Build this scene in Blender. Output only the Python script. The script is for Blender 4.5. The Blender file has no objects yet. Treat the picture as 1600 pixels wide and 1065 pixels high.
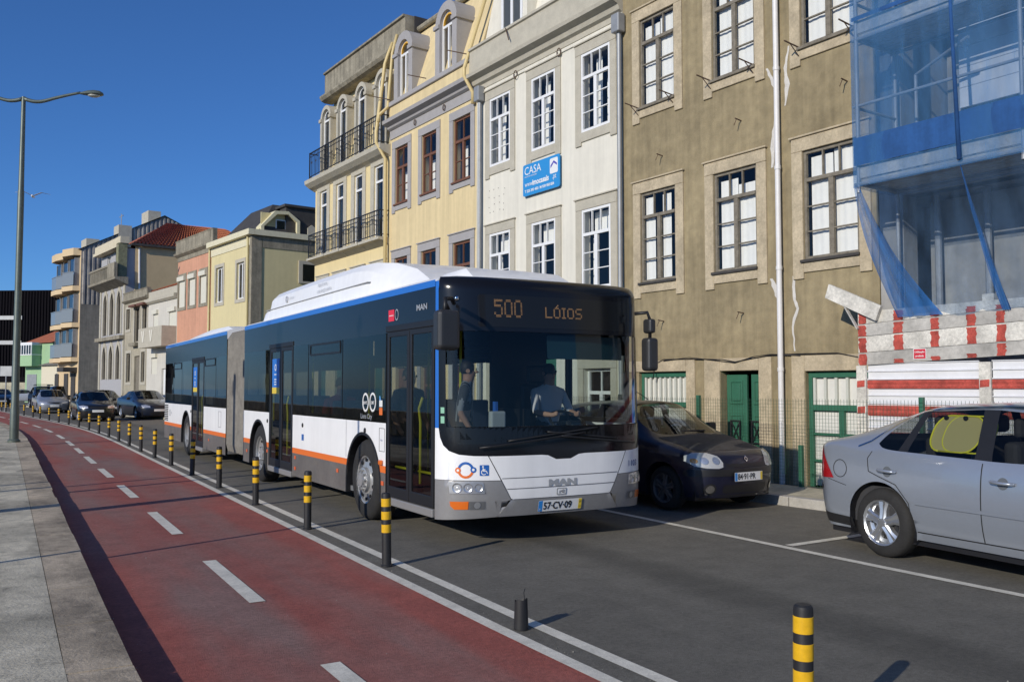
import bpy, bmesh, math, random
from mathutils import Vector, Matrix
from mathutils.bvhtree import BVHTree
random.seed(7)
R = math.radians
scene = bpy.context.scene
col = scene.collection

# ------------------------------------------------------------------ camera, sky, sun, exposure
cam_d = bpy.data.cameras.new('camera')
cam = bpy.data.objects.new('camera', cam_d); col.objects.link(cam)
cam.location = (0, 0, 1.6)
cam.rotation_euler = (R(90) + math.atan(72.5 / 1400), 0, 0)
cam_d.sensor_width = 36; cam_d.lens = 36 * 1400 / 1600
cam_d.clip_start = 0.05; cam_d.clip_end = 8000
scene.camera = cam

SUN_AZ = math.atan2(-0.597, -0.80)          # direction towards the sun, clockwise from +Y
SUN_EL = R(21)
world = bpy.data.worlds.new('World'); scene.world = world; world.use_nodes = True
wn = world.node_tree
sky = wn.nodes.new('ShaderNodeTexSky'); sky.sky_type = 'NISHITA'; sky.sun_disc = False
sky.sun_elevation = SUN_EL; sky.sun_rotation = SUN_AZ % (2 * math.pi)
sky.altitude = 0; sky.air_density = 0.8; sky.dust_density = 0.3; sky.ozone_density = 10
wn.links.new(sky.outputs[0], wn.nodes['Background'].inputs[0])
wn.nodes['Background'].inputs[1].default_value = 0.128
sun_d = bpy.data.lights.new('sun', 'SUN'); sun_d.energy = 3.45; sun_d.angle = R(0.53); sun_d.color = (1.0, 0.93, 0.81)
sun = bpy.data.objects.new('sun', sun_d); col.objects.link(sun)
ldir = Vector((0.597 * math.cos(SUN_EL), 0.80 * math.cos(SUN_EL), -math.sin(SUN_EL)))
sun.rotation_euler = ldir.to_track_quat('-Z', 'Y').to_euler()
scene.view_settings.view_transform = 'Standard'; scene.view_settings.look = 'None'
scene.view_settings.exposure = 0.0; scene.view_settings.gamma = 1
scene.cycles.max_bounces = 8; scene.cycles.transparent_max_bounces = 16
scene.cycles.caustics_reflective = False; scene.cycles.caustics_refractive = False

# ------------------------------------------------------------------ materials
def M(name, c, rough=.6, metal=0, var=0, scale=6, bump=0, bscale=60, spec=.5, coat=0, emis=0, streak=0, spot=0):
    m = bpy.data.materials.new(name); m.use_nodes = True
    nt = m.node_tree; N = nt.nodes; L = nt.links; p = N['Principled BSDF']
    p.inputs['Base Color'].default_value = (*c, 1); p.inputs['Roughness'].default_value = rough
    p.inputs['Metallic'].default_value = metal; p.inputs['Specular IOR Level'].default_value = spec
    if coat:
        p.inputs['Coat Weight'].default_value = coat; p.inputs['Coat Roughness'].default_value = .03
    if emis:
        p.inputs['Emission Color'].default_value = (*c, 1); p.inputs['Emission Strength'].default_value = emis
    if var or bump or streak or spot:
        tc = N.new('ShaderNodeTexCoord')
        def noise(sc, det=6, stretch=None, rgh=.6):
            n = N.new('ShaderNodeTexNoise'); n.inputs['Scale'].default_value = sc
            n.inputs['Detail'].default_value = det; n.inputs['Roughness'].default_value = rgh
            if stretch:
                mp = N.new('ShaderNodeMapping'); mp.inputs['Scale'].default_value = stretch
                L.new(tc.outputs['Object'], mp.inputs[0]); L.new(mp.outputs[0], n.inputs['Vector'])
            else: L.new(tc.outputs['Object'], n.inputs['Vector'])
            return n.outputs['Fac']
        def mult(prev, fac, lo, hi, a=.3, b=.7):
            mr = N.new('ShaderNodeMapRange'); L.new(fac, mr.inputs['Value'])
            for k, v in zip(('From Min', 'From Max', 'To Min', 'To Max'), (a, b, lo, hi)): mr.inputs[k].default_value = v
            mx = N.new('ShaderNodeMix'); mx.data_type = 'RGBA'; mx.blend_type = 'MULTIPLY'; mx.inputs['Factor'].default_value = 1
            if prev is None: mx.inputs['A'].default_value = (*c, 1)
            else: L.new(prev, mx.inputs['A'])
            L.new(mr.outputs[0], mx.inputs['B']); return mx.outputs['Result']
        out = None
        if var:
            out = mult(out, noise(scale), 1 - var, 1 + var)
            out = mult(out, noise(scale * 7, 4), 1 - var * .6, 1 + var * .6)
        if streak: out = mult(out, noise(3, 5, (2.2, 2.2, .12)), 1 - streak, 1 + streak * .5)
        if spot: out = mult(out, noise(150, 2), 1 - spot, 1 + spot)
        if out is not None:
            L.new(out, p.inputs['Base Color'])
            if emis: L.new(out, p.inputs['Emission Color'])
        if bump:
            b = N.new('ShaderNodeBump'); b.inputs['Strength'].default_value = bump; b.inputs['Distance'].default_value = .01
            L.new(noise(bscale, 5), b.inputs['Height']); L.new(b.outputs[0], p.inputs['Normal'])
    return m

def GLASS(name, tint, ior=1.5, rough=0.0, gcol=(1, 1, 1), wave=0):
    m = bpy.data.materials.new(name); m.use_nodes = True
    nt = m.node_tree; N = nt.nodes; L = nt.links; N.remove(N['Principled BSDF'])
    t = N.new('ShaderNodeBsdfTransparent'); t.inputs[0].default_value = (*tint, 1)
    g = N.new('ShaderNodeBsdfGlossy'); g.inputs['Roughness'].default_value = rough; g.inputs['Color'].default_value = (*gcol, 1)
    f = N.new('ShaderNodeFresnel')
    ge = N.new('ShaderNodeNewGeometry'); mr = N.new('ShaderNodeMapRange'); mr.inputs['To Min'].default_value = ior; mr.inputs['To Max'].default_value = 1 / ior   # thin pane: same reflectance from both faces
    L.new(ge.outputs['Backfacing'], mr.inputs['Value']); L.new(mr.outputs[0], f.inputs[0])
    x = N.new('ShaderNodeMixShader'); L.new(f.outputs[0], x.inputs[0]); L.new(t.outputs[0], x.inputs[1]); L.new(g.outputs[0], x.inputs[2])
    if wave:
        tc = N.new('ShaderNodeTexCoord'); n = N.new('ShaderNodeTexNoise'); n.inputs['Scale'].default_value = 2.2; n.inputs['Detail'].default_value = 1
        L.new(tc.outputs['Object'], n.inputs['Vector'])
        b = N.new('ShaderNodeBump'); b.inputs['Strength'].default_value = wave; b.inputs['Distance'].default_value = .02
        L.new(n.outputs['Fac'], b.inputs['Height']); L.new(b.outputs[0], g.inputs['Normal'])
    L.new(x.outputs[0], N['Material Output'].inputs[0]); return m

m = {}
m['asphalt_far'] = M('ground_asphalt', (.12, .113, .10), .9, var=.15, scale=.4, spot=.2)
m['concrete'] = M('pavement_concrete', (.44, .40, .29), .9, var=.34, scale=1.3, bump=.5, bscale=40, spot=.18)
m['kerb'] = M('kerb_granite', (.34, .28, .195), .9, var=.34, scale=3, bump=.6, bscale=35, spot=.25)
m['kerbR'] = M('kerb_pale', (.40, .38, .34), .9, var=.15, scale=3, bump=.4, spot=.2)
m['line'] = M('line_paint', (.72, .68, .57), .8, var=.16, scale=6, spot=.16, bump=.2)
m['black_rubber'] = M('black_rubber', (.018, .018, .019), .55, var=.15, scale=20)
m['tyre'] = M('tyre_rubber', (.022, .021, .02), .85, var=.25, scale=8, bump=.3)
m['amber'] = M('amber_reflector', (.74, .43, .015), .35, var=.08, scale=40)
m['lamp_metal'] = M('green_grey_steel', (.12, .145, .125), .45, .3, var=.12, scale=4)
m['stone_w'] = M('pale_granite', (.47, .435, .35), .85, var=.09, scale=4, bump=.3, spot=.14)
m['stone_b'] = M('ochre_granite', (.47, .39, .265), .88, var=.22, scale=3, bump=.4, spot=.18)
m['stone_g'] = M('painted_grey_stone', (.36, .345, .34), .8, var=.06, scale=4, spot=.06)
m['stone_d'] = M('weathered_cement', (.29, .26, .195), .9, var=.25, scale=2.2, streak=.35, spot=.15)
m['brown_wall'] = M('brown_render', (.31, .25, .145), .95, var=.25, scale=.8, streak=.20, bump=.8, bscale=70, spot=.22)
m['white_wall'] = M('white_render', (.73, .695, .595), .9, var=.045, scale=.9, streak=.09, bump=.15, bscale=50)
m['yellow_wall'] = M('yellow_render', (.70, .565, .32), .9, var=.06, scale=.8, streak=.13, bump=.15)
m['yellow_wall2'] = M('pale_yellow_render', (.73, .60, .33), .9, var=.05, scale=.8, streak=.05, bump=.15)
m['cream_yellow'] = M('butter_render', (.66, .575, .32), .9, var=.05, scale=.5, streak=.05)
m['pink_wall'] = M('pink_render', (.60, .31, .20), .9, var=.09, scale=.6, streak=.12)
m['tan_wall'] = M('tan_render', (.58, .44, .25), .9, var=.07, scale=.5)
m['grey_tile'] = M('grey_tiles', (.42, .41, .41), .6, var=.06, scale=5)
m['cement'] = M('bare_cement', (.27, .25, .21), .95, var=.25, scale=.5, streak=.2)
m['white_paint'] = M('white_gloss_paint', (.80, .80, .79), .4, var=.03)
m['old_wood'] = M('weathered_grey_wood', (.20, .175, .135), .85, var=.3, scale=9)
m['brown_wood'] = M('red_brown_wood', (.165, .07, .04), .6, var=.15, scale=8)
m['green_wood'] = M('green_paint', (.035, .14, .085), .5, var=.12, scale=4)
m['green_wire'] = M('green_wire', (.03, .085, .05), .5)
m['curtain'] = M('white_curtain', (.84, .83, .80), .9, var=.03, scale=8)
m['dark'] = M('room_shade_dark', (.02, .02, .022), .9)  # near-black colour stands in for the shade inside rooms
m['iron'] = M('wrought_iron', (.03, .03, .032), .5, .3)
m['rust'] = M('rusty_iron', (.10, .06, .04), .8, var=.3)
m['tile'] = M('terracotta_tile', (.42, .125, .055), .85, var=.22, scale=3, spot=.2)
m['zinc'] = M('zinc_pipe', (.33, .34, .345), .5, .3, var=.1, scale=3)
m['pipe_w'] = M('white_plastic_pipe', (.74, .72, .70), .45, var=.04)
m['slate'] = M('dark_slate', (.055, .05, .045), .7, var=.2, scale=3)
m['pane'] = GLASS('window_glass', (.96, .97, .96), 1.45, wave=.12)
m['pane_dark'] = GLASS('far_window_glass', (.35, .37, .38), 1.6)
m['plaster_patch'] = M('plaster_repair', (.62, .59, .54), .95, var=.12, scale=9)
m['concrete_wall'] = M('raw_concrete', (.36, .35, .33), .95, var=.2, scale=.8, streak=.12)
m['steel'] = M('galvanised_tube', (.34, .35, .36), .6, .2, var=.15)
m['plank'] = M('whitewashed_plank', (.64, .61, .54), .9, var=.30, scale=3.5, spot=.15)
m['plank_g'] = M('grey_plank', (.44, .42, .38), .9, var=.25, scale=2.5, spot=.12)
m['red_paint'] = M('flaking_red_paint', (.42, .07, .05), .85, var=.42, scale=7)
m['sheet_w'] = M('white_corrugated_sheet', (.74, .74, .75), .5, var=.05, scale=2)
m['blue_sign'] = M('blue_sign', (.03, .27, .62), .5)
m['black_p'] = M('black_plastic', (.016, .016, .017), .45, var=.1)
m['chrome'] = M('chrome', (.75, .75, .76), .12, 1)
m['interior'] = M('car_interior', (.04, .04, .043), .85, var=.1)
m['lamp_glass'] = GLASS('lamp_lens', (.86, .87, .88), 1.5)
m['reflector'] = M('lamp_reflector', (.78, .78, .78), .32, .75)
m['plate_w'] = M('plate_white', (.78, .78, .76), .45)
m['plate_b'] = M('plate_blue', (.03, .25, .66), .45)
m['plate_y'] = M('plate_yellow', (.75, .55, .05), .45)
m['ink'] = M('black_ink', (.012, .012, .014), .5)
m['alloy'] = M('alloy_wheel', (.62, .63, .64), .3, .85, var=.04)
m['orange'] = M('orange_paint', (.78, .17, .025), .4)
m['skin'] = M('skin', (.45, .26, .18), .6)
m['hair'] = M('dark_hair', (.02, .015, .012), .6)

def net_mat(name, lo, hi, c):
    a = bpy.data.materials.new(name); a.use_nodes = True
    nt = a.node_tree; N = nt.nodes; L = nt.links; N.remove(N['Principled BSDF'])
    d = N.new('ShaderNodeBsdfDiffuse'); d.inputs[0].default_value = (*c, 1)
    tl = N.new('ShaderNodeBsdfTranslucent'); tl.inputs[0].default_value = (*c, 1)
    t = N.new('ShaderNodeBsdfTransparent'); t.inputs[0].default_value = (.84, .89, .95, 1)
    x1 = N.new('ShaderNodeMixShader'); x1.inputs[0].default_value = .35
    L.new(d.outputs[0], x1.inputs[1]); L.new(tl.outputs[0], x1.inputs[2])
    x = N.new('ShaderNodeMixShader')
    tc = N.new('ShaderNodeTexCoord'); n = N.new('ShaderNodeTexNoise'); n.inputs['Scale'].default_value = 2.5; n.inputs['Detail'].default_value = 5
    mp = N.new('ShaderNodeMapping'); mp.inputs['Scale'].default_value = (2.6, 2.6, .45); mp.inputs['Rotation'].default_value = (0, .22, 0); L.new(tc.outputs['Object'], mp.inputs[0]); L.new(mp.outputs[0], n.inputs['Vector'])  # stretched noise in the opacity imitates the shading of folds
    mr = N.new('ShaderNodeMapRange'); L.new(n.outputs['Fac'], mr.inputs['Value'])
    for k, v in zip(('From Min', 'From Max', 'To Min', 'To Max'), (.3, .7, lo, hi)): mr.inputs[k].default_value = v
    L.new(mr.outputs[0], x.inputs[0]); L.new(t.outputs[0], x.inputs[1]); L.new(x1.outputs[0], x.inputs[2])
    L.new(x.outputs[0], N['Material Output'].inputs[0]); return a
m['net'] = net_mat('blue_scaffold_net', .26, .50, (.11, .30, .60))
m['net_thin'] = net_mat('loose_blue_net', .12, .30, (.14, .25, .42))
m['net_fold'] = net_mat('gathered_blue_net', .38, .80, (.06, .22, .56))
m['net_solid'] = M('blue_mesh_doubled', (.02, .085, .25), .95, var=.16, scale=2.5, streak=.2)

def road_mat(name, base, kind):
    a = M(name, base, .88, var=.10 if kind == 'road' else .11, scale=.7, bump=.5, bscale=130, spot=.3 if kind == 'road' else .16)
    N = a.node_tree.nodes; L = a.node_tree.links; p = N['Principled BSDF']
    src = p.inputs['Base Color'].links[0].from_socket
    tc = N.new('ShaderNodeTexCoord')
    sep = N.new('ShaderNodeSeparateXYZ'); L.new(tc.outputs['Object'], sep.inputs[0])
    nz = N.new('ShaderNodeTexNoise'); nz.inputs['Scale'].default_value = .9; nz.inputs['Detail'].default_value = 6
    mp = N.new('ShaderNodeMapping'); mp.inputs['Scale'].default_value = (1.6, .25, 1)
    L.new(tc.outputs['Object'], mp.inputs[0]); L.new(mp.outputs[0], nz.inputs['Vector'])
    if kind == 'road':      # oily strip worn along the middle of the lane
        ad = N.new('ShaderNodeMath'); ad.operation = 'MULTIPLY_ADD'; L.new(nz.outputs['Fac'], ad.inputs[0]); ad.inputs[1].default_value = .5
        L.new(sep.outputs['X'], ad.inputs[2])
        su = N.new('ShaderNodeMath'); su.operation = 'SUBTRACT'; L.new(ad.outputs[0], su.inputs[0]); su.inputs[1].default_value = 5.22
        ab = N.new('ShaderNodeMath'); ab.operation = 'ABSOLUTE'; L.new(su.outputs[0], ab.inputs[0])
        mr = N.new('ShaderNodeMapRange'); mr.interpolation_type = 'SMOOTHSTEP'; L.new(ab.outputs[0], mr.inputs['Value'])
        for k, v in zip(('From Min', 'From Max', 'To Min', 'To Max'), (.05, .42, .66, 1)): mr.inputs[k].default_value = v
    else:                   # red coating worn grey where wheels run, still bright along the edges
        su = N.new('ShaderNodeMath'); su.operation = 'SUBTRACT'; L.new(sep.outputs['X'], su.inputs[0]); su.inputs[1].default_value = 1.75
        ab = N.new('ShaderNodeMath'); ab.operation = 'ABSOLUTE'; L.new(su.outputs[0], ab.inputs[0])
        m1 = N.new('ShaderNodeMapRange'); m1.interpolation_type = 'SMOOTHSTEP'; L.new(ab.outputs[0], m1.inputs['Value'])
        for k, v in zip(('From Min', 'From Max', 'To Min', 'To Max'), (.35, 1.15, .30, -.25)): m1.inputs[k].default_value = v
        m2 = N.new('ShaderNodeMapRange'); L.new(nz.outputs['Fac'], m2.inputs['Value'])
        for k, v in zip(('From Min', 'From Max', 'To Min', 'To Max'), (.36, .64, -.25, .75)): m2.inputs[k].default_value = v
        su2 = N.new('ShaderNodeMath'); su2.operation = 'ADD'; su2.use_clamp = True; L.new(m1.outputs[0], su2.inputs[0]); L.new(m2.outputs[0], su2.inputs[1])
        gx = N.new('ShaderNodeMix'); gx.data_type = 'RGBA'; L.new(su2.outputs[0], gx.inputs['Factor']); L.new(src, gx.inputs['A']); gx.inputs['B'].default_value = (.25, .145, .12, 1); src = gx.outputs['Result']
        mr = N.new('ShaderNodeMapRange'); L.new(nz.outputs['Fac'], mr.inputs['Value'])
        for k, v in zip(('From Min', 'From Max', 'To Min', 'To Max'), (.35, .65, .90, 1.06)): mr.inputs[k].default_value = v
    # coarse aggregate and scuffs large enough to read at a few metres
    for sc, lo, hi, fa, fb in ((28, .80, 1.18, .34, .66), (3.2, .88, 1.10, .36, .62)):
        n3 = N.new('ShaderNodeTexNoise'); n3.inputs['Scale'].default_value = sc; n3.inputs['Detail'].default_value = 5; n3.inputs['Roughness'].default_value = .7; L.new(tc.outputs['Object'], n3.inputs['Vector'])
        r3 = N.new('ShaderNodeMapRange'); L.new(n3.outputs['Fac'], r3.inputs['Value'])
        for k, v in zip(('From Min', 'From Max', 'To Min', 'To Max'), (fa, fb, lo, hi)): r3.inputs[k].default_value = v
        x3 = N.new('ShaderNodeMix'); x3.data_type = 'RGBA'; x3.blend_type = 'MULTIPLY'; x3.inputs['Factor'].default_value = 1
        L.new(src, x3.inputs['A']); L.new(r3.outputs[0], x3.inputs['B']); src = x3.outputs['Result']
    mx = N.new('ShaderNodeMix'); mx.data_type = 'RGBA'; mx.blend_type = 'MULTIPLY'; mx.inputs['Factor'].default_value = 1
    L.new(src, mx.inputs['A']); L.new(mr.outputs[0], mx.inputs['B']); L.new(mx.outputs['Result'], p.inputs['Base Color'])
    return a
m['asphalt'] = road_mat('asphalt', (.150, .139, .113), 'road')
m['red_path'] = road_mat('red_coating', (.36, .098, .072), 'path')

def stained(name, c):
    a = M(name, c, .92, var=.22, scale=1.1, bump=.7, bscale=45, spot=.22)
    N = a.node_tree.nodes; L = a.node_tree.links; p = N['Principled BSDF']; src = p.inputs['Base Color'].links[0].from_socket
    tc = N.new('ShaderNodeTexCoord')
    for sc, lo, hi, fa, fb, st in ((.55, .62, 1.12, .40, .56, (1, .6, 1)), (1.9, .70, 1.06, .36, .50, (1.3, .5, 1)), (7.0, .75, 1.05, .34, .46, (1, 1, 1))):
        mp = N.new('ShaderNodeMapping'); mp.inputs['Scale'].default_value = st; L.new(tc.outputs['Object'], mp.inputs[0])
        n = N.new('ShaderNodeTexNoise'); n.inputs['Scale'].default_value = sc; n.inputs['Detail'].default_value = 8; n.inputs['Roughness'].default_value = .65; L.new(mp.outputs[0], n.inputs['Vector'])
        mr = N.new('ShaderNodeMapRange'); L.new(n.outputs['Fac'], mr.inputs['Value'])
        for k, v in zip(('From Min', 'From Max', 'To Min', 'To Max'), (fa, fb, lo, hi)): mr.inputs[k].default_value = v
        mx = N.new('ShaderNodeMix'); mx.data_type = 'RGBA'; mx.blend_type = 'MULTIPLY'; mx.inputs['Factor'].default_value = 1
        L.new(src, mx.inputs['A']); L.new(mr.outputs[0], mx.inputs['B']); src = mx.outputs['Result']
    L.new(src, p.inputs['Base Color']); return a
m['footway'] = stained('stained_footway_concrete', (.50, .455, .345))
m['kerb'] = stained('stained_kerb_granite', (.43, .355, .255))
def paint(name, c, flake=.0, rough=.32):
    return M(name, c, rough, flake, var=.03, scale=3, coat=.7)

# ------------------------------------------------------------------ mesh helpers
class MB:
    def __init__(s): s.v = []; s.f = []
    def add(s, vs, fs):
        b = len(s.v); s.v += [tuple(p) for p in vs]; s.f += [tuple(b + i for i in f) for f in fs]; return s
    def box(s, x0, x1, y0, y1, z0, z1):
        return s.add([(x, y, z) for z in (z0, z1) for y in (y0, y1) for x in (x0, x1)],
                     [(0, 2, 3, 1), (4, 5, 7, 6), (0, 1, 5, 4), (2, 6, 7, 3), (0, 4, 6, 2), (1, 3, 7, 5)])
    def bar(s, p, q, w, h=None, up=(0, 0, 1)):
        p, q = Vector(p), Vector(q); h = h or w; d = (q - p).normalized(); u = Vector(up)
        if abs(d.dot(u)) > .95: u = Vector((0, 1, 0))
        a = d.cross(u).normalized() * w / 2; b = a.cross(d).normalized() * h / 2
        vs = [o + i * a + j * b for o in (p, q) for i, j in ((-1, -1), (1, -1), (1, 1), (-1, 1))]
        return s.add(vs, [(0, 1, 2, 3), (7, 6, 5, 4), (0, 4, 5, 1), (1, 5, 6, 2), (2, 6, 7, 3), (3, 7, 4, 0)])
    def tube(s, path, r, n=8, caps=True):
        P = [Vector(p) for p in path]; rs = r if isinstance(r, (list, tuple)) else [r] * len(P)
        vs = []; u = None
        for i, p in enumerate(P):
            d = (P[min(i + 1, len(P) - 1)] - P[max(i - 1, 0)]).normalized()
            if u is None: u = Vector((0, 0, 1)) if abs(d.z) < .9 else Vector((0, 1, 0))
            a = d.cross(u).normalized(); b = a.cross(d).normalized(); u = b
            vs += [p + rs[i] * (math.cos(t) * a + math.sin(t) * b) for t in [2 * math.pi * k / n for k in range(n)]]
        fs = [(i * n + k, i * n + (k + 1) % n, (i + 1) * n + (k + 1) % n, (i + 1) * n + k) for i in range(len(P) - 1) for k in range(n)]
        if caps: fs += [tuple(range(n - 1, -1, -1)), tuple((len(P) - 1) * n + k for k in range(n))]
        return s.add(vs, fs)
    def lathe(s, prof, o=(0, 0, 0), ax='z', n=24, caps=True):
        vs = []
        for r, h in prof:
            for k in range(n):
                a = 2 * math.pi * k / n; c, d = r * math.cos(a), r * math.sin(a)
                p = {'z': (c, d, h), 'x': (h, c, d), 'y': (d, h, c)}[ax]
                vs.append(tuple(o[i] + p[i] for i in range(3)))
        fs = [(i * n + k, i * n + (k + 1) % n, (i + 1) * n + (k + 1) % n, (i + 1) * n + k) for i in range(len(prof) - 1) for k in range(n)]
        if caps and prof[0][0] > 1e-5: fs.append(tuple(range(n - 1, -1, -1)))
        if caps and prof[-1][0] > 1e-5: fs.append(tuple((len(prof) - 1) * n + k for k in range(n)))
        return s.add(vs, fs)
    def prism(s, poly, a0, a1, plane='xz'):
        f = {'xz': lambda u, w, t: (u, t, w), 'yz': lambda u, w, t: (t, u, w), 'xy': lambda u, w, t: (u, w, t)}[plane]
        n = len(poly)
        vs = [f(u, w, a0) for u, w in poly] + [f(u, w, a1) for u, w in poly]
        return s.add(vs, [tuple(range(n)), tuple(range(2 * n - 1, n - 1, -1))] + [(i, n + i, n + (i + 1) % n, (i + 1) % n) for i in range(n)])
    def ring(s, outer, inner, a0, a1, plane='xz', closed=True):
        f = {'xz': lambda u, w, t: (u, t, w), 'yz': lambda u, w, t: (t, u, w)}[plane]; n = len(outer)
        vs = [f(u, w, t) for t in (a0, a1) for pl in (outer, inner) for u, w in pl]
        fs = []
        for i in range(n if closed else n - 1):
            j = (i + 1) % n
            fs += [(i, j, n + j, n + i), (2 * n + i, 3 * n + i, 3 * n + j, 2 * n + j), (i, 2 * n + i, 2 * n + j, j), (n + i, n + j, 3 * n + j, 3 * n + i)]
        if not closed:
            for i in (0, n - 1): fs.append((i, n + i, 3 * n + i, 2 * n + i))
        return s.add(vs, fs)
    def quad(s, *p): return s.add(p, [tuple(range(len(p)))])
    def mesh(s, name):
        me = bpy.data.meshes.new(name); me.from_pydata(s.v, [], s.f); me.validate(); return me
    def build(s, name, mat, parent=None, smooth=False, bevel=0, seg=2, label=None, kind=None, recalc=True):
        me = s.mesh(name)
        if recalc:
            bm = bmesh.new(); bm.from_mesh(me); bmesh.ops.recalc_face_normals(bm, faces=bm.faces); bm.to_mesh(me); bm.free()
        return link(name, me, mat, parent, smooth, bevel, seg, label, kind)

def link(name, me, mat, parent=None, smooth=False, bevel=0, seg=2, label=None, kind=None):
    o = bpy.data.objects.new(name, me); col.objects.link(o); o.parent = parent
    if mat is not None and not me.materials: me.materials.append(mat)
    if smooth:
        me.polygons.foreach_set('use_smooth', [True] * len(me.polygons))
        if smooth == 'auto':
            try: me.set_sharp_from_angle(angle=R(35))
            except Exception: pass
    if bevel:
        b = o.modifiers.new('bevel', 'BEVEL'); b.width = bevel; b.segments = seg; b.limit_method = 'ANGLE'; b.angle_limit = R(40)
    if label: o['label'] = label
    if kind: o['kind'] = kind
    return o

def thing(name, label, cat, loc=(0, 0, 0), rz=0, group=None):
    o = bpy.data.objects.new(name, None); col.objects.link(o); o.empty_display_size = .2
    o.location = loc; o.rotation_euler = (0, 0, rz); o['label'] = label; o['category'] = cat
    if group: o['group'] = group
    return o
def tag(o, label, cat, group=None):
    o['label'] = label; o['category'] = cat
    if group: o['group'] = group
    return o
def struct(o): o['kind'] = 'structure'; return o
def copy_tree(o, parent=None):
    c = o.copy(); col.objects.link(c); c.parent = parent
    for ch in list(o.children): copy_tree(ch, c)
    return c

def grid_poly(poly, step):
    """triangulated, evenly cut 2-D polygon -> verts, faces"""
    bm = bmesh.new(); vs = [bm.verts.new((u, w, 0)) for u, w in poly]; bm.faces.new(vs)
    bmesh.ops.triangulate(bm, faces=bm.faces[:])
    for ax in (0, 1):
        lo = min(p[ax] for p in poly); hi = max(p[ax] for p in poly); k = math.ceil(lo / step[ax] + 1e-6)
        while step[ax] and k * step[ax] < hi - 1e-6:
            no = [0, 0, 0]; no[ax] = 1; co = [0, 0, 0]; co[ax] = k * step[ax]
            bmesh.ops.bisect_plane(bm, geom=bm.verts[:] + bm.edges[:] + bm.faces[:], plane_co=co, plane_no=no); k += 1
    bm.verts.index_update()
    out = [v.co.xy[:] for v in bm.verts], [[v.index for v in f.verts] for f in bm.faces]
    bm.free(); return out

def text2d(s, size=1, bold=0, align='LEFT', sx=1):
    c = bpy.data.curves.new('t', 'FONT'); c.body = s; c.size = size; c.align_x = align; c.offset = bold; c.resolution_u = 3
    o = bpy.data.objects.new('t', c); col.objects.link(o)
    dg = bpy.context.evaluated_depsgraph_get(); e = o.evaluated_get(dg); me = e.to_mesh()
    vs = [(v.co.x * sx, v.co.y) for v in me.vertices]; fs = [list(p.vertices) for p in me.polygons]
    e.to_mesh_clear(); bpy.data.objects.remove(o); bpy.data.curves.remove(c); return vs, fs

def rrect(x0, x1, z0, z1, r, n=4):
    out = []
    for cx, cz, a in ((x1 - r, z0 + r, -90), (x1 - r, z1 - r, 0), (x0 + r, z1 - r, 90), (x0 + r, z0 + r, 180)):
        out += [(cx + r * math.cos(R(a + 90 * k / n)), cz + r * math.sin(R(a + 90 * k / n))) for k in range(n + 1)]
    return out
def circ(cx, cz, r, n=20, a0=0, a1=360):
    e = a1 - a0 == 360
    return [(cx + r * math.cos(R(a0 + (a1 - a0) * k / (n if e else n - 1))), cz + r * math.sin(R(a0 + (a1 - a0) * k / (n if e else n - 1)))) for k in range(n)]
# ------------------------------------------------------------------ ground, road, cycle path, pavements
ROAD_A = math.atan2(.49614, .86824)                   # road frame: local x across the road, local y along it (away)
RN = Vector((.86824, .49614)); RD = Vector((-.49614, .86824))
def to_road(p): v = Vector(p[:2]); return Vector((v.dot(RN), v.dot(RD)))
BOL = [(1.26, 3.96), (0.06, 6.01), (-1.12, 8.1), (-2.3, 10.2), (-3.5, 12.29), (-4.7, 14.45), (-5.85, 16.48), (-7.0, 18.49), (-8.13, 20.5), (-9.25, 22.42),
       (-10.4, 24.5), (-11.53, 26.51), (-12.86, 28.88), (-14.26, 31.28), (-15.71, 33.61), (-17.42, 36.31), (-19.0, 38.71), (-20.59, 40.92),
       (-22.26, 43.28), (-24.0, 45.75), (-25.75, 48.2), (-27.78, 51.13), (-29.6, 53.7), (-31.44, 56.23), (-33.0, 58.6), (-34.6, 60.9)]
ctrl = [to_road((1.26 + .49614 * k, 3.96 - .86824 * k)) for k in (40, 20, 10, 5)] + [to_road(p) for p in BOL]
last = ctrl[-1]; dirn = (ctrl[-1] - ctrl[-6]).normalized()
ctrl += [last + dirn * k for k in (6, 15, 30, 60)]
for _ in range(6):
    ctrl = [ctrl[0]] + [(ctrl[i - 1] + 2 * ctrl[i] + ctrl[i + 1]) / 4 if 6 < i < len(ctrl) - 3 else ctrl[i] for i in range(1, len(ctrl) - 1)] + [ctrl[-1]]
line = []
for a, b in zip(ctrl, ctrl[1:]):
    n = max(1, int((b - a).length / .5)); line += [a + (b - a) * k / n for k in range(n)]
line.append(ctrl[-1])
S = [0.0]
for a, b in zip(line, line[1:]): S.append(S[-1] + (b - a).length)
S0 = min(range(len(line)), key=lambda i: (line[i] - to_road((1.26, 3.96))).length); OFF = S[S0]
S = [s - OFF for s in S]                              # s = 0 at the nearest bollard
def at(s, o=0):
    i = 0
    lo, hi = 0, len(S) - 2
    while lo < hi:
        mid = (lo + hi + 1) // 2
        if S[mid] <= s: lo = mid
        else: hi = mid - 1
    i = lo; t = (s - S[i]) / (S[i + 1] - S[i]); p = line[i] + (line[i + 1] - line[i]) * t
    a = line[max(0, i - 3)]; b = line[min(len(line) - 1, i + 4)]; d = (b - a).normalized()
    return p + Vector((d.y, -d.x)) * o
def strip(mb, o1, o2, s0, s1, z, step=1.0, thick=0):
    n = max(1, int((s1 - s0) / step))
    for k in range(n):
        a, b = s0 + (s1 - s0) * k / n, s0 + (s1 - s0) * (k + 1) / n
        q = [at(a, o1), at(a, o2), at(b, o2), at(b, o1)]
        mb.quad(*[(p.x, p.y, z) for p in q])
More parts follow.
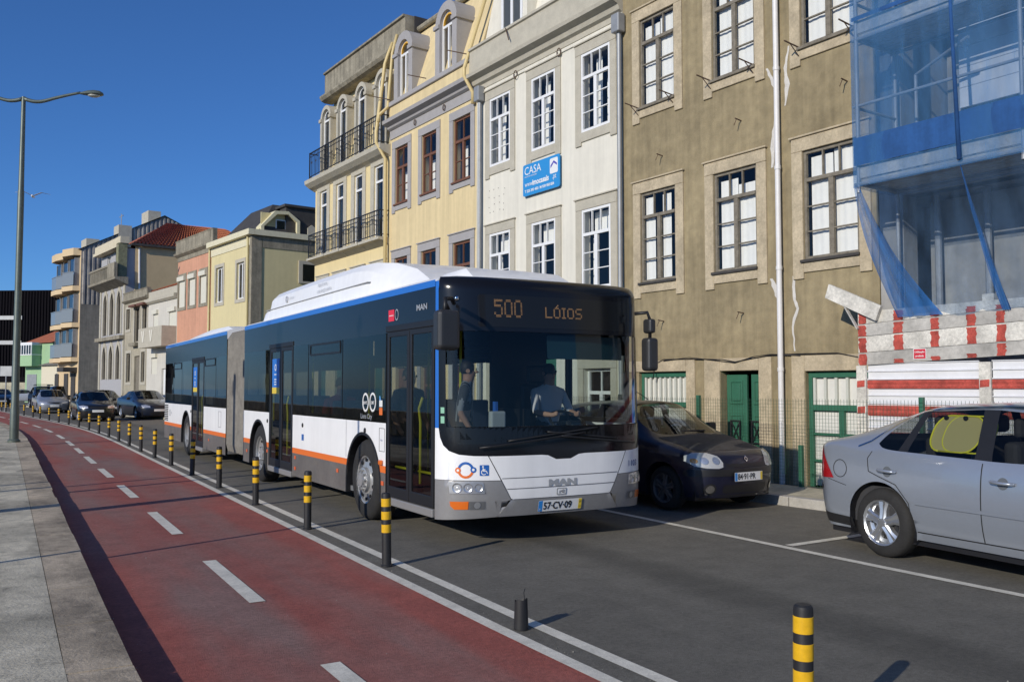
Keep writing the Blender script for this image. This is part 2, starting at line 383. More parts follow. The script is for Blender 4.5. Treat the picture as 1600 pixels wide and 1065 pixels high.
def road_obj(mb, name, mat, smooth=False, parent=None):
    o = mb.build(name, mat, parent, recalc=False)
    if parent is None: o.rotation_euler = (0, 0, ROAD_A); struct(o)
    return o

# ground: everything landward of the sea wall
g = MB(); g.quad((-3.4, -400, -.03), (900, -400, -.03), (900, 1800, -.03), (-3.4, 1800, -.03)); road_obj(g, 'ground', m['asphalt_far'])
sea_m = M('sea_water', (.03, .07, .10), .12, bump=.6, bscale=1.2)
g = MB(); g.quad((-2500, -2500, -5), (-3.4, -2500, -5), (-3.4, 3500, -5), (-2500, 3500, -5)); road_obj(g, 'sea', sea_m)
g = MB(); strip(g, .0, 40, -30, 130, 0, 2); road_obj(g, 'road', m['asphalt'])
g = MB(); strip(g, -2.45, -.03, -30, 120, .002, .5); road_obj(g, 'cycle_path', m['red_path'])
g = MB(); strip(g, -.12, .14, -30, 120, .0045, .5); road_obj(g, 'asphalt_seam', m['asphalt'])
g = MB(); strip(g, -.17, -.07, -30, 110, .008, .5); road_obj(g, 'cycle_path_edge_line', m['line'])
g = MB(); strip(g, .09, .19, -30, 110, .008, .5); road_obj(g, 'lane_edge_line', m['line'])
g = MB(); strip(g, 3.78, 3.88, -20, 32, .006, .5); road_obj(g, 'parking_line', m['line'])
a, b = to_road((2.8, 9.16)), to_road((4.87, 10.52)); g = MB(); w = Vector(((b - a).y, -(b - a).x)).normalized() * .05
g.quad(*[(p.x, p.y, .006) for p in (a - w, a + w, b + w, b - w)]); road_obj(g, 'parking_bay_line', m['line'])
paths = MB()
for a_, b_ in [(-6.6, -4.8), (-3.1, -1.3), (.5, 2.3), (4.0, 5.83), (7.55, 9.53), (11.25, 13.16), (14.6, 16.6), (17.97, 20.15), (21.3, 23.45), (24.65, 27.0), (28.5, 31.1), (33.2, 36.1), (37.6, 40.4), (42.2, 45), (46.8, 49.6), (51.4, 54.2), (56, 58.8)]:
    g = MB(); strip(g, -1.39, -1.27, a_, b_, .007, .4); o = road_obj(g, 'cycle_lane_dash', m['line'])

# seaward footway with a granite kerb of single stones, low sea wall out of the frame
foot = MB(); strip(foot, -6.2, -2.697, -30, 118, .105, 1); f = road_obj(foot, 'footway', m['footway'])
s = -12.0; i = 0
while s < 75:
    l = 1.0 + random.uniform(-.25, .3); l *= 1 if s < 30 else 2
    g = MB(); j = random.uniform(-.008, .008); z = .1045 + random.uniform(-.0015, .001)
    a, b = s + .008, s + l - .008
    P = [at(a, -2.692), at(a, -2.37 + j), at(b, -2.37 + j), at(b, -2.692)]
    g.add([(p.x, p.y, zz) for zz in (-.02, z) for p in P], [(3, 2, 1, 0), (4, 5, 6, 7), (0, 1, 5, 4), (1, 2, 6, 5), (2, 3, 7, 6), (3, 0, 4, 7)])
    g.build('kerb_stone', m['kerb'], f); s += l; i += 1
wall = MB()
for k in range(-14, 60):
    a, b = k * 2.0, k * 2.0 + 1.985
    P = [at(a, -6.6), at(a, -6.2), at(b, -6.2), at(b, -6.6)]
    wall.add([(p.x, p.y, zz) for zz in (-5, .85) for p in P], [(3, 2, 1, 0), (4, 5, 6, 7), (0, 1, 5, 4), (1, 2, 6, 5), (2, 3, 7, 6), (3, 0, 4, 7)])
road_obj(wall, 'sea_wall', m['concrete'])

grit = MB(); rg = random.Random(3)
for _ in range(700):
    o_ = rg.choice((rg.uniform(-2.3, -.2), rg.uniform(-2.45, -2.2), rg.uniform(-.05, .1), rg.uniform(.2, 6))); s_ = 42 * rg.random() ** 1.6 - 1; q = at(s_, o_); e = rg.uniform(.0018, .0042) * (1 if rg.random() < .97 else 2); z = .009
    grit.add([(q.x + e * math.cos(a), q.y + e * math.sin(a), z) for a in (0, 1.4, 3.0, 4.6)] + [(q.x, q.y, z + e * .9)], [(0, 1, 4), (1, 2, 4), (2, 3, 4), (3, 0, 4)])
go_ = grit.build('grit', M('pale_grit', (.34, .32, .27), .9, var=.3, scale=2)); go_.rotation_euler = (0, 0, ROAD_A); go_['kind'] = 'stuff'; go_['label'] = 'pale grit and small stones scattered on road and cycle path'; go_['category'] = 'grit'

# landward pavement in the frame of the house fronts: local x to the right along the fronts, y into the houses
FA = math.atan2(-.82748, .56150); FP = Vector((4.483, 15.119, 0))
FA2 = math.atan2(-.78632, .61782); FP2 = Vector((-11.113, 38.103, 0))
def front(o, second=False): o.location = FP2 if second else FP; o.rotation_euler = (0, 0, FA2 if second else FA); return o
pv = MB(); pv.box(-27.6, 16, -2.10, -1.05, -.02, .12); pave = struct(front(pv.build('pavement', m['concrete'])))
for k in range(-10, 16):
    l = .985; g = MB(); g.box(k, k + l, -2.26, -2.105, -.02, .125 + random.uniform(-.004, .004)); g.build('kerb_stone', m['kerbR'], pave, bevel=.012)
pv = MB(); pv.box(-45, .2, -.75, .3, -.02, .12); struct(front(pv.build('pavement', m['concrete']), True))

# bollards ------------------------------------------------------------
proto = thing('bollard', '', 'bollard')
b = MB(); b.lathe([(.0, 0), (.052, 0), (.052, .010), (.0425, .018), (.0425, .625), (.040, .642), (.032, .65), (0, .65)], n=20); b.build('post', m['black_rubber'], proto, smooth='auto')
for z in (.565, .45, .335):
    b = MB(); b.lathe([(.0427, z - .036), (.0440, z - .035), (.0440, z + .035), (.0427, z + .036)], n=20); b.build('reflective_band', m['amber'], proto, smooth='auto')
ordinal = ['nearest bollard, cut by the bottom edge of the picture', None, 'bollard beside the front door of the bus', 'second from the bus front door', 'third from the bus front door, by the middle wheel',
           'fourth from the bus front door, by the bellows', 'fifth from the bus front door, by the rear wheel', 'sixth from the bus front door, near the tail']
nth = ['first', 'second', 'third', 'fourth', 'fifth', 'sixth', 'seventh', 'eighth', 'ninth', 'tenth', 'eleventh', 'twelfth', 'thirteenth', 'fourteenth', 'fifteenth', 'sixteenth', 'seventeenth', 'eighteenth']
for i, p in enumerate(BOL):
    if i == 1: continue
    q = at(S[min(range(len(line)), key=lambda k: (line[k] - to_road(p)).length)], 0)
    w = RN * q.x + RD * q.y
    lab = 'black bollard with yellow bands, ' + ordinal[i] if i < len(ordinal) else 'small black bollard with yellow bands, %s one beyond the rear end of the bus' % nth[i - len(ordinal)]
    o = proto if i == 0 else copy_tree(proto)
    o['label'] = lab; o['group'] = 'bollards between cycle path and road'
    o.location = (w.x, w.y, .008); o.rotation_euler = (R(random.uniform(-.8, .8)), R(random.uniform(-.8, .8)), random.random() * 6)
t = thing('bollard_stump', 'broken black bollard stump with a bent wire on top', 'bollard', (.06, 6.01, .008))
st = MB(); n = 20
st.v = [(r * math.cos(2 * math.pi * k / n), r * math.sin(2 * math.pi * k / n), (0 if j == 0 else (.012 if j == 1 else .19 + .012 * math.cos(2 * math.pi * k / n + 1) + .008 * math.sin(5 * k)) if j < 3 else .15))
        for j, r in enumerate((.049, .049, .0425, .036)) for k in range(n)]
st.f = [(j * n + k, j * n + (k + 1) % n, (j + 1) * n + (k + 1) % n, (j + 1) * n + k) for j in range(3) for k in range(n)] + [tuple(3 * n + k for k in range(n))]
st.build('post', m['black_rubber'], t, smooth='auto')
MB().tube([(.02, .0, .15), (.022, .01, .2), (.018, .012, .235), (.026, .014, .26)], .0035, 6).build('wire', m['black_rubber'], t, smooth=True)

# street lamps --------------------------------------------------------
def lamp(loc, rz, label, h=9.6):
    t = thing('street_lamp', label, 'street lamp', loc, rz, 'street lamps')
    MB().lathe([(0, 0), (.16, 0), (.16, .05), (.115, .09), (.115, .9), (.10, 1.0), (.085, 4.5), (.083, 6.9), (.073, 7.0), (.055, h), (0, h)], n=16).build('pole', m['lamp_metal'], t, smooth='auto')
    for sx in (1, -1):
        pts = []
        for k in range(15):
            u = k / 14; pts.append((sx * 1.5 * u, 0, h - .06 + (.02 - .10 * math.sin(math.pi * min(u * 2.2, 1)) if u < .45 else .02 + .42 * ((u - .45) / .55) ** 1.0 * (1 - .25 * u)) * .75))
        MB().tube(pts, [.055 - .02 * k / 14 for k in range(15)], 10).build('arm', m['lamp_metal'], t, smooth=True)
        ex, ez = pts[-1][0], pts[-1][2]
        hd = MB(); ns = 12
        prof = [(-.02, .03, .04), (.06, .07, .06), (.2, .12, .10), (.38, .15, .115), (.52, .13, .10), (.60, .07, .05), (.62, .01, .01)]
        for (x, w, hh) in prof:
            for k in range(ns):
                a = 2 * math.pi * k / ns; hd.v.append((ex + sx * x, w * math.cos(a), ez + max(-.035, hh * math.sin(a) * (1 if math.sin(a) > 0 else .4)) - .03))
        hd.f = [(i * ns + k, i * ns + (k + 1) % ns, (i + 1) * ns + (k + 1) % ns, (i + 1) * ns + k) for i in range(len(prof) - 1) for k in range(ns)] + [tuple(range(ns)), tuple((len(prof) - 1) * ns + k for k in range(ns))]
        head = hd.build('lamp_head', m['lamp_metal'], t, smooth='auto')
        gl = MB(); cx, cz = ex + sx * .36, ez - .066
        gl.lathe([(0, -.05), (.06, -.045), (.10, -.02), (.115, .01)], (cx, 0, cz), n=14); gl.v = [(cx + (x - cx) * 1.6, y, z) for x, y, z in gl.v]
        gl.build('diffuser', M('lamp_diffuser', (.45, .45, .40), .25), head, smooth=True)
    return t
lamp((-13.66, 24.68, .105), R(8), 'tall double-armed street lamp on the footway at the left')
def add_shadow_post(x, y, r, h, label, plate):  # plain posts added out of view only to cast the long shadows
    t = thing('shadow_post', label, 'sign', (x, y, .105))
    MB().lathe([(0, 0), (r, 0), (r, h), (0, h)], n=12).build('pole', m['zinc'], t, smooth='auto')
    MB().box(-plate, plate, -.02, 0, h - plate * 1.8, h - .05).build('shadow_plate', m['zinc'], t)
for (s_, o_, r_, h_, lb, pl) in ((9.2, -4.3, .135, 4.6, 'thick unseen post added at left to cast a shadow', .18), (11.6, -4.2, .06, 4.2, 'thin unseen post added at left to cast a long shadow', .2), (12.3, -4.6, .05, 4.0, 'second thin unseen post added at left to cast a shadow', .18), (5.65, -4.0, .03, 4.4, 'slim unseen post added nearest the camera to cast a shadow', .1)):
    q = at(s_, o_); w = RN * q.x + RD * q.y; add_shadow_post(w.x, w.y, r_, h_, lb, pl)

# gull
t = thing('seagull', 'small white gull gliding in the sky beside the lamp post', 'bird', (-21.6, 40, 10.2), R(20))
b = MB(); ns = 8
for y, r in ((-.22, .01), (-.17, .04), (-.08, .065), (.05, .07), (.16, .04), (.26, .015)):
    b.v += [(r * math.cos(2 * math.pi * k / ns), y, r * math.sin(2 * math.pi * k / ns)) for k in range(ns)]
b.f = [(i * ns + k, i * ns + (k + 1) % ns, (i + 1) * ns + (k + 1) % ns, (i + 1) * ns + k) for i in range(5) for k in range(ns)] + [tuple(range(ns)), tuple(5 * ns + k for k in range(ns))]
gull = M('white_feathers', (.8, .8, .8), .7); gullg = M('grey_feathers', (.35, .36, .38), .7)
b.build('body', gull, t, smooth=True); MB().prism([(-.03, 0), (.03, 0), (.06, .12), (-.06, .12)], -.01, .01, 'xy').build('tail', gull, t).location = (0, .22, 0)
for s in (1, -1):
    wg = MB(); P = [(s * .04, -.06, .03), (s * .35, -.14, .16), (s * .72, .02, .12), (s * .36, .02, .17), (s * .04, .12, .03)]
    wg.add(P + [(x, y, z + .012) for x, y, z in P], [(0, 1, 3, 4), (1, 2, 3), (5, 9, 8, 6), (6, 8, 7), (0, 5, 6, 1), (1, 6, 7, 2), (2, 7, 8, 3), (3, 8, 9, 4), (4, 9, 5, 0)])
    wg.build('wing', gullg, t)
# ------------------------------------------------------------------ houses: helpers
def wall_holes(mb, x0, x1, z0, z1, holes, y=0, reveal=.22):
    xs = sorted({x0, x1} | {v for h in holes for v in h[:2] if x0 < v < x1}); zs = sorted({z0, z1} | {v for h in holes for v in h[2:4] if z0 < v < z1})
    for a, b in zip(xs, xs[1:]):
        for c, d in zip(zs, zs[1:]):
            mx, mz = (a + b) / 2, (c + d) / 2
            if any(h[0] < mx < h[1] and h[2] < mz < h[3] for h in holes): continue
            mb.quad((a, y, c), (b, y, c), (b, y, d), (a, y, d))
    for a, b, c, d in [h[:4] for h in holes]:
        mb.quad((a, y, c), (a, y, d), (a, y + reveal, d), (a, y + reveal, c)); mb.quad((b, y, c), (b, y + reveal, c), (b, y + reveal, d), (b, y, d))
        mb.quad((a, y, c), (a, y + reveal, c), (b, y + reveal, c), (b, y, c)); mb.quad((a, y, d), (b, y, d), (b, y + reveal, d), (a, y + reveal, d))
def house(name, label, x0, x1, z1, holes, mat, depth=9, second=False, z0=-.03, y=0, cat='house', reveal=.22):
    t = thing(name, label, cat); front(t, second); t['group'] = 'terrace houses along the street'
    w = MB(); wall_holes(w, x0, x1, z0, z1, holes, y, reveal)
    w.quad((x0, y, z0), (x0, y, z1), (x0, depth, z1), (x0, depth, z0)); w.quad((x1, y, z0), (x1, depth, z0), (x1, depth, z1), (x1, y, z1))
    w.quad((x0, depth, z0), (x0, depth, z1), (x1, depth, z1), (x1, depth, z0)); w.quad((x0, y, z1), (x1, y, z1), (x1, depth, z1), (x0, depth, z1))
    w.build('wall', mat, t, recalc=False)
    b = MB(); b.box(x0 + .15, x1 - .15, 1.3, 1.35, .1, z1 - .2); b.build('room_shade_panel', m['dark'], t)  # dark panel added behind the windows so the hollow house reads as shaded
    return t
def surround(w, x0, x1, z0, z1, mat, side=.2, top=.22, bot=.2, ear=.1, proud=.035, hood=True, inner=.02):
    s = MB(); y0, y1 = -proud, inner
    s.box(x0 - side, x0 - .004, y0, y1, z0 - bot - ear, z1 + .001); s.box(x1 + .004, x1 + side, y0, y1, z0 - bot - ear, z1 + .001)
    s.box(x0 - side, x1 + side, y0 - .002, y1, z1 + .004, z1 + top)
    s.box(x0 - .002, x1 + .002, y0 + .001, y1, z0 - bot, z0 - .004)
    if hood: s.box(x0 - side - .03, x1 + side + .03, y0 - .035, y1, z1 + top + .003, z1 + top + .035)
    return s.build('stone_surround', mat, w, bevel=.006, seg=1)
def window(b, x0, x1, z0, z1, frame, pane, ft=.3, ntop=3, nrow=3, leaves=2, fw=.06, bw=.025, y=.10, mat_sur=None, sur={}, curtain=None, cy=.22, sill=None, rail=.05):
    f = MB(); w, h = x1 - x0, z1 - z0; d = .05
    f.box(x0, x0 + fw, y, y + d, z0, z1); f.box(x1 - fw, x1, y, y + d, z0, z1); f.box(x0 + fw, x1 - fw, y + .001, y + d, z0, z0 + fw); f.box(x0 + fw, x1 - fw, y + .001, y + d, z1 - fw, z1)
    zt = z1 - h * ft; panes = []
    ix0, ix1 = x0 + fw, x1 - fw
    if ft > 0:
        f.box(ix0, ix1, y - .012, y + d, zt - fw * .6, zt + fw * .6)
        for k in range(ntop):
            a, c = ix0 + (ix1 - ix0) * k / ntop, ix0 + (ix1 - ix0) * (k + 1) / ntop
            if k: f.box(a - bw / 2, a + bw / 2, y + .004, y + d - .004, zt + fw * .6, z1 - fw)
            panes.append((a + bw / 2, c - bw / 2, zt + fw * .6, z1 - fw))
        ztop = zt - fw * .6
    else: ztop = z1 - fw
    lw = (ix1 - ix0) / leaves
    for l in range(leaves):
        a, c = ix0 + lw * l, ix0 + lw * (l + 1)
        if l: f.box(a - rail, a + rail, y - .006, y + d, z0 + fw, ztop)
        a2 = a + (rail if l else 0); c2 = c - (rail if l < leaves - 1 else 0)
        for r in range(nrow):
            q, s = z0 + fw + (ztop - z0 - fw) * r / nrow, z0 + fw + (ztop - z0 - fw) * (r + 1) / nrow
            if r: f.box(a2, c2, y + .004, y + d - .004, q - bw / 2, q + bw / 2)
            panes.append((a2, c2, q + (bw / 2 if r else 0), s - (bw / 2 if r < nrow - 1 else 0)))
    W = f.build('window', frame, b)
    for p in panes:
        MB().quad((p[0], y + .025, p[2]), (p[1], y + .025, p[2]), (p[1], y + .025, p[3]), (p[0], y + .025, p[3])).build('pane', pane, W, recalc=False)
    if mat_sur: surround(W, x0, x1, z0, z1, mat_sur, **sur)
    if curtain:
        for (a, c, e, g_) in curtain:
            xa, xb, za, zb = x0 + w * a, x0 + w * c, z0 + h * e, z0 + h * g_; n = max(6, int((xb - xa) / .025)); cu = MB()
            for k in range(n + 1):
                x = xa + (xb - xa) * k / n; yy = cy + .004 * math.sin(k * 1.3) + .004 * math.sin(k * .5 + x0)
                cu.v += [(x, yy, za), (x, yy, zb)]
            cu.f = [(2 * k, 2 * k + 2, 2 * k + 3, 2 * k + 1) for k in range(n)]
            cu.build('curtain', m['curtain'], W, smooth=True, recalc=False)
    if sill: MB().box(x0 - .04, x1 + .02, -.075, y, z0 - .05, z0 - .003).build('sill', sill, W, bevel=.005)
    return W
def arch_pts(cx, z0, zs, hw, rise, n=14, pointed=False):
    if pointed:
        p = [(cx + hw, zs)]
        r = (hw * hw + rise * rise) / (2 * hw)
        for k in range(1, n // 2 + 1):
            zz = rise * k / (n // 2); p.append((cx + hw - r + math.sqrt(max(0, r * r - zz * zz)), zs + zz))
        p += [(2 * cx - x, z) for x, z in p[-2::-1]]
    else: p = [(cx + hw * math.cos(math.pi * k / n), zs + rise * math.sin(math.pi * k / n)) for k in range(n + 1)]
    return [(cx + hw, z0)] + p + [(cx - hw, z0)]
def bracket_pole(b, x, z):
    w = MB(); w.bar((x, -.02, z), (x - .02, -.38, z + .05), .018); w.bar((x, -.02, z - .16), (x - .012, -.25, z + .03), .012); w.build('laundry_bracket', m['rust'], b)

# ------------------------------------------------------------------ brown house with the green door
cols = [(-3.35, -2.365), (-1.385, -.385), (.583, 1.62)]
LZ, UZ = (3.69, 5.49), (7.24, 9.04)
holes = [(a, b, *z) for a, b in cols for z in (LZ, UZ)] + [(-1.28, -.40, .0, 1.89), (.56, 1.80, .0, 1.86), (-3.45, -2.13, .0, 1.90)]
br = house('brown_house', 'brown weathered rendered house with white curtained windows and a green door', -3.895, 1.94, 12.6, holes, m['brown_wall'])
full = [(0.02, .98, 0.02, .98)]
for i, (a, b) in enumerate(cols):
    for j, (c, d) in enumerate((LZ, UZ)):
        rq = random.Random(i * 5 + j); cur = [(.05 + rq.random() * .05, .48, .02, .97 - .06 * rq.random()), (.52 - .03 * rq.random(), .97, .02, .97 - .12 * rq.random() * (i == 1))] if not (i == 0 and j == 0) else [(.03, .30, .02, .95), (.52, .76, .02, .95)]
        window(br, a, b, c, d, m['old_wood'], m['pane'], .27, 3, 3, 2, .05, .022, .015, m['stone_b'], dict(side=.215, top=.23, bot=.21, ear=.1), cur, .11, m['slate'] if j == 0 else m['old_wood'], .045)
        if j == 1:
            bracket_pole(br, a - .02, c + .0); bracket_pole(br, b - .02, c + .0)
for x, z in [(-2.72, 2.88), (-.72, 2.9), (1.50, 2.93), (-2.72, 6.13), (-.72, 6.33), (1.45, 6.42)]:
    w = MB(); w.bar((x, 0, z), (x, -.16, z + .02), .016); w.bar((x, -.12, z + .02), (x - .03, -.16, z - .10), .012); w.build('wall_hook', m['rust'], br)
# ground floor: stone piers, lintels, door and gates
st = MB()
for a, b in [(-1.66, -1.285), (-.395, -.12), (.30, .555), (-2.125, -1.90)]: st.box(a, b, -.03, .02, -.03, 2.12)
st.box(-3.89, -2.13, -.032, .02, 1.905, 2.12); st.box(-1.28, -.40, -.032, .02, 1.895, 2.12); st.box(.56, 1.93, -.032, .02, 1.865, 2.12)
st.build('door_surround', m['stone_b'], br, bevel=.008, seg=1)
def leaf(x0, x1, lab):
    d = MB(); d.box(x0, x1, .14, .19, 0, 1.83)
    for a, b in ((.12, .55), (.72, 1.12), (1.30, 1.72)):
        e = .07 * (x1 - x0) / .5 + .02
        d.ring([(x0 + e, a), (x1 - e, a), (x1 - e, b), (x0 + e, b)], [(x0 + e + .03, a + .03), (x1 - e - .03, a + .03), (x1 - e - .03, b - .03), (x0 + e + .03, b - .03)], .12, .139)
        d.box(x0 + e + .06, x1 - e - .06, .122, .139, a + .06, b - .06)
    L = d.build('door_leaf', m['green_wood'], br, bevel=.006, seg=1)
    gr = MB(); cx = (x0 + x1) / 2; gr.ring([(cx - .11, .62), (cx + .11, .62), (cx + .11, 1.02), (cx - .11, 1.02)], [(cx - .09, .64), (cx + .09, .64), (cx + .09, 1.0), (cx - .09, 1.0)], .085, .11)
    gr.bar((cx - .09, .1, .66), (cx + .09, .1, .98), .015); gr.bar((cx + .09, .1, .66), (cx - .09, .1, .98), .015); gr.build('iron_grille', m['iron'], L)
leaf(-1.265, -.80, 'l'); leaf(-.70, -.415, 'r')
def gate(x0, x1, zt, bars, zlow=1.28):
    f = MB(); f.box(x0, x0 + .07, .06, .12, 0, zt); f.box(x1 - .07, x1, .06, .12, 0, zt); f.box(x0 + .07, x1 - .07, .061, .12, zt - .09, zt); f.box(x0 + .07, x1 - .07, .055, .12, zlow - .05, zlow + .04)
    n = 2
    for k in range(1, n): x = x0 + (x1 - x0) * k / n; f.box(x - .05, x + .05, .062, .12, 0, zlow - .05)
    for z in (.42, .85): f.box(x0 + .07, x1 - .07, .07, .11, z - .02, z + .02)
    G = f.build('gate_frame', m['green_wood'], br, bevel=.004, seg=1)
    MB().box(x0 + .07, x1 - .07, .125, .135, .02, zt - .05).build('white_panel', M('gate_panel_white', (.70, .69, .64), .6, var=.05), G)
    for k in range(bars):
        x = x0 + .10 + (x1 - x0 - .2) * k / (bars - 1); MB().box(x - .022, x + .022, .075, .11, zlow + .04, zt - .09).build('bar', M('gate_bar', (.55, .56, .50), .6), G)
gate(.57, 1.79, 1.85, 6); gate(-3.44, -2.14, 1.89, 9)
# down pipe, cable, plaster repairs
MB().tube([(.135, -.09, -.03), (.135, -.09, 12.5)], .047, 12).build('downpipe', m['pipe_w'], br, smooth='auto')
for z in (1.9, 3.6, 5.3, 7.0, 8.7):
    MB().lathe([(.056, z - .03), (.056, z + .03)], (.135, -.09, 0), n=12).build('pipe_collar', m['pipe_w'], br, smooth='auto')
cab = [(-3.0, -.04, 1.75), (-2.95, -.04, 2.05), (-2.7, -.04, 2.14), (-2.0, -.04, 2.13), (-1.2, -.04, 2.10), (-.9, -.045, 2.05), (-.5, -.04, 2.10), (-.1, -.04, 2.15), (.5, -.04, 2.15), (1.2, -.04, 2.14), (1.9, -.04, 2.0)]
MB().tube(cab, .009, 6).build('cable', m['black_p'], br, smooth=True)
MB().tube([(x, y - .01, z - .03 * math.sin(x * 4)) for x, y, z in cab[2:9]], .007, 6).build('cable', m['black_p'], br, smooth=True)
def patch_strip(pts, ws):
    p = MB(); n = len(pts); rnd = random.Random(len(pts) * 7)
    P = []
    for (a, wa), (b, wb) in zip(zip(pts, ws), zip(pts[1:], ws[1:])):
        for k in range(4):
            t = k / 4; P.append((a[0] + (b[0] - a[0]) * t + rnd.uniform(-.012, .012), a[1] + (b[1] - a[1]) * t, (wa + (wb - wa) * t) * rnd.uniform(.7, 1.3)))
    P.append((*pts[-1], ws[-1]))
    for x, z, w in P: p.v += [(x - w / 2, -.004, z), (x + w / 2, -.004, z)]
    p.f = [(2 * i, 2 * i + 1, 2 * i + 3, 2 * i + 2) for i in range(len(P) - 1)]
    p.build('plaster_repair', m['plaster_patch'], br)
patch_strip([(.36, 3.45), (.36, 3.1), (.42, 2.9), (.33, 2.6), (.36, 2.2)], [.04, .05, .07, .05, .03])
patch_strip([(.34, 7.35), (.26, 7.0), (.30, 6.7), (.24, 6.35)], [.04, .06, .08, .03])
patch_strip([(-.13, 7.1), (-.02, 6.85), (.07, 6.6)], [.04, .07, .05]); patch_strip([(.05, 6.15), (-.02, 5.8), (-.05, 5.35)], [.07, .11, .05])
patch_strip([(-.1, 3.45), (.02, 3.2), (.06, 3.0)], [.05, .14, .04])
MB().box(-3.9, 1.94, -.3, .1, 12.3, 12.6).build('cornice', m['stone_b'], br)

# ------------------------------------------------------------------ white house with the blue estate agent's board
cols = [(-8.97, -8.04), (-7.135, -6.195), (-5.24, -4.27)]
LZ, UZ = (3.72, 5.46), (7.18, 8.92)
holes = [(a, b, *z) for a, b in cols for z in (LZ, UZ)] + [(-8.9, -8.1, .3, 2.0), (-7.1, -6.2, 0, 2.3), (-5.2, -4.3, .3, 2.0)]
wh = house('white_house', 'white rendered house with grey stone window surrounds and a blue board', -9.62, -3.90, 9.55, holes, m['white_wall'])
for i, (a, b) in enumerate(cols):
    for j, (c, d) in enumerate((LZ, UZ)):
        rq = random.Random(i * 7 + j + 3); cur = [(.12, .97, .70 + .06 * rq.random(), .98), (.06, .14 + .12 * rq.random(), .03, .66)] if j == 0 else [(.18 + .1 * rq.random(), .36 + .1 * rq.random(), .03, .95), (.55 + .08 * rq.random(), .85 + .1 * rq.random(), .03, .64)]
        window(wh, a, b, c, d, m['white_paint'], m['pane'], .315, 3, 3, 2, .055, .02, -.02, m['stone_w'], dict(side=.205, top=.23, bot=.21, ear=.08, hood=True), cur, .26, None, .05)
for i, (a, b) in enumerate([(-8.9, -8.1), (-5.2, -4.3)]): window(wh, a, b, .3, 2.0, m['white_paint'], m['pane'], .3, 2, 2, 2, mat_sur=m['stone_w'])
MB().box(-7.08, -6.22, .1, .16, 0, 2.28).build('door_leaf', m['green_wood'], wh)
c = MB(); c.prism([(-.02, 9.30), (-.02, 9.42), (-.10, 9.46), (-.14, 9.56), (-.30, 9.62), (-.32, 9.70), (-.22, 9.74), (-.20, 10.32), (-.25, 10.34), (-.25, 10.40), (.1, 10.40), (.1, 9.30)], -9.66, -3.86, 'yz')
c.build('cornice', m['stone_w'], wh)
c = MB(); c.box(-9.6, -3.92, -.035, .02, 9.20, 9.25); c.build('string_course', m['white_wall'], wh)
# mansard attic with its windows
at_ = MB(); at_.add([(-9.6, .0, 9.6), (-3.92, .0, 9.6), (-3.92, .8, 13.2), (-9.6, .8, 13.2), (-9.6, 5, 13.2), (-3.92, 5, 13.2), (-9.6, 5, 9.6), (-3.92, 5, 9.6)], [(0, 1, 2, 3), (3, 2, 5, 4), (0, 3, 4, 6), (1, 7, 5, 2)]); at_.build('attic', m['white_wall'], wh)
for a in (-8.42, -5.6):
    d = MB(); b = a + .92; d.box(a - .16, b + .16, .0, 1.2, 10.2, 12.6); D = d.build('dormer', m['white_wall'], wh)
    f = MB(); f.ring([(a, 10.45), (b, 10.45), (b, 12.3), (a, 12.3)], [(a + .09, 10.54), (b - .09, 10.54), (b - .09, 12.2), (a + .09, 12.2)], -.03, .0); f.box((a + b) / 2 - .05, (a + b) / 2 + .05, -.03, .0, 10.54, 12.2); f.build('window_frame', m['white_paint'], D)
    for xa, xb in ((a + .09, (a + b) / 2 - .05), ((a + b) / 2 + .05, b - .09)): MB().quad((xa, -.012, 10.54), (xb, -.012, 10.54), (xb, -.012, 12.2), (xa, -.012, 12.2)).build('pane', m['pane_dark'], D, recalc=False)
for x in (-9.32, -3.88):
    p = MB(); p.tube([(x - .0, -.10, 0), (x, -.10, 9.0)], .05, 12); p.build('downpipe', m['zinc'], wh, smooth='auto')
    MB().box(x - .12, x + .12, -.22, -.03, 8.95, 9.34).build('pipe_hopper', m['zinc'], wh, bevel=.02)
for x in (-7.75, -6.0): MB().tube([(x + .07 * math.cos(a), -.06, 9.22 + .09 * math.sin(a)) for a in [k * math.pi / 6 for k in range(13)]], .012, 6).build('iron_ring', m['rust'], wh, smooth=True)
for x in (-7.9, -4.6): MB().bar((x, -.25, 10.38), (x + .22, -.3, 10.0), .02).build('iron_strut', m['rust'], wh)
for i in range(16):
    r = random.Random(i); x, z = -9.0 + (i % 4) * .22 + r.uniform(-.04, .04), 6.0 + (i // 4) * .19 + r.uniform(-.04, .04)
    MB().lathe([(0, -.004), (.016, -.003), (.016, 0)], (x, 0, z), 'y', 6).build('drill_hole', m['cement'], wh)
# the board
sg = thing('estate_agent_board', 'blue estate agent board reading CASA fixed between white house windows', 'sign'); front(sg); sg.location = FP
x0, x1, z0, z1 = -7.39, -5.95, 6.13, 6.88
MB().prism(rrect(x0, x1, z0, z1, .05), -.085, -.06).build('board', m['blue_sign'], sg)
def flat_text(s, x, z, size, mat, parent, y, name='lettering', bold=0, align='LEFT', sx=1, label=None):
    vs, fs = text2d(s, size, bold, align, sx); t = MB(); t.add([(x + u, y, z + w) for u, w in vs], fs); return t.build(name, mat, parent, recalc=False, label=label)
flat_text('CASA', x0 + .06, z1 - .25, .27, m['white_paint'], sg, -.088)
flat_text('MEDIAÇÃO IMOBILIÁRIA', x0 + .07, z1 - .31, .045, m['white_paint'], sg, -.088)
flat_text('www.', x0 + .08, z0 + .22, .17, m['white_paint'], sg, -.088, sx=.85)
flat_text('imocasais', x0 + .385, z0 + .22, .185, m['white_paint'], sg, -.088, bold=.006, sx=.92)
flat_text('.pt', x0 + 1.17, z0 + .22, .17, m['white_paint'], sg, -.088, sx=.85)
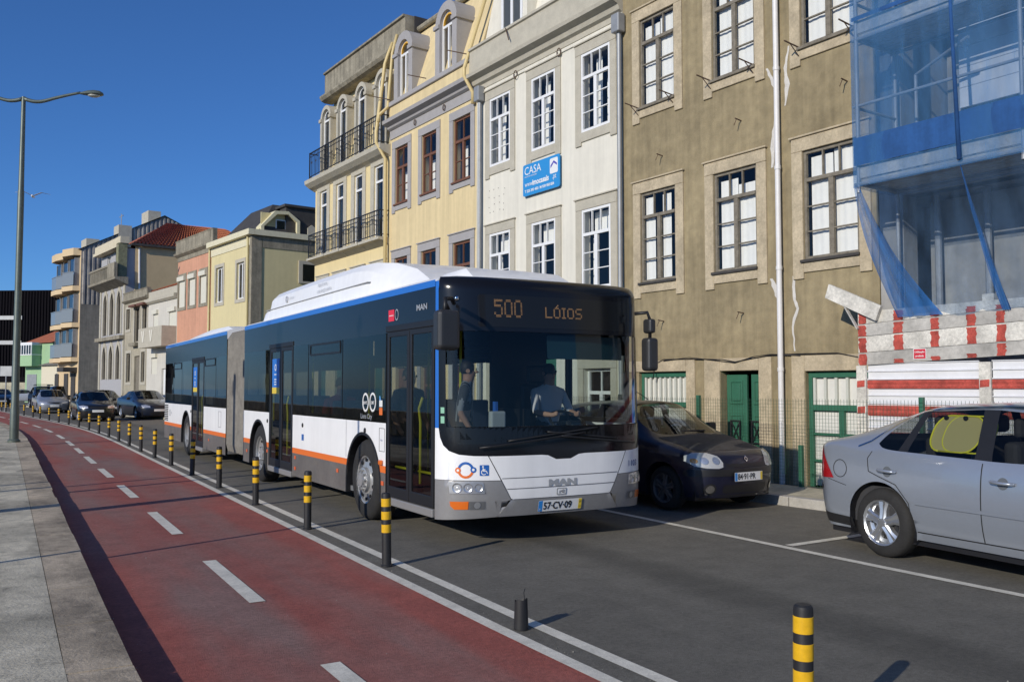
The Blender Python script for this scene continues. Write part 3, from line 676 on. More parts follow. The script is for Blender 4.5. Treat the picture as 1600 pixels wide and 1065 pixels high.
flat_text('T 223 395 450 / M 939 950 834', x0 + .08, z0 + .08, .088, m['white_paint'], sg, -.088, bold=.003, sx=1.02)
lg = MB(); lg.prism(rrect(x1 - .36, x1 - .06, z1 - .41, z1 - .06, .04), -.089, -.086); L = lg.build('logo_tile', m['white_paint'], sg)
lg = MB(); lg.prism([(x1 - .33, z1 - .22), (x1 - .21, z1 - .12), (x1 - .09, z1 - .20), (x1 - .09, z1 - .25), (x1 - .21, z1 - .17), (x1 - .33, z1 - .28)], -.092, -.0895); lg.build('roof_mark', M('sign_indigo', (.08, .06, .42), .5), L)

# ------------------------------------------------------------------ yellow house with brown windows
cols = [(-14.28, -13.45), (-12.6, -11.73), (-10.81, -9.9)]
LZ, UZ = (3.75, 5.48), (7.13, 8.84)
holes = [(a, b, *z) for a, b in cols for z in (LZ, UZ)] + [(-14.2, -13.4, 0, 2.2), (-12.6, -11.7, .4, 2.2), (-10.8, -9.9, .4, 2.2)]
y1 = house('yellow_house', 'yellow house with dark brown windows, grey surrounds and two arched dormers', -14.63, -9.625, 9.6, holes, m['yellow_wall'])
for i, (a, b) in enumerate(cols):
    for j, (c, d) in enumerate((LZ, UZ)):
        window(y1, a, b, c, d, m['brown_wood'], m['pane'], .36, 2, 2, 2, .06, .022, .03, m['stone_g'], dict(side=.2, top=.23, bot=.2, ear=.07, hood=(j == 0)), [(.05, .3, .03, .6), (.62, .95, .03, .6)] if i else [(.1, .4, .02, .6), (.55, .8, .02, .5)], .3, m['brown_wood'] if j else None, .05)
for a, b in [(-12.6, -11.7), (-10.8, -9.9)]: window(y1, a, b, .4, 2.2, m['brown_wood'], m['pane'], .3, 2, 2, 2, mat_sur=m['stone_g'])
MB().box(-14.18, -13.42, .1, .16, 0, 2.18).build('door_leaf', m['brown_wood'], y1)
c = MB(); c.box(-14.63, -9.63, -.03, .02, 9.18, 9.44); c.prism([(-.03, 9.46), (-.1, 9.5), (-.12, 9.56), (-.28, 9.62), (-.30, 9.72), (-.02, 9.76), (.05, 9.46)], -14.66, -9.6, 'yz'); c.build('cornice', m['stone_g'], y1)
a_ = MB(); a_.box(-14.62, -9.64, -.06, .3, 9.74, 10.16); a_.build('attic_plinth', m['yellow_wall'], y1)
MB().box(-14.66, -9.62, -.12, .0, 10.18, 10.32).build('attic_sill', m['stone_g'], y1, bevel=.02)
a_ = MB(); a_.add([(-14.62, .0, 10.1), (-9.64, .0, 10.1), (-9.64, .85, 12.75), (-14.62, .85, 12.75), (-14.62, 6, 12.75), (-9.64, 6, 12.75), (-14.62, 6, 9.6), (-9.64, 6, 9.6)], [(0, 1, 2, 3), (3, 2, 5, 4), (0, 3, 4, 6), (1, 7, 5, 2)]); a_.build('mansard', m['yellow_wall'], y1)
MB().tube([(-14.62, .72, 12.68), (-9.6, .72, 12.68)], .09, 10).build('gutter', m['stone_d'], y1, smooth='auto')
def dormer(b, cx, hw, z0, zs, mat, depth0, frame, key, sw=.24, z_imp=True, yellow=None, top_d=1.0):
    """arched dormer: stone face with an opening, cheeks running back to the slope"""
    rise = hw; n = 14
    inn = arch_pts(cx, z0, zs, hw, rise, n); out = arch_pts(cx, z0, zs, hw + sw, rise + sw, n)
    d = MB(); d.ring(out, inn, depth0, depth0 + top_d, closed=False); D = d.build('dormer', mat, b, smooth='auto')
    im = MB()
    for s in (-1, 1): im.box(min(cx + s * (hw - .0), cx + s * (hw + sw + .05)), max(cx + s * (hw - .0), cx + s * (hw + sw + .05)), depth0 - .05, depth0 + top_d - .25, zs - .07, zs + .05)
    im.build('impost', mat, D, bevel=.012)
    fr = MB(); y = depth0 + .10; e = .055
    i2 = arch_pts(cx, z0, zs, hw - e, rise - e, n); i1 = arch_pts(cx, z0, zs, hw, rise, n)
    fr.ring(i1, i2, y, y + .05, closed=False); fr.box(cx - hw + e, cx + hw - e, y - .002, y + .05, zs - .09, zs - .02); fr.box(cx - hw, cx + hw, y - .001, y + .05, z0, z0 + .07)
    if key == 2: fr.box(cx - .035, cx + .035, y - .004, y + .05, z0 + .07, zs - .09)
    fr.build('window_frame', frame, D)
    if yellow:
        yr = MB(); r1 = [(cx + (hw - e) * math.cos(math.pi * k / n), zs + (hw - e) * math.sin(math.pi * k / n)) for k in range(n + 1)]; r2 = [(cx + (hw - e - .045) * math.cos(math.pi * k / n), zs + (hw - e - .045) * math.sin(math.pi * k / n)) for k in range(n + 1)]
        yr.ring(r1, r2, y - .012, y + .04, closed=False); yr.build('arch_trim', yellow, D)
    g1 = [(cx + (hw - e) * math.cos(math.pi * k / n), zs - .02 + (hw - e) * math.sin(math.pi * k / n)) for k in range(n + 1)]
    MB().quad(*[(x, y + .025, z) for x, z in g1]).build('pane', m['pane'], D, recalc=False)
    for q in range(key):
        a = cx - hw + e + (0 if q == 0 else hw - e + .035); c_ = (cx + hw - e) if key == 1 or q == 1 else cx - .035
        MB().quad((a, y + .025, z0 + .07), (c_, y + .025, z0 + .07), (c_, y + .025, zs - .09), (a, y + .025, zs - .09)).build('pane', m['pane'], D, recalc=False)
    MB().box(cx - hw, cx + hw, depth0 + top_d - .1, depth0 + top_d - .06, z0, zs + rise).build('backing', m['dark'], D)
    return D
ylw = M('amber_trim', (.75, .42, .05), .5)
for cx in (-13.79, -11.22): dormer(y1, cx, .345, 10.34, 11.72, m['stone_g'], -.03, m['white_paint'], 2, .25, yellow=ylw)
for x in (-14.5, -12.2, -9.95): MB().bar((x, -.1, 10.4), (x - .28, -.55, 10.5), .022).build('iron_strut', m['rust'], y1)
for x in (-12.95, -11.25): MB().tube([(x + .06 * math.cos(a), -.06, 9.32 + .08 * math.sin(a)) for a in [k * math.pi / 6 for k in range(13)]], .012, 6).build('iron_ring', m['rust'], y1, smooth=True)
yp = M('yellow_pipe', (.68, .53, .25), .5)
MB().tube([(-9.75, .55, 12.6), (-9.75, -.0, 10.9), (-9.72, -.33, 9.9), (-9.72, -.33, 9.7), (-9.66, -.1, 9.3), (-9.66, -.1, 9.0)], .05, 10).build('downpipe', yp, y1, smooth=True)
# tiled roof above the mansard
def tiled_roof(b, x0, x1, ya, za, yb, zb, pitch=.23, mat=None, along='y', part='roof'):
    r = MB(); n = int((x1 - x0) / pitch * 4); rows = max(2, int(math.hypot(yb - ya, zb - za) / .38))
    for j in range(rows):
        for e in (0, 1):
            t = (j + e) / rows
            for k in range(n + 1):
                x = x0 + (x1 - x0) * k / n; r.v.append((x, ya + (yb - ya) * t, za + (zb - za) * t + .045 * math.sin(2 * math.pi * k / 4 + .3) + (.03 if e == 0 else 0)))
    w = n + 1
    for j in range(rows):
        for k in range(n): o = (2 * j) * w + k; r.f.append((o, o + 1, o + w + 1, o + w))
    return r.build(part, mat or m['tile'], b, recalc=False)
tiled_roof(y1, -14.5, -11.6, 1.2, 13.15, 4.2, 14.5); MB().box(-11.5, -10.8, 1.6, 2.4, 12.7, 14.3).build('chimney', m['yellow_wall'], y1)

# ------------------------------------------------------------------ tall yellow house with iron balconies
XS = [(-20.22, -19.59), (-18.77, -18.14), (-17.26, -16.63), (-15.75, -15.1)]
holes = [(a, b, 6.2, 8.58) for a, b in XS] + [(a, b, 2.9, 5.3) for a, b in XS] + [(a, b, .0, 2.3) for a, b in XS]
y2 = house('balcony_house', 'tall pale yellow house with two iron balconies and four arched top windows', -20.7, -14.635, 8.95, holes, m['yellow_wall2'])
for a, b in XS:
    window(y2, a, b, 6.2, 8.58, m['white_paint'], m['pane'], .215, 1, 1, 1, .06, .02, .03, m['stone_w'], dict(side=.25, top=.24, bot=.01, ear=0, hood=True), None)
    window(y2, a, b, 2.9, 5.3, m['white_paint'], m['pane'], .215, 1, 1, 1, .06, .02, .03, m['stone_w'], dict(side=.25, top=.24, bot=.01, ear=0, hood=True), None)
    MB().box(a, b, .08, .12, 0, 2.28).build('door_leaf', m['green_wood'], y2)
    cx = (a + b) / 2; dormer(y2, cx, .33, 9.12, 11.2, m['stone_w'], .02, m['white_paint'], 1, .14, top_d=.45)
up = MB(); x0, x1 = -20.62, -14.64
up.add([(x0, .04, 9.05), (x1, .04, 9.05), (x1, .62, 12.1), (x0 + .25, .62, 12.1), (x0 + .25, 6, 12.1), (x1, 6, 12.1), (x0, 6, 9.05), (x1, 6, 9.05)], [(3, 2, 5, 4), (0, 3, 4, 6), (1, 7, 5, 2)])
def slope_with_holes(mb, x0, x1, za, zb, fy, holes):
    xs = sorted({x0, x1} | {v for h in holes for v in h[:2]}); zs = sorted({za, zb} | {v for h in holes for v in h[2:]})
    for a, b in zip(xs, xs[1:]):
        for c, d in zip(zs, zs[1:]):
            if any(h[0] < (a + b) / 2 < h[1] and h[2] < (c + d) / 2 < h[3] for h in holes): continue
            mb.quad((a, fy(c), c), (b, fy(c), c), (b, fy(d), d), (a, fy(d), d))
slope_with_holes(up, x0 + .1, x1, 9.05, 12.1, lambda z: .04 + .58 * (z - 9.05) / 3.05, [(a, b, 9.1, 11.2) for a, b in XS])
up.build('mansard', m['yellow_wall2'], y2)
c = MB(); c.prism([(.0, 8.70), (-.06, 8.74), (-.2, 8.80), (-.36, 8.92), (-.38, 9.05), (.1, 9.06), (.1, 8.7)], -20.85, -14.62, 'yz'); c.build('cornice', m['stone_w'], y2)
c = MB(); c.prism([(.25, 11.95), (.12, 12.0), (.05, 12.10), (.05, 12.16), (.25, 12.2), (.25, 12.98), (.18, 13.0), (.18, 13.06), (.55, 13.06), (.55, 11.95)], -20.55, -14.2, 'yz'); c.build('parapet', m['stone_d'], y2)
MB().box(-14.2, -14.16, .55, 5, 11.9, 13.06).build('parapet_end', m['slate'], y2)
def balcony(b, x0, x1, z, h, n_panels, y0=-.32, slab=None, posts=None):
    if slab:
        for (sa, sb) in slab:
            s = MB(); s.prism([(0, z - .22), (-.22, z - .10), (-.36, z - .08), (-.36, z), (0, z)], sa, sb, 'yz'); s.build('balcony_slab', m['stone_w'], b)
    P = []
    for k in range(n_panels):
        a, c = x0 + (x1 - x0) * k / n_panels, x0 + (x1 - x0) * (k + 1) / n_panels; r = MB()
        r.bar((a, y0, z + h), (c, y0, z + h), .04, .03); r.bar((a, y0, z + .08), (c, y0, z + .08), .025); r.bar((a, y0, z + h - .14), (c, y0, z + h - .14), .02)
        nb = int((c - a) / .125)
        for q in range(nb):
            x = a + (c - a) * (q + .5) / nb; r.bar((x, y0, z + .08), (x, y0, z + h), .016)
            if q % 3 == 1: r.tube([(x + .05 * math.cos(t), y0, z + h * .62 + .05 * math.sin(t)) for t in [j * math.pi / 4 for j in range(9)]], .007, 4)
        r.bar((a + .01, y0, z), (a + .01, y0, z + h + .03), .03); P.append(r.build('railing', m['iron'], b))
    for x in (x0, x1):
        r = MB(); r.bar((x, y0, z + h), (x, 0, z + h), .03); r.bar((x, y0, z + .08), (x, 0, z + .08), .025)
        for q in range(2): r.bar((x, y0 * (q + .5) / 2, z + .08), (x, y0 * (q + .5) / 2, z + h), .014)
        r.build('railing_end', m['iron'], b)
balcony(y2, -20.5, -14.75, 9.06, .93, 4)
balcony(y2, -20.5, -14.72, 6.2, .82, 4, slab=[(-20.6, -19.05), (-19.0, -17.75), (-17.7, -16.25), (-16.2, -14.7)])
MB().tube([(-14.75, .1, 12.3), (-14.75, -.05, 11.9), (-14.83, -.12, 11.6), (-14.78, -.42, 9.4), (-14.78, -.42, 9.1), (-14.70, -.14, 8.6), (-14.70, -.12, 0)], .055, 10).build('downpipe', yp, y2, smooth=True)
MB().tube([(-14.55, .15, 12.5), (-14.55, -.0, 11.9), (-14.6, -.12, 10.2), (-14.66, -.40, 9.9), (-14.66, -.40, 9.7)], .05, 10).build('downpipe', yp, y1, smooth=True)
# ------------------------------------------------------------------ construction site: frame building, scaffold, net, hoarding, wire fence
cb = thing('concrete_frame_building', 'raw concrete building shell under construction behind blue scaffold netting', 'building'); front(cb)
f = MB(); wall_holes(f, 1.96, 13, -.03, 4.9, [(2.35, 5.6, 0, 4.45), (6.2, 9.4, 0, 4.45)], 0, .35); wall_holes(f, 1.96, 13, 4.9, 12, [(2.35, 3.2, 5.0, 7.8), (4.6, 5.6, 5.0, 7.8), (6.2, 9.4, 5, 7.8)], 0, .35)
f.quad((1.96, 0, -.03), (1.96, 0, 12), (1.96, 9, 12), (1.96, 9, -.03)); f.quad((13, 0, 0), (13, 9, 0), (13, 9, 12), (13, 0, 12)); f.quad((1.96, 0, 12), (13, 0, 12), (13, 9, 12), (1.96, 9, 12)); f.quad((1.96, 9, 0), (1.96, 9, 12), (13, 9, 12), (13, 9, 0))
f.build('wall', m['concrete_wall'], cb)
MB().box(2.0, 12.9, 1.9, 2.1, 0, 12).build('back_wall', m['concrete_wall'], cb); MB().box(2.4, 5.5, .62, .7, 0, 4.4).build('block_wall', m['concrete_wall'], cb); MB().box(2.0, 12.9, .1, 1.9, 4.45, 4.9).build('floor_slab', m['concrete_wall'], cb)
for x in (2.62, 3.36, 4.3): MB().tube([(x, .45, 0), (x, .45, 4.44)], .05 if x < 4 else .06, 10).build('steel_prop', m['steel'], cb, smooth='auto')
MB().box(4.35, 4.75, .2, .61, 0, 4.44).build('column', m['concrete_wall'], cb)
for i in range(5): MB().box(3.28, 4.55, -.06, -.01, 5.5 + i * .285, 5.78 + i * .285).build('white_panel', m['sheet_w'], cb, bevel=.006)
sc = thing('scaffold', 'tubular scaffold with plank decks and toe boards projecting over the hoarding', 'scaffold'); front(sc)
Y0, Y1 = -1.08, -.15
for x in (2.36, 4.62, 6.9, 9.2):
    for y in (Y0, Y1): MB().tube([(x, y, 4.35 if y == Y0 else 2.5), (x, y, 9.6)], .028, 8).build('standard', m['steel'], sc, smooth='auto')
for z in (4.47, 6.55, 8.6):
    for y in (Y0, Y1): MB().tube([(2.3, y, z), (9.4, y, z)], .028, 8).build('ledger', m['steel'], sc, smooth='auto')
    for k in range(4): MB().box(2.33, 9.2, Y0 + .03 + k * .225, Y0 + .24 + k * .225, z + .035, z + .075).build('deck_plank', m['plank_g'], sc)
    MB().box(2.34, 9.2, Y0 - .005, Y0 + .02, z + .08, z + .26).build('toe_board', m['plank_g'], sc)
    for x in (2.36, 4.62, 6.9): MB().tube([(x, Y0, z), (x, Y1, z)], .026, 8).build('transom', m['steel'], sc, smooth='auto')
    for dz in (.55, 1.12): MB().tube([(2.3, Y0, z + dz), (9.4, Y0, z + dz)], .022, 8).build('guard_rail', m['steel'], sc, smooth='auto'); MB().tube([(2.36, Y0, z + dz - .03), (2.36, Y1, z + dz - .03)], .022, 8).build('guard_rail', m['steel'], sc, smooth='auto')
MB().tube([(2.9, -.5, 4.6), (2.9, -.5, 6.0), (3.8, -.75, 6.2)], .025, 8).build('brace', m['steel'], sc, smooth='auto')
nt = thing('scaffold_net', 'translucent blue safety net wrapped round the scaffold and hanging loose below', 'net'); front(nt)
def cloth(path, z0f, z1f, n, nz, amp, seed, name='net_sheet', mat='net'):
    r = random.Random(seed); c = MB()
    for j in range(nz + 1):
        for k in range(n + 1):
            u = k / n; x, y = path(u, j / nz); z = z0f(u) + (z1f(u) - z0f(u)) * j / nz
            w = amp * (math.sin(u * 17 + seed) + .6 * math.sin(u * 41 + 2 * j / nz)) * (.4 + .6 * math.sin(math.pi * j / nz)); c.v.append((x, y - abs(w), z))
    c.f = [(j * (n + 1) + k, j * (n + 1) + k + 1, (j + 1) * (n + 1) + k + 1, (j + 1) * (n + 1) + k) for j in range(nz) for k in range(n)]
    return c.build(name, m[mat], nt, smooth=True, recalc=False)
cloth(lambda u, v: (2.32 + u * 7, Y0 - .05), lambda u: 4.42, lambda u: 9.6, 90, 24, .03, 1)
cloth(lambda u, v: (2.30 + .012 * math.sin(u * 9), Y0 - .05 + u * (Y1 - Y0 + .05)), lambda u: 4.42, lambda u: 9.6, 12, 16, .0, 2)
cloth(lambda u, v: (2.33 + u * 7, Y0 - .062), lambda u: 4.72, lambda u: 5.12, 50, 4, .006, 3, 'doubled_band', 'net_solid')
cloth(lambda u, v: (2.33 + u * 7, Y0 - .062), lambda u: 6.80, lambda u: 6.86, 50, 2, .006, 3, 'doubled_band', 'net_solid')
def lower(u, v):           # v = 0 at the bottom, 1 at the deck; the left edge swings in towards the bottom
    e = (1 - v) ** 1.15; return (2.30 + .52 * e + u * (1 - .06 * e) * 4.5, Y0 + .45 * e)
cloth(lower, lambda u: 2.55, lambda u: 4.44, 90, 24, .05, 5, mat='net_thin')
for (xa, xb, seed, wd, bow) in ((2.34, 2.98, 8, .62, .10), (3.85, 4.17, 11, .08, .03)):
    g = MB(); N_ = 24; K_ = 9
    for j in range(N_ + 1):
        t = j / N_; x = xa + (xb - xa) * t - bow * math.sin(math.pi * t); z = 4.44 - 1.86 * t; ww = wd * (.12 + .95 * t)
        for k in range(K_): g.v.append((x + ww * (k / (K_ - 1) - .5), Y0 + .42 * t - .03 - .035 * math.sin(k * 2.1 + t * 4 + seed) * (.3 + t), z))
    g.f = [(j * K_ + k, j * K_ + k + 1, (j + 1) * K_ + k + 1, (j + 1) * K_ + k) for j in range(N_) for k in range(K_ - 1)]; g.build('gathered_fold', m['net_fold'], nt, smooth=True)
MB().tube([(3.82, Y0 - .07, 9.5), (3.80, Y0 - .08, 6.5), (3.86, Y0 - .07, 4.5)], [.03, .022, .03], 8).build('gathered_fold', m['net_solid'], nt, smooth=True)

hd = thing('site_hoarding', 'white hoarding of rough planks and corrugated sheet with red painted stripes', 'hoarding'); front(hd)
Y = -.62
lines = [(2.685, 2.625), (2.515, 2.60), (2.335, 2.425), (2.10, 2.185), (1.915, 2.005)]   # heights of the joints at the left and right end
for i in range(4):
    (a0, b0), (a1, b1) = lines[i], lines[i + 1]
    if i == 0: a0 = 2.705; b0 = 2.66
    xl, xr = 2.0, 8.4; k = (xr - 2.1) / (4.33 - 2.1)
    P = MB(); dy = .004 * (i % 2)
    P.prism([(xl, a1 + .003), (xr, a1 + (b1 - a1) * k + .003), (xr, max(a1 + (b1 - a1) * k + .01, a0 + (b0 - a0) * k - .003)), (xl, a0 - .003)], Y - .03 - dy, Y - dy)
    pk = P.build('plank', m['plank'] if i in (0, 2) else m['plank_g'], hd, bevel=.003, seg=1)
    for q, (s0, s1) in enumerate([(2.0, 2.15), (2.56, 2.73), (3.11, 3.26), (3.61, 3.76), (4.0, 4.14), (4.6, 4.76), (5.1, 5.26)]):
        f0 = (s0 - 2.1) / 2.23; zlo, zhi = a1 + (b1 - a1) * f0 + .012, a0 + (b0 - a0) * f0 - .012
        if zhi - zlo < .03: continue
        r = random.Random(i * 31 + q); sh = MB(); n = 7; L_ = []; Rr = []
        cut = 1 if i < 3 or q in (0, 4) else .35
        for j in range(n + 1):
            z = zlo + (zhi - zlo) * cut * j / n; L_.append((s0 + r.uniform(0, .025), z)); Rr.append((s1 - r.uniform(0, .03), z))
        sh.quad(*[(x, Y - .0335 - dy, z) for x, z in L_ + Rr[::-1]]); sh.build('red_stripe', m['red_paint'], pk, recalc=False)
def sheet(x0, x1):
    s = MB(); z = .12
    prof = []
    while z < 1.92:
        prof += [(Y + .005, z), (Y + .005, z + .085), (Y - .02, z + .095), (Y - .02, z + .105)]; z += .115
    s.v = [(x, y, zz) for y, zz in prof for x in (x0, x1)]; s.f = [(2 * i, 2 * i + 1, 2 * i + 3, 2 * i + 2) for i in range(len(prof) - 1)]
    o = s.build('corrugated_sheet', m['sheet_w'], hd)
    for za, zb in ((1.585, 1.70), (1.2, 1.345), (.85, .97), (.45, .57)):
        t = MB(); t.prism([(Y - .024, za), (Y - .03, (za + zb) / 2 - .03), (Y - .022, (za + zb) / 2), (Y - .03, (za + zb) / 2 + .03), (Y - .024, zb), (Y, zb), (Y, za)], x0 + .005, x1 - .005, 'yz'); t.build('red_stripe', m['red_paint'], o)
sheet(2.13, 3.77); sheet(3.93, 6.2); sheet(6.3, 8.4)
for x0, x1, zt in ((1.97, 2.12, 2.66), (3.775, 3.925, 1.93), (6.205, 6.295, 1.95)): 
    p = MB().box(x0, x1, Y - .05, Y - .004 if zt < 2 else Y, .1, zt if zt < 2 else 1.915).build('post', m['plank'], hd, bevel=.005)
    for za, zb in ((1.60, 1.705), (1.22, 1.33)):
        MB().quad((x0 + .01, Y - .053, za), (x1 - .015, Y - .053, za + .01), (x1 - .01, Y - .053, zb), (x0 + .015, Y - .053, zb - .01)).build('red_mark', m['red_paint'], p, recalc=False)
lp = MB(); lp.prism([(1.56, 3.15), (1.49, 2.95), (2.33, 2.55), (2.42, 2.76)], Y - .10, Y - .04); lp.build('loose_plank', m['plank'], hd, bevel=.004)
MB().bar((1.75, Y - .06, 2.9), (2.02, Y - .06, 2.45), .05, .02).build('strut', m['plank_g'], hd)
MB().box(3.82, 3.97, Y + .0, Y + .12, 2.6, 2.81).build('post_top', m['plank'], hd)
ns = thing('warning_sign', 'small red warning sign with white lettering on the hoarding', 'sign'); front(ns)
MB().box(2.87, 3.06, Y - .046, Y - .041, 1.985, 2.135).build('plate', m['plate_w'], ns); MB().box(2.88, 3.05, Y - .049, Y - .0465, 1.995, 2.125).build('red_face', M('sign_red', (.62, .03, .05), .5), ns)
flat_text('Utilização', 2.965, 2.075, .037, m['plate_w'], ns, Y - .051, align='CENTER', bold=.0008); flat_text('proibida', 2.965, 2.02, .037, m['plate_w'], ns, Y - .051, align='CENTER', bold=.0008)
jb = tag(front(MB().box(1.79, 1.95, -.1, -.02, 2.22, 2.62).build('meter_box', M('turquoise_box', (.12, .33, .25), .6), bevel=.01)), 'turquoise meter box on the brown wall beside the hoarding', 'box'); 

wf = thing('wire_fence', 'low green welded wire fence along the pavement in front of houses', 'fence'); front(wf)
YF = -1.10; w = MB()
x = -6.0
while x < 7.0: w.box(x - .0017, x + .0017, YF - .0017, YF + .0017, .14, 1.43); x += .052
z = .15
while z < 1.44: w.box(-6, 7, YF - .0050, YF - .0020, z - .0015, z + .0015); z += .052
w.build('wire_mesh', m['green_wire'], wf, kind='stuff')
for x in (-4.7, -2.8, -.8, 1.28, 3.22, 5.2): MB().box(x - .03, x + .03, YF + .006, YF + .066, .1, 1.47 if abs(x - 1.28) > .1 else .74).build('post', m['green_wood'], wf, bevel=.004)
# ------------------------------------------------------------------ houses farther down the street (second frontage line)
def plain_window(b, x0, x1, z0, z1, sur=None, frame=None, glass=None, y=.08, side=.16, shutter=None):
    f = MB(); fr = .07; f.ring([(x0, z0), (x1, z0), (x1, z1), (x0, z1)], [(x0 + fr, z0 + fr), (x1 - fr, z0 + fr), (x1 - fr, z1 - fr), (x0 + fr, z1 - fr)], y, y + .05); f.box((x0 + x1) / 2 - .04, (x0 + x1) / 2 + .04, y - .002, y + .05, z0 + fr, z1 - fr)
    W = f.build('window', frame or m['white_paint'], b)
    if shutter:
        s = MB(); s.box(x0 + .02, x1 - .02, y - .06, y - .01, z0, z1 - .02); s.box(x0 - .02, x1 + .02, -.12, y - .07, z1 - .2, z1 + .02); s.build('roller_shutter', shutter, W)
    else:
        for a, c in ((x0 + fr, (x0 + x1) / 2 - .04), ((x0 + x1) / 2 + .04, x1 - fr)): MB().quad((a, y + .03, z0 + fr), (c, y + .03, z0 + fr), (c, y + .03, z1 - fr), (a, y + .03, z1 - fr)).build('pane', glass or m['pane_dark'], W, recalc=False)
    if sur:
        s = MB(); s.ring([(x0 - side, z0 - side), (x1 + side, z0 - side), (x1 + side, z1 + side), (x0 - side, z1 + side)], [(x0, z0), (x1, z0), (x1, z1), (x0, z1)], -.03, .02); s.build('stone_surround', sur, W)
    return W
# butter yellow two-storey house with a visible side wall
W1 = [(-4.28, -3.38, 5.5, 7.12), (-1.72, -.85, 5.47, 7.08)]
py = house('butter_yellow_house', 'butter yellow two-storey house with dark roof and side wall in view', -4.95, 0, 8.1, W1 + [(-4.3, -3.4, .5, 2.9), (-1.75, -.8, 0, 2.9)], m['cream_yellow'], 11, True)
for w in W1: plain_window(py, *w, sur=m['stone_w'])
plain_window(py, -4.3, -3.4, .5, 2.9, sur=m['stone_w']); MB().box(-1.73, -.82, .1, .15, 0, 2.88).build('door_leaf', m['green_wood'], py)
p = MB(); p.box(-.22, .03, -.04, 0, 0, 8.1); p.box(.002, .035, -.04, .42, 0, 8.1); p.build('corner_pilaster', m['stone_d'], py)
p = MB(); p.box(-4.98, .18, -.25, .01, 8.12, 8.36); p.box(.01, .18, .0, 11, 8.12, 8.36); p.box(-4.95, 0, -.03, 0, 7.72, 8.1); p.build('cornice', M('cream_trim', (.68, .63, .45), .8, var=.06), py)
p = MB(); p.box(.002, .03, .45, 11, 7.62, 8.1); p.build('frieze', m['stone_d'], py)
sw = MB(); sw.box(.005, .06, 2.12, 3.6, 6.2, 7.2); s_ = sw.build('side_window', m['stone_w'], py); MB().box(.062, .07, 2.3, 3.5, 6.3, 7.05).build('pane', m['pane_dark'], s_)
ro = MB(); ro.add([(.0, .3, 8.37), (.0, 11, 8.37), (-4.95, 11, 8.37), (-4.95, .3, 8.37), (-1.2, 1.4, 9.8), (-1.2, 9, 9.8), (-3.7, 9, 9.8), (-3.7, 1.4, 9.8)], [(0, 1, 5, 4), (1, 2, 6, 5), (2, 3, 7, 6), (3, 0, 4, 7), (4, 5, 6, 7)])
ro.build('roof', m['slate'], py)
MB().box(-.75, -.1, 1.55, 6, 8.37, 9.55).build('roof_box', m['slate'], py); MB().box(-1.05, -.0, 1.45, 6, 9.55, 9.66).build('roof_box_cap', m['slate'], py)
# side dormer with a chamfered arch
dm = MB(); pr = lambda e: [(.35 + e, 8.38), (.35 + e, 8.55), (1.0 + e * .6, 9.28 - e), (1.6, 9.32 - e), (2.15 - e, 8.95 - e * .5), (2.15 - e, 8.38)]
dm.ring(pr(0), pr(.14), -.5, .05, plane='yz', closed=False); D = dm.build('dormer', M('cream_trim2', (.70, .64, .42), .8), py)
MB().box(-.25, -.2, .45, 2.05, 8.38, 9.2).build('dormer_face', m['cream_yellow'], D); MB().box(-.19, -.15, 1.1, 2.0, 8.5, 8.95).build('dormer_window', m['white_paint'], D); MB().box(-.148, -.14, 1.15, 1.52, 8.54, 8.9).build('pane', m['pane_dark'], D); MB().box(-.148, -.14, 1.6, 1.95, 8.54, 8.9).build('pane', m['pane_dark'], D)
MB().prism([(2.55, 8.37), (2.95, 8.37), (2.95, 8.7), (2.75, 8.85), (2.55, 8.7)], -.1, .0, 'yz').build('finial', m['stone_w'], py)
MB().tube([(-.35, -.08, 0), (-.35, -.08, 8.1)], .05, 8).build('downpipe', m['cream_yellow'], py, smooth='auto')
# pink house
W2 = [(-9.6, -8.6, 5.64, 7.18), (-8.02, -7.09, 5.64, 7.17), (-6.42, -5.53, 5.63, 7.16)]
pk = house('pink_house', 'salmon pink house with three white roller shutters and cement parapet', -9.8, -4.98, 8.0, W2 + [(-9.4, -8.5, 0, 2.6), (-7.9, -7.0, .6, 2.5), (-6.3, -5.4, .6, 2.5)], m['pink_wall'], 9, True)
shm = M('cream_shutter', (.68, .65, .54), .6, var=.04)
for w in W2: plain_window(pk, *w, sur=m['stone_d'], shutter=shm)
for w in [(-7.9, -7.0, .6, 2.5), (-6.3, -5.4, .6, 2.5)]: plain_window(pk, *w, sur=m['stone_d'], shutter=shm)
MB().box(-9.38, -8.52, .1, .15, 0, 2.58).build('door_leaf', m['brown_wood'], pk)
p = MB(); p.box(-9.8, -4.98, -.03, .02, 8.0, 8.22); p.prism([(.1, 8.22), (-.05, 8.22), (-.2, 8.32), (-.22, 8.4), (-.1, 8.44), (-.1, 8.98), (-.14, 9.06), (.1, 9.06)], -9.9, -4.5, 'yz'); p.build('parapet', m['stone_d'], pk)
MB().tube([(-5.05, -.06, 0), (-5.05, -.06, 8.1)], .05, 8).build('downpipe', m['cream_yellow'], pk, smooth='auto')
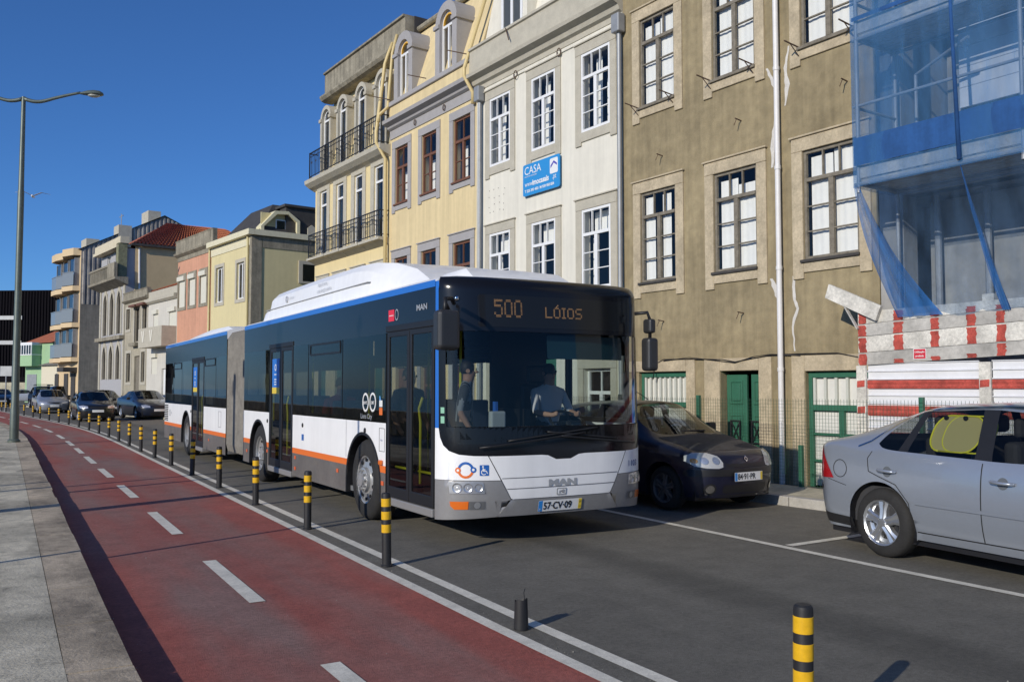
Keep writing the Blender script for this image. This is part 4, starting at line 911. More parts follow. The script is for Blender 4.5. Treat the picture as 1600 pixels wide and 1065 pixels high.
# white house with a solid balcony
W3 = [(-13.8, -12.97, 4.2, 5.78), (-11.12, -9.95, 4.2, 5.74), (-14.0, -13.0, 2.33, 3.41), (-12.2, -11.2, 0, 2.6)]
wb = house('white_balcony_house', 'low white house with solid concrete balcony and red tiled roof', -14.9, -9.81, 6.2, W3, M('off_white_render', (.60, .57, .50), .9, var=.06, scale=.6, streak=.08), 8, True)
for w in W3[:3]: plain_window(wb, *w, shutter=shm)
MB().box(-12.18, -11.22, .1, .15, 0, 2.58).build('door_leaf', m['white_paint'], wb)
p = MB(); p.prism([(.1, 6.18), (-.08, 6.18), (-.2, 6.28), (-.2, 6.45), (-.02, 6.46), (-.02, 6.85), (.1, 6.85)], -14.92, -9.8, 'yz'); p.build('cornice', m['stone_w'], wb)
tiled_roof(wb, -14.9, -9.82, .1, 6.9, 4, 8.4)
bc = MB(); bc.box(-13.9, -9.85, -.75, 0, 3.72, 3.88); bc.box(-13.9, -9.85, -.75, -.68, 3.88, 4.75); bc.box(-13.9, -13.83, -.68, 0, 3.88, 4.75); bc.box(-9.92, -9.85, -.68, 0, 3.88, 4.75); B_ = bc.build('balcony', m['stone_w'], wb)
for x in (-13.0, -11.6): MB().prism([(x - .3, 4.6), (x - .1, 4.6), (x, 4.15), (x + .1, 4.6), (x + .3, 4.6), (x + .08, 4.0), (x - .08, 4.0)], -.775, -.752).build('v_ornament', m['white_wall'], B_)
# narrow granite house
W4 = [(-19.1, -18.3, 5.0, 6.2), (-17.4, -16.35, 4.2, 6.18), (-15.8, -14.95, 4.3, 6.2), (-18.9, -18.0, 1.9, 3.6), (-17.3, -16.3, 0, 3.4), (-15.9, -15.2, 1.9, 3.6)]
ng = house('granite_house', 'narrow weathered grey granite house between arched tiled house and white balcony', -19.4, -14.91, 6.6, W4, M('granite_front', (.40, .36, .27), .9, var=.16, scale=1.2, streak=.1, spot=.1), 8, True)
for w in W4[:4] + W4[5:]: plain_window(ng, *w, sur=m['stone_w'], frame=m['old_wood'])
MB().box(-17.28, -16.32, .1, .15, 0, 3.38).build('door_leaf', m['old_wood'], ng)
p = MB(); p.prism([(.1, 6.55), (-.05, 6.55), (-.22, 6.66), (-.22, 6.72), (-.1, 6.76), (-.1, 7.1), (-.15, 7.18), (.1, 7.18)], -19.5, -14.7, 'yz'); p.build('parapet', m['stone_d'], ng)
for a in (-17.5, -15.9):
    s = MB(); s.box(a, a + 1.25, -.35, 0, 6.2, 6.32); s.build('window_hood', m['brown_wood'], ng); 
MB().box(-17.5, -16.25, -.3, 0, 3.95, 4.15).build('balcony_slab', m['stone_d'], ng)
# house with pointed arches, balcony and loggia on top
cx3 = (-23.92, -22.33, -20.72)
holes = [(c - .47, c + .47, 4.86, 7.5) for c in cx3] + [(c - .47, c + .47, 2.1, 4.2) for c in cx3] + [(-23.75, -22.9, 8.1, 9.9), (-21.8, -19.9, 8.1, 9.9)]
go = house('gothic_arch_house', 'grey tiled house with pointed arch windows, top balcony and red roof', -25.2, -19.41, 9.95, holes, m['grey_tile'], 10, True)
for c in cx3:
    for (z0, z1) in ((4.86, 7.5), (2.1, 4.2)):
        zs = z1 - .85; a = MB(); n = 14
        out = arch_pts(c, z0, zs, .64, 1.12, n, True); inn = arch_pts(c, z0, zs, .44, .85, n, True); a.ring(out, inn, -.05, .03, closed=False)
        A = a.build('arched_window', m['stone_w'], go); f = MB(); i2 = arch_pts(c, z0, zs, .36, .72, n, True); f.ring(inn, i2, .05, .1, closed=False); f.box(c - .03, c + .03, .05, .1, z0, zs + .6); f.build('window_frame', m['old_wood'], A)
        MB().quad(*[(x, .08, z) for x, z in i2]).build('pane', GLASS('leaded_glass', (.45, .45, .45), 1.5, .15), A, recalc=False)
        sp = MB(); sp.quad((c - .5, .031, zs), (c - .44, .031, zs), *[(x, .031, z) for x, z in inn[len(inn) // 2 + 1:-2][::-1]], (c, .031, z1 + .02), (c - .5, .031, z1 + .02)); sp.build('spandrel', m['grey_tile'], A, recalc=False)
        sp = MB(); sp.quad((c + .44, .031, zs), (c + .5, .031, zs), (c + .5, .031, z1 + .02), (c, .031, z1 + .02), *[(x, .031, z) for x, z in inn[2:len(inn) // 2][::-1]]); sp.build('spandrel', m['grey_tile'], A, recalc=False)
for (z0, z1, d) in ((4.5, 4.72, .3),): MB().box(-25.3, -19.4, -d, 0, z0, z1).build('ledge', m['stone_d'], go)
for x in (-25.2, -19.7): MB().box(x, x + .28, -.06, 0, 0, 7.9).build('pilaster', m['stone_w'], go)
p = MB(); p.prism([(0, 7.7), (-.15, 7.75), (-.75, 8.0), (-.78, 8.14), (0, 8.15)], -25.3, -18.9, 'yz'); p.build('balcony_slab', m['stone_d'], go)
for k in range(20): x = -25.0 + k * .23; MB().box(x, x + .1, -.72, -.66, 8.15, 8.85).build('baluster', m['stone_d'], go)
p = MB(); p.box(-25.2, -20.3, -.76, -.62, 8.86, 8.98); p.box(-20.5, -19.0, -.78, -.6, 8.15, 9.0); p.build('balcony_rail', m['stone_d'], go)
for w in holes[6:]: plain_window(go, *w, frame=m['white_paint'])
MB().box(-19.75, -19.25, -.5, .0, 8.15, 10.2).build('loggia_pier', M('mossy_stone', (.22, .22, .13), .9, var=.3), go)
p = MB(); p.box(-25.3, -19.3, -.5, .2, 10.0, 10.18); p.box(-25.2, -19.2, -.42, .1, 10.2, 10.6); p.build('cornice', M('cream_cornice', (.62, .55, .40), .9, var=.1), go)
tn = MB(); tn.box(-19.41, -19.36, .5, 10, 0, 10.2); tn.build('side_wall', m['tan_wall'], go)
MB().tube([(-19.3, .75, 7.2), (-19.3, .7, 10)], .06, 8).build('downpipe', m['pipe_w'], go, smooth='auto')
r = MB()
hip = [(-19.2, .3, 10.25), (-19.2, 9.8, 10.25), (-25.2, 9.8, 10.25), (-25.2, .3, 10.25), (-22.2, 3.2, 12.2), (-22.2, 7, 12.2)]
r.add(hip, [(1, 2, 5), (2, 3, 4, 5), (3, 0, 4)]); R_ = r.build('roof', m['tile'], go)
ts = MB(); n = 42; rows = 12     # pan tiles on the slope facing the camera
for j in range(rows):
    for e in (0, 1):
        t = (j + e) / rows
        for k in range(n * 4 + 1):
            u = k / (n * 4); a = Vector((-19.2, .3 + 9.5 * u, 10.25)); b = Vector((-22.2, 3.2 + 3.8 * u, 12.2)); q = a + (b - a) * t; ts.v.append((q.x, q.y, q.z + .05 * math.sin(k * math.pi / 2 + .3) + (.04 if e == 0 else 0)))
w = n * 4 + 1
for j in range(rows):
    for k in range(n * 4): o = 2 * j * w + k; ts.f.append((o, o + 1, o + w + 1, o + w))
ts.build('roof_tiles', m['tile'], go, recalc=False, kind='stuff')
MB().box(-19.25, -19.05, .2, 9.9, 10.1, 10.24).build('eave', m['slate'], go)
# apartment block with bays and a corrugated gable
ap = thing('apartment_block', 'cream apartment block with glazed bay balconies and corrugated metal gable', 'building'); front(ap, True)
crm = M('cream_block_render', (.66, .50, .30), .85, var=.05, scale=.5)
w = MB(); w.box(-37.4, -30.85, 0, 8.2, -.03, 11.2); w.build('wall', crm, ap)
gb = MB(); prof = []
y = 0.0
while y < 8.3: prof += [(y, 0), (y + .12, 0), (y + .15, .07), (y + .27, .07)]; y += .30
top = lambda y: 11.3 + (14.2 - 11.3) * y / 5.6 if y < 5.6 else 14.2 - (y - 5.6) * .38
for y, dx in prof: gb.v += [(-30.84 + dx, y, 7.4), (-30.84 + dx, y, top(y))]
gb.f = [(2 * i, 2 * i + 2, 2 * i + 3, 2 * i + 1) for i in range(len(prof) - 1)]
gb.build('corrugated_gable', M('dark_corrugated_metal', (.36, .33, .29), .7, var=.3, scale=2, streak=.3), ap)
MB().box(-30.86, -30.78, 0, 8.2, -.03, 7.42).build('bare_gable', m['cement'], ap)
rf = MB(); rf.add([(-30.7, -.2, 11.25), (-37.5, -.2, 11.25), (-37.5, 5.6, 14.3), (-30.7, 5.6, 14.3), (-30.7, 8.4, 13.1), (-37.5, 8.4, 13.1)], [(0, 1, 2, 3), (3, 2, 5, 4)]); rf.build('roof', m['zinc'], ap)
for (x, y, z, s) in ((-33, 4.6, 13.9, 1.3), (-32, 2.4, 12.5, 1.0), (-35.5, 1.0, 11.8, 1.2)): MB().box(x, x + 1.3 * s, y, y + .9, z - .6, z + .75).build('chimney', m['stone_w'], ap)
MB().tube([(-31.6, 2.8, 12), (-31.6, 2.8, 14.2)], .03, 6).build('aerial_mast', m['zinc'], ap); MB().box(-32.1, -31.1, 2.78, 2.82, 14.0, 14.05).build('aerial', m['zinc'], ap)
bl = M('glass_balustrade', (.22, .24, .25), .15)
for i, (z0, z1) in enumerate(((3.4, 3.7), (5.8, 6.12), (8.36, 8.7), (10.85, 11.35))):
    b = MB(); out = [(-30.95, .0), (-31.1, -.45), (-32.6, -.85), (-34.0, -.5), (-35.2, -.75), (-36.6, -.75), (-37.3, -.25), (-37.3, 0)]
    b.prism(out, z0, z1, 'xy'); bay = b.build('balcony_slab', crm, ap)
    if i < 3:
        g_ = MB(); pts = out[1:-1]
        for (xa, ya), (xb, yb) in zip(pts, pts[1:]): g_.quad((xa, ya + .04, z1 + .05), (xb, yb + .04, z1 + .05), (xb, yb + .04, z1 + .95), (xa, ya + .04, z1 + .95)); g_.bar((xa, ya + .04, z1 + .98), (xb, yb + .04, z1 + .98), .05)
        g_.build('balustrade', bl, bay)
        for x in (-32.0, -34.0, -36.2):
            gw = MB(); gw.box(x - .75, x + .75, -.3, -.02, z1, z1 + 2.0); o = gw.build('glazed_bay', m['pane_dark'], ap); MB().box(x - .78, x - .70, -.33, .0, z1, z1 + 2.0).build('bay_post', m['zinc'], o); MB().box(x + .70, x + .78, -.33, 0, z1, z1 + 2.0).build('bay_post', m['zinc'], o)
            MB().box(x + .1, x + .6, -.26, -.22, z1 + .9, z1 + 1.8).build('blind', m['curtain'], o)
for x in (-32.2, -34.4, -37.5): MB().box(x - .6, x + .6, -.06, 0, 0, 2.6).build('entrance', m['slate'], ap)
MB().box(-33.2, -31.2, -.9, -.0, 2.7, 3.0).build('canopy', m['slate'], ap)

# end of the street: dark slatted block, green house, cream house
db = thing('dark_slatted_building', 'long black slatted building with pale bands closing the street at left', 'building', (-62, 115, 0), R(-4))
d = MB(); d.box(-22, 22, 0, 14, 0, 14.1); d.build('wall', M('black_cladding', (.009, .008, .010), 1, spec=.1), db)
for k in range(110): x = -22 + .4 * k; MB().box(x, x + .16, -.12, 0, 3.0, 14.0).build('slat', M('black_slat', (.008, .007, .009), 1, spec=.1) if k == 0 else bpy.data.materials['black_slat'], db)
for z in (10.3, 7.1): MB().box(-22, -1.0, -.2, -.0, z, z + .5).build('pale_band', m['zinc'], db)
MB().box(3, 8, 1, 4, 14.1, 15.1).build('roof_hut', m['stone_w'], db)
gh = thing('green_house', 'small green house with a white glazed balcony far down the street', 'house', (-50.0, 95, 0), R(-32))
grn = M('green_render', (.33, .50, .29), .9, var=.07, scale=.8)
MB().box(-2.8, 2.2, 0, 7, 0, 6.3).build('wall', grn, gh); b = MB(); b.box(-2.8, .1, -1.0, 0, 3.85, 6.25); by = b.build('bay', grn, gh)
f = MB(); f.box(-2.85, .15, -1.05, 0, 6.05, 6.35); f.box(-2.85, .15, -1.06, 0, 5.0, 5.1)
for k in range(7): x = -2.8 + 2.82 * k / 6; f.box(x - .06, x + .06, -1.06, -.98, 5.1, 6.05)
f.build('bay_frame', m['white_paint'], by)
for k in range(6): x = -2.74 + 2.82 * k / 6; MB().box(x, x + .35, -1.03, -1.01, 5.1, 6.05).build('pane', m['pane_dark'], by)
r = MB(); r.add([(-3, -.3, 6.3), (2.4, -.3, 6.3), (2.4, 3.5, 7.9), (-3, 3.5, 7.9), (2.4, 7.3, 6.3), (-3, 7.3, 6.3)], [(0, 1, 2, 3), (3, 2, 4, 5), (1, 4, 2), (0, 3, 5)]); r.build('roof', m['tile'], gh)
MB().box(-2.4, -.6, -.05, 0, .3, 3.0).build('garage_door', m['zinc'], gh)
ch = thing('cream_house', 'low cream cottage standing just left of the apartment block', 'house', (-43.6, 85, 0), R(-38))
MB().box(-2.2, 3.2, 0, 6, 0, 3.7).build('wall', M('cream_render', (.68, .62, .47), .9, var=.05), ch)
r = MB(); r.add([(-2.4, -.3, 3.7), (3.4, -.3, 3.7), (3.4, 3, 4.7), (-2.4, 3, 4.7), (3.4, 6.3, 3.7), (-2.4, 6.3, 3.7)], [(0, 1, 2, 3), (3, 2, 4, 5), (1, 4, 2), (0, 3, 5)]); r.build('roof', m['stone_d'], ch)
for x in (.8, 2.2): MB().box(x, x + .6, -.04, 0, 1.4, 2.9).build('window', m['pane_dark'], ch)
MB().box(-.9, -.4, -.04, 0, 1.3, 1.9).build('window', m['pane_dark'], ch)
lw = tag(MB().box(-14, 16, 0, .3, 0, 2.2).build('garden_wall', m['concrete']), 'pale low garden wall in front of dark slatted building', 'wall'); lw.location = (-62, 108, 0); lw.rotation_euler = (0, 0, R(-4))
fs = thing('road_sign', 'distant grey road sign on a post left of the lamp', 'sign', (-33.4, 59.2, 0)); MB().tube([(0, 0, 0), (0, 0, 2.9)], .04, 8).build('post', m['zinc'], fs); MB().box(-.38, .38, -.05, -.03, 2.35, 3.0).build('plate', m['zinc'], fs)
# ------------------------------------------------------------------ articulated bus: local x across (left of picture negative), y from nose to tail, z up
bus = thing('articulated_bus', 'white articulated city bus with black windows and orange stripe, route 500', 'bus', (-.462 + .86824 * 1.235, 8.62 + .49614 * 1.235, 0), ROAD_A)
bw = M('bus_white', (.89, .885, .87), .35, coat=.2, var=.03, scale=1.2, streak=.05); bg = M('bus_skirt_grey', (.14, .128, .117), .55, coat=.15, var=.16, scale=2.5, spot=.06); bs = M('bus_bumper_silver', (.30, .295, .29), .42, .25, coat=.3, var=.06, scale=4)
bb = M('bus_blue', (.02, .15, .55), .35, coat=.5); bk = M('bus_black_gloss', (.008, .0085, .011), .16, spec=.35); bkm = M('bus_black_matt', (.012, .012, .013), .5)
bgl = GLASS('bus_tinted_glass', (.22, .24, .25), 1.36, 0, wave=.03); bgd = GLASS('bus_door_glass', (.42, .44, .45), 1.36); bwsg = GLASS('bus_windscreen_glass', (.62, .68, .68), 1.38); bgr = GLASS('bus_offside_glass', (.70, .76, .73), 1.4)
blin = M('bus_lining', (.16, .165, .17), .7); yrail = M('yellow_handrail', (.72, .70, .03), .4); grey_txt = M('grey_lettering', (.42, .43, .44), .4, .3); navy = M('navy_lettering', (.02, .06, .26), .4)
HALF = []
_a = 0; _p = (0, .15)
NP = 600
for i in range(NP + 1):
    u = math.sin(i / NP * math.pi / 2); x = 1.25 * u; y = .62 - .47 * math.sqrt(max(0, 1 - u ** 3.5)); _a += math.hypot(x - _p[0], y - _p[1]); _p = (x, y); HALF.append((_a, x, y))
AMAX = HALF[-1][0]
def FS(a, z, off=0):
    s = -1 if a < 0 else 1; b = min(abs(a), AMAX); lo, hi = 0, NP
    while hi - lo > 1:
        k = (lo + hi) // 2
        if HALF[k][0] <= b: lo = k
        else: hi = k
    A, B = HALF[lo], HALF[hi]; t = 0 if B[0] == A[0] else (b - A[0]) / (B[0] - A[0]); x = A[1] + (B[1] - A[1]) * t; y = A[2] + (B[2] - A[2]) * t
    dx, dy = B[1] - A[1], B[2] - A[2]; L = math.hypot(dx, dy) or 1; nx, ny = dy / L, -dx / L
    if z > 1: y += (z - 1) * .07 * (1 - (b / AMAX) ** 4)
    if z > 2.60: u = min(1, (z - 2.60) / .14); y += .14 * (1 - math.sqrt(max(0, 1 - u * u)))
    if z < .6: y += .05 * ((.6 - z) / .3) ** 2 * (1 - (b / AMAX) ** 6)
    return (s * (x + nx * off), y + ny * off, z)
def fpatch(poly, mat, name, off=0, parent=None, step=(.06, .12), label=None, smooth=True):
    vs, fs = grid_poly(poly, step); p = MB(); p.add([FS(a, z, off) for a, z in vs], fs); o = p.build(name, mat, parent or bus, smooth=smooth, recalc=False, label=label); return o
def ftext(s, a, z, size, mat, name, off=.004, bold=0, sx=1, parent=None, align='LEFT'):
    vs, fs = text2d(s, size, bold, align, sx); p = MB(); p.add([FS(a + u, z + w, off) for u, w in vs], fs); return p.build(name, mat, parent or bus, recalc=False)
sy = lambda L: L + [(-a, z) for a, z in reversed(L)]
lowc = [(-1.395, 1.20), (-1.375, 1.10), (-1.33, 1.02), (-1.26, .965), (-1.15, .93), (-1.0, .917), (-.27, .912), (-.19, .905), (-.09, .862), (.09, .862), (.19, .905), (.27, .912), (1.0, .917), (1.15, .93), (1.26, .965), (1.33, 1.02), (1.375, 1.10), (1.395, 1.20)]
fpatch(lowc + [(1.395, 1.205), (1.29, 1.205), (1.27, 1.08), (1.15, 1.035), (-1.15, 1.035), (-1.27, 1.08), (-1.29, 1.205), (-1.395, 1.205)], bk, 'windscreen_surround')
for s in (1, -1): fpatch([(s * 1.29, 1.2), (s * 1.395, 1.2), (s * 1.395, 2.17), (s * 1.29, 2.17)][::s], bk, 'windscreen_pillar')
fpatch([(-1.15, 1.03), (1.15, 1.03), (1.275, 1.08), (1.295, 1.2), (1.295, 2.18), (-1.295, 2.18), (-1.295, 1.2), (-1.275, 1.08)], bwsg, 'windscreen', -.014, step=(.05, .1))
dest = fpatch([(-1.395, 2.17), (1.395, 2.17), (1.395, 2.60), (1.36, 2.69), (1.30, 2.735), (-1.30, 2.735), (-1.36, 2.69), (-1.395, 2.60)], bk, 'destination_housing', step=(.05, .02))
fpatch(rrect(-.93, 1.16, 2.215, 2.545, .03), M('destination_glass', (.014, .015, .016), .12, spec=.3), 'destination_glass', .003, dest)
# dot matrix figures
F57 = {'5': ['11111', '10000', '11110', '00001', '00001', '10001', '01110'], '0': ['01110', '10001', '10001', '10001', '10001', '10001', '01110'], 'L': ['10000'] * 6 + ['11111'], 'O': ['01110', '10001', '10001', '10001', '10001', '10001', '01110'], 'I': ['111', '010', '010', '010', '010', '010', '111'], 'S': ['01111', '10000', '10000', '01110', '00001', '00001', '11110']}
led = M('amber_led', (.50, .28, .12), .5, emis=.10)
def dots(s, a0, z0, w, h, name, dbl=False, accent=None):
    d = MB(); cols_ = sum(len(F57[c][0]) + 1 for c in s) - 1; p = w / (cols_); q = h / 7; a = a0; sub = 2 if dbl else 1
    for ci, c in enumerate(s):
        for r, row in enumerate(F57[c]):
            for k, b_ in enumerate(row):
                if b_ == '1':
                    for u in range(sub):
                        for w_ in range(sub):
                            ca, cz = a + (k + (u + .5) / sub) * p, z0 + h - (r + (w_ + .5) / sub) * q; e = .33 * min(p, q) / sub
                            d.quad(*[FS(ca + i * e, cz + j * e, .007) for i, j in ((-1, -1), (1, -1), (1, 1), (-1, 1))])
        if accent == ci:
            for k in range(2): ca, cz = a + (2.4 + .9 * k) * p, z0 + h + (.5 + .8 * k) * q; e = .33 * p; d.quad(*[FS(ca + i * e, cz + j * e, .007) for i, j in ((-1, -1), (1, -1), (1, 1), (-1, 1))])
        a += (len(F57[c][0]) + 1) * p
    d.build(name, led, dest, recalc=False, kind='stuff')
dots('500', -.755, 2.315, .315, .185, 'route_number', True); dots('LOIOS', -.165, 2.325, .465, .115, 'destination_name', True, 1)
fpatch(rrect(-.10, .99, 1.90, 2.15, .02), M('sun_blind', (.012, .05, .065), .6), 'sun_blind', -.09)
# white and silver front
ws_l = [(-AMAX, 1.19), (-AMAX, .675), (-1.26, .678), (-.727, .672), (-.860, .915), (-1.0, .917), (-1.15, .93), (-1.26, .965), (-1.33, 1.02), (-1.375, 1.10), (-1.395, 1.19)]
fpatch(ws_l, bw, 'front_corner_panel'); fpatch([(-a, z) for a, z in ws_l[::-1]], bw, 'front_corner_panel')
fpatch([(-.59, .477), (.59, .477), (.612, .485), (.850, .913), (.27, .912), (.19, .905), (.09, .862), (-.09, .862), (-.19, .905), (-.27, .912), (-.850, .913), (-.612, .485)], bw, 'front_flap')
for (a0, z0, a1, z1) in ((-.715, .685, .715, .690), (-.66, .578, .66, .581)): fpatch([(a0, z0), (a1, z1), (a1, z1 + .007), (a0, z0 + .007)], M('panel_groove', (.12, .12, .125), .6), 'panel_groove', .003)
for s in (1, -1):
    P = [(s * AMAX, .673), (s * AMAX, .27), (s * .74, .305), (s * .78, .463), (s * .612, .470), (s * .724, .667), (s * 1.26, .674)]
    fpatch(P if s < 0 else P[::-1], bs, 'bumper_corner')
fpatch([(-.73, .305), (.73, .305), (.77, .463), (.60, .47), (-.60, .47), (-.77, .463)], bs, 'bumper_centre'); fpatch([(-1.3, .30), (1.3, .30), (1.3, .66), (-1.3, .66)], bs, 'bumper_beam', -.012)
for s in (1, -1):
    P = [(s * AMAX, 1.19), (s * 1.395, 1.19), (s * 1.395, 2.60), (s * 1.36, 2.69), (s * AMAX, 2.69)]
    fpatch(P if s > 0 else P[::-1], bb, 'corner_post')
    # lamps
    H = [(s * 1.265, .66), (s * 1.25, .545), (s * .89, .545), (s * .905, .655), (s * 1.0, .665)]; H = H if s < 0 else H[::-1]
    hl = fpatch(H, m['reflector'], 'headlamp', .004); fpatch([(a * 1.0, z) for a, z in H], m['lamp_glass'], 'lens', .02, hl)
    for a, r in ((1.17, .05), (1.06, .046), (.955, .042)):
        c = FS(s * a, .602, .006); pr = MB()
        for j, (rr, dd) in enumerate(((r, .012), (r * .75, .004), (r * .35, .001), (0.001, .006))):
            pr.v += [FS(s * a + rr * math.cos(2 * math.pi * k / 14), .602 + rr * math.sin(2 * math.pi * k / 14), dd) for k in range(14)]
        pr.f = [(j * 14 + k, j * 14 + (k + 1) % 14, (j + 1) * 14 + (k + 1) % 14, (j + 1) * 14 + k) for j in range(3) for k in range(14)]; pr.build('reflector', m['reflector'], hl, smooth=True)
    P = [(s * 1.245, .465), (s * 1.235, .42), (s * 1.19, .385), (s * 1.05, .388), (s * 1.05, .468)]; ind = fpatch(P if s < 0 else P[::-1], M('indicator_amber', (.75, .16, .015), .25, coat=.5), 'indicator', .006)
    P = [(s * 1.045, .468), (s * 1.045, .388), (s * .88, .39), (s * .885, .468)]; fg = fpatch(P if s < 0 else P[::-1], M('fog_grey', (.25, .25, .25), .4, .4) if 'fog_grey' not in bpy.data.materials else bpy.data.materials['fog_grey'], 'fog_lamp', .004); fpatch(P if s < 0 else P[::-1], m['lamp_glass'], 'lens', .018, fg)
    fpatch(circ(s * .96, .428, .033, 14), m['reflector'], 'reflector', .008, fg)
ftext('MAN', -.185, .593, .088, grey_txt, 'maker_lettering', .005, .006, 1.78)
fpatch(rrect(-.085, .035, .492, .565, .012), grey_txt, 'lion_badge', .004); fpatch(rrect(-.073, .023, .503, .554, .008), bw, 'badge_field', .006); fpatch([(-.06, .51), (-.04, .51), (-.035, .525), (-.01, .527), (-.005, .51), (.01, .51), (.012, .545), (-.01, .55), (-.03, .54), (-.055, .54)], grey_txt, 'badge_lion', .008)
pl = fpatch(rrect(-.30, .232, .332, .446, .01), m['plate_w'], 'number_plate', .012); fpatch([(-.298, .335), (-.252, .335), (-.252, .443), (-.298, .443)], m['plate_b'], 'plate_band', .014, pl); fpatch([(.19, .335), (.23, .335), (.23, .443), (.19, .443)], m['plate_y'], 'plate_band', .014, pl)
ftext('57·CV·09', -.243, .354, .103, m['ink'], 'plate_figures', .016, .002, .88, pl); ftext('P', -.29, .34, .035, m['plate_w'], 'plate_letter', .016, 0, 1, pl)
ftext('07', .195, .40, .03, m['ink'], 'plate_letter', .016, 0, 1, pl); ftext('11', .195, .35, .03, m['ink'], 'plate_letter', .016, 0, 1, pl)
ftext('1103', .885, .742, .092, navy, 'fleet_number', .004, .001, 1.15)
def farc(ca, cz, r, w, a0, a1, mat, name, off=.004, parent=None):
    n = 16; o = circ(ca, cz, r + w / 2, n, a0, a1); i = circ(ca, cz, r - w / 2, n, a0, a1); p = MB(); p.v = [FS(a, z, off) for a, z in o + i]; p.f = [(k, k + 1, n + k + 1, n + k) for k in range(n - 1)]; return p.build(name, mat, parent or bus, recalc=False)
op = thing_logo = farc(-1.085, .778, .07, .024, 20, 165, M('logo_blue', (.02, .12, .42), .4), 'operator_logo'); farc(-1.085, .778, .07, .024, 200, 345, m['orange'], 'logo_arc', parent=op)
for a, z, mt in ((-1.162, .776, m['orange']), (-1.008, .782, bpy.data.materials['logo_blue'])): fpatch(circ(a, z, .029), mt, 'logo_dot', .005, op); fpatch(circ(a, z, .013, 12), bw, 'logo_dot_centre', .006, op)
wc = fpatch(rrect(-.945, -.852, .722, .828, .006), bpy.data.materials['logo_blue'], 'wheelchair_sticker', .004); farc(-.903, .757, .024, .008, 60, 320, bw, 'wheel', .006, wc); fpatch(circ(-.912, .812, .009, 10), bw, 'head', .006, wc)
for q in ([(-.916, .80), (-.906, .80), (-.902, .765), (-.913, .765)], [(-.91, .772), (-.877, .772), (-.877, .763), (-.91, .763)], [(-.884, .772), (-.875, .772), (-.862, .742), (-.871, .742)], [(-.91, .79), (-.886, .787), (-.886, .781), (-.91, .783)]): fpatch(q[::-1], bw, 'figure', .006, wc)
p = FS(-1.15, 2.50, .005); MB().lathe([(0, -.02), (.022, -.018), (.03, 0)], p, 'y', 14).build('camera_lens', m['chrome'], bus, smooth=True)
fpatch([(-1.36, 1.34), (-1.31, 1.34), (-1.31, 1.40), (-1.36, 1.40)], M('sticker_green', (.25, .5, .35), .5), 'inspection_sticker', .003); fpatch([(-1.36, 1.24), (-1.31, 1.24), (-1.31, 1.31), (-1.36, 1.31)], bpy.data.materials['sticker_green'], 'inspection_sticker', .003)
for (pa, pz, qa, qz) in ((-.95, 1.0, .25, 1.13), (.95, 1.0, -.05, 1.1)):
    w = MB(); n = 10; w.tube([FS(pa + (qa - pa) * k / n, pz + (qz - pz) * k / n, .045) for k in range(n + 1)], .012, 6); W = w.build('wiper', bkm, bus, smooth=True)
    w = MB(); w.tube([FS(pa + (qa - pa) * (.25 + .9 * k / n), pz + (qz - pz) * (.25 + .9 * k / n) + .03, .018) for k in range(n + 1)], .01, 5); w.build('blade', m['black_rubber'], W, smooth=True)

# sides ---------------------------------------------------------------
AX = (2.70, 7.78, 14.62); RAD = .565
def side(s, y0, y1, z0, z1, mat, name, off=0, parent=None, arches=True, label=None):
    ys = [y0]
    n = max(1, int((y1 - y0) / (.03 if arches else 3))); ys = [y0 + (y1 - y0) * k / n for k in range(n + 1)]
    if arches: ys = sorted(set(ys + [v for a in AX for v in (a - RAD + 1e-4, a + RAD - 1e-4, a - RAD - 1e-4, a + RAD + 1e-4) if y0 < v < y1]))
    def low(y):
        for a in AX:
            if arches and abs(y - a) < RAD: return max(z0, .46 + math.sqrt(RAD * RAD - (y - a) ** 2))
        return z0
    x = s * (1.25 + off); p = MB()
    for a, b in zip(ys, ys[1:]):
        la, lb = min(low(a), z1), min(low(b), z1)
        if la >= z1 and lb >= z1: continue
        q = [(x, a, la), (x, b, lb), (x, b, z1), (x, a, z1)]; p.quad(*(q if s > 0 else q[::-1]))
    return p.build(name, mat, parent or bus, recalc=False, label=label)
def spoly(s, poly, mat, name, off=.004, parent=None):
    p = MB(); p.quad(*[(s * (1.25 + off), y, z) for y, z in (poly if s > 0 else poly[::-1])]); return p.build(name, mat, parent or bus, recalc=False)
def stext(s_, y, z, size, mat, name, sx=1, bold=0, parent=None, off=.005):     # reads from tail to nose on the left side
    vs, fs = text2d(s_, size, bold, 'LEFT', sx); p = MB(); p.add([(-(1.25 + off), y - u, z + w) for u, w in vs], fs); return p.build(name, mat, parent or bus, recalc=False)
segs = {-1: [(1.96, 5.72), (7.09, 8.86), (10.32, 12.52), (13.95, 17.78)], 1: [(.62, 8.86), (10.32, 17.78)]}
for s in (-1, 1):
    for a, b in segs[s]:
        side(s, a, b, .70, 1.19, bw, 'side_panel')
        for z0_, z1_, mt_, nm_ in ((.62, .70, m['orange'], 'orange_stripe'), (.28, .62, bg, 'skirt')):
            p0 = a
            for ax in [q for q in AX if a < q < b] + [None]:
                e_ = b if ax is None else ax - math.sqrt(RAD ** 2 - (z1_ - .46) ** 2)
                if e_ > p0 + .02: side(s, p0, e_, z0_, z1_, mt_, nm_)
                if ax is not None: p0 = ax + math.sqrt(RAD ** 2 - (z1_ - .46) ** 2)
    for a, b in ((.62, 8.86), (10.32, 17.78)):
        side(s, a, b, 2.22, 2.635, bk, 'cove_panel', arches=False); side(s, a, b, 2.635, 2.705, bb, 'cant_rail', .004, arches=False)
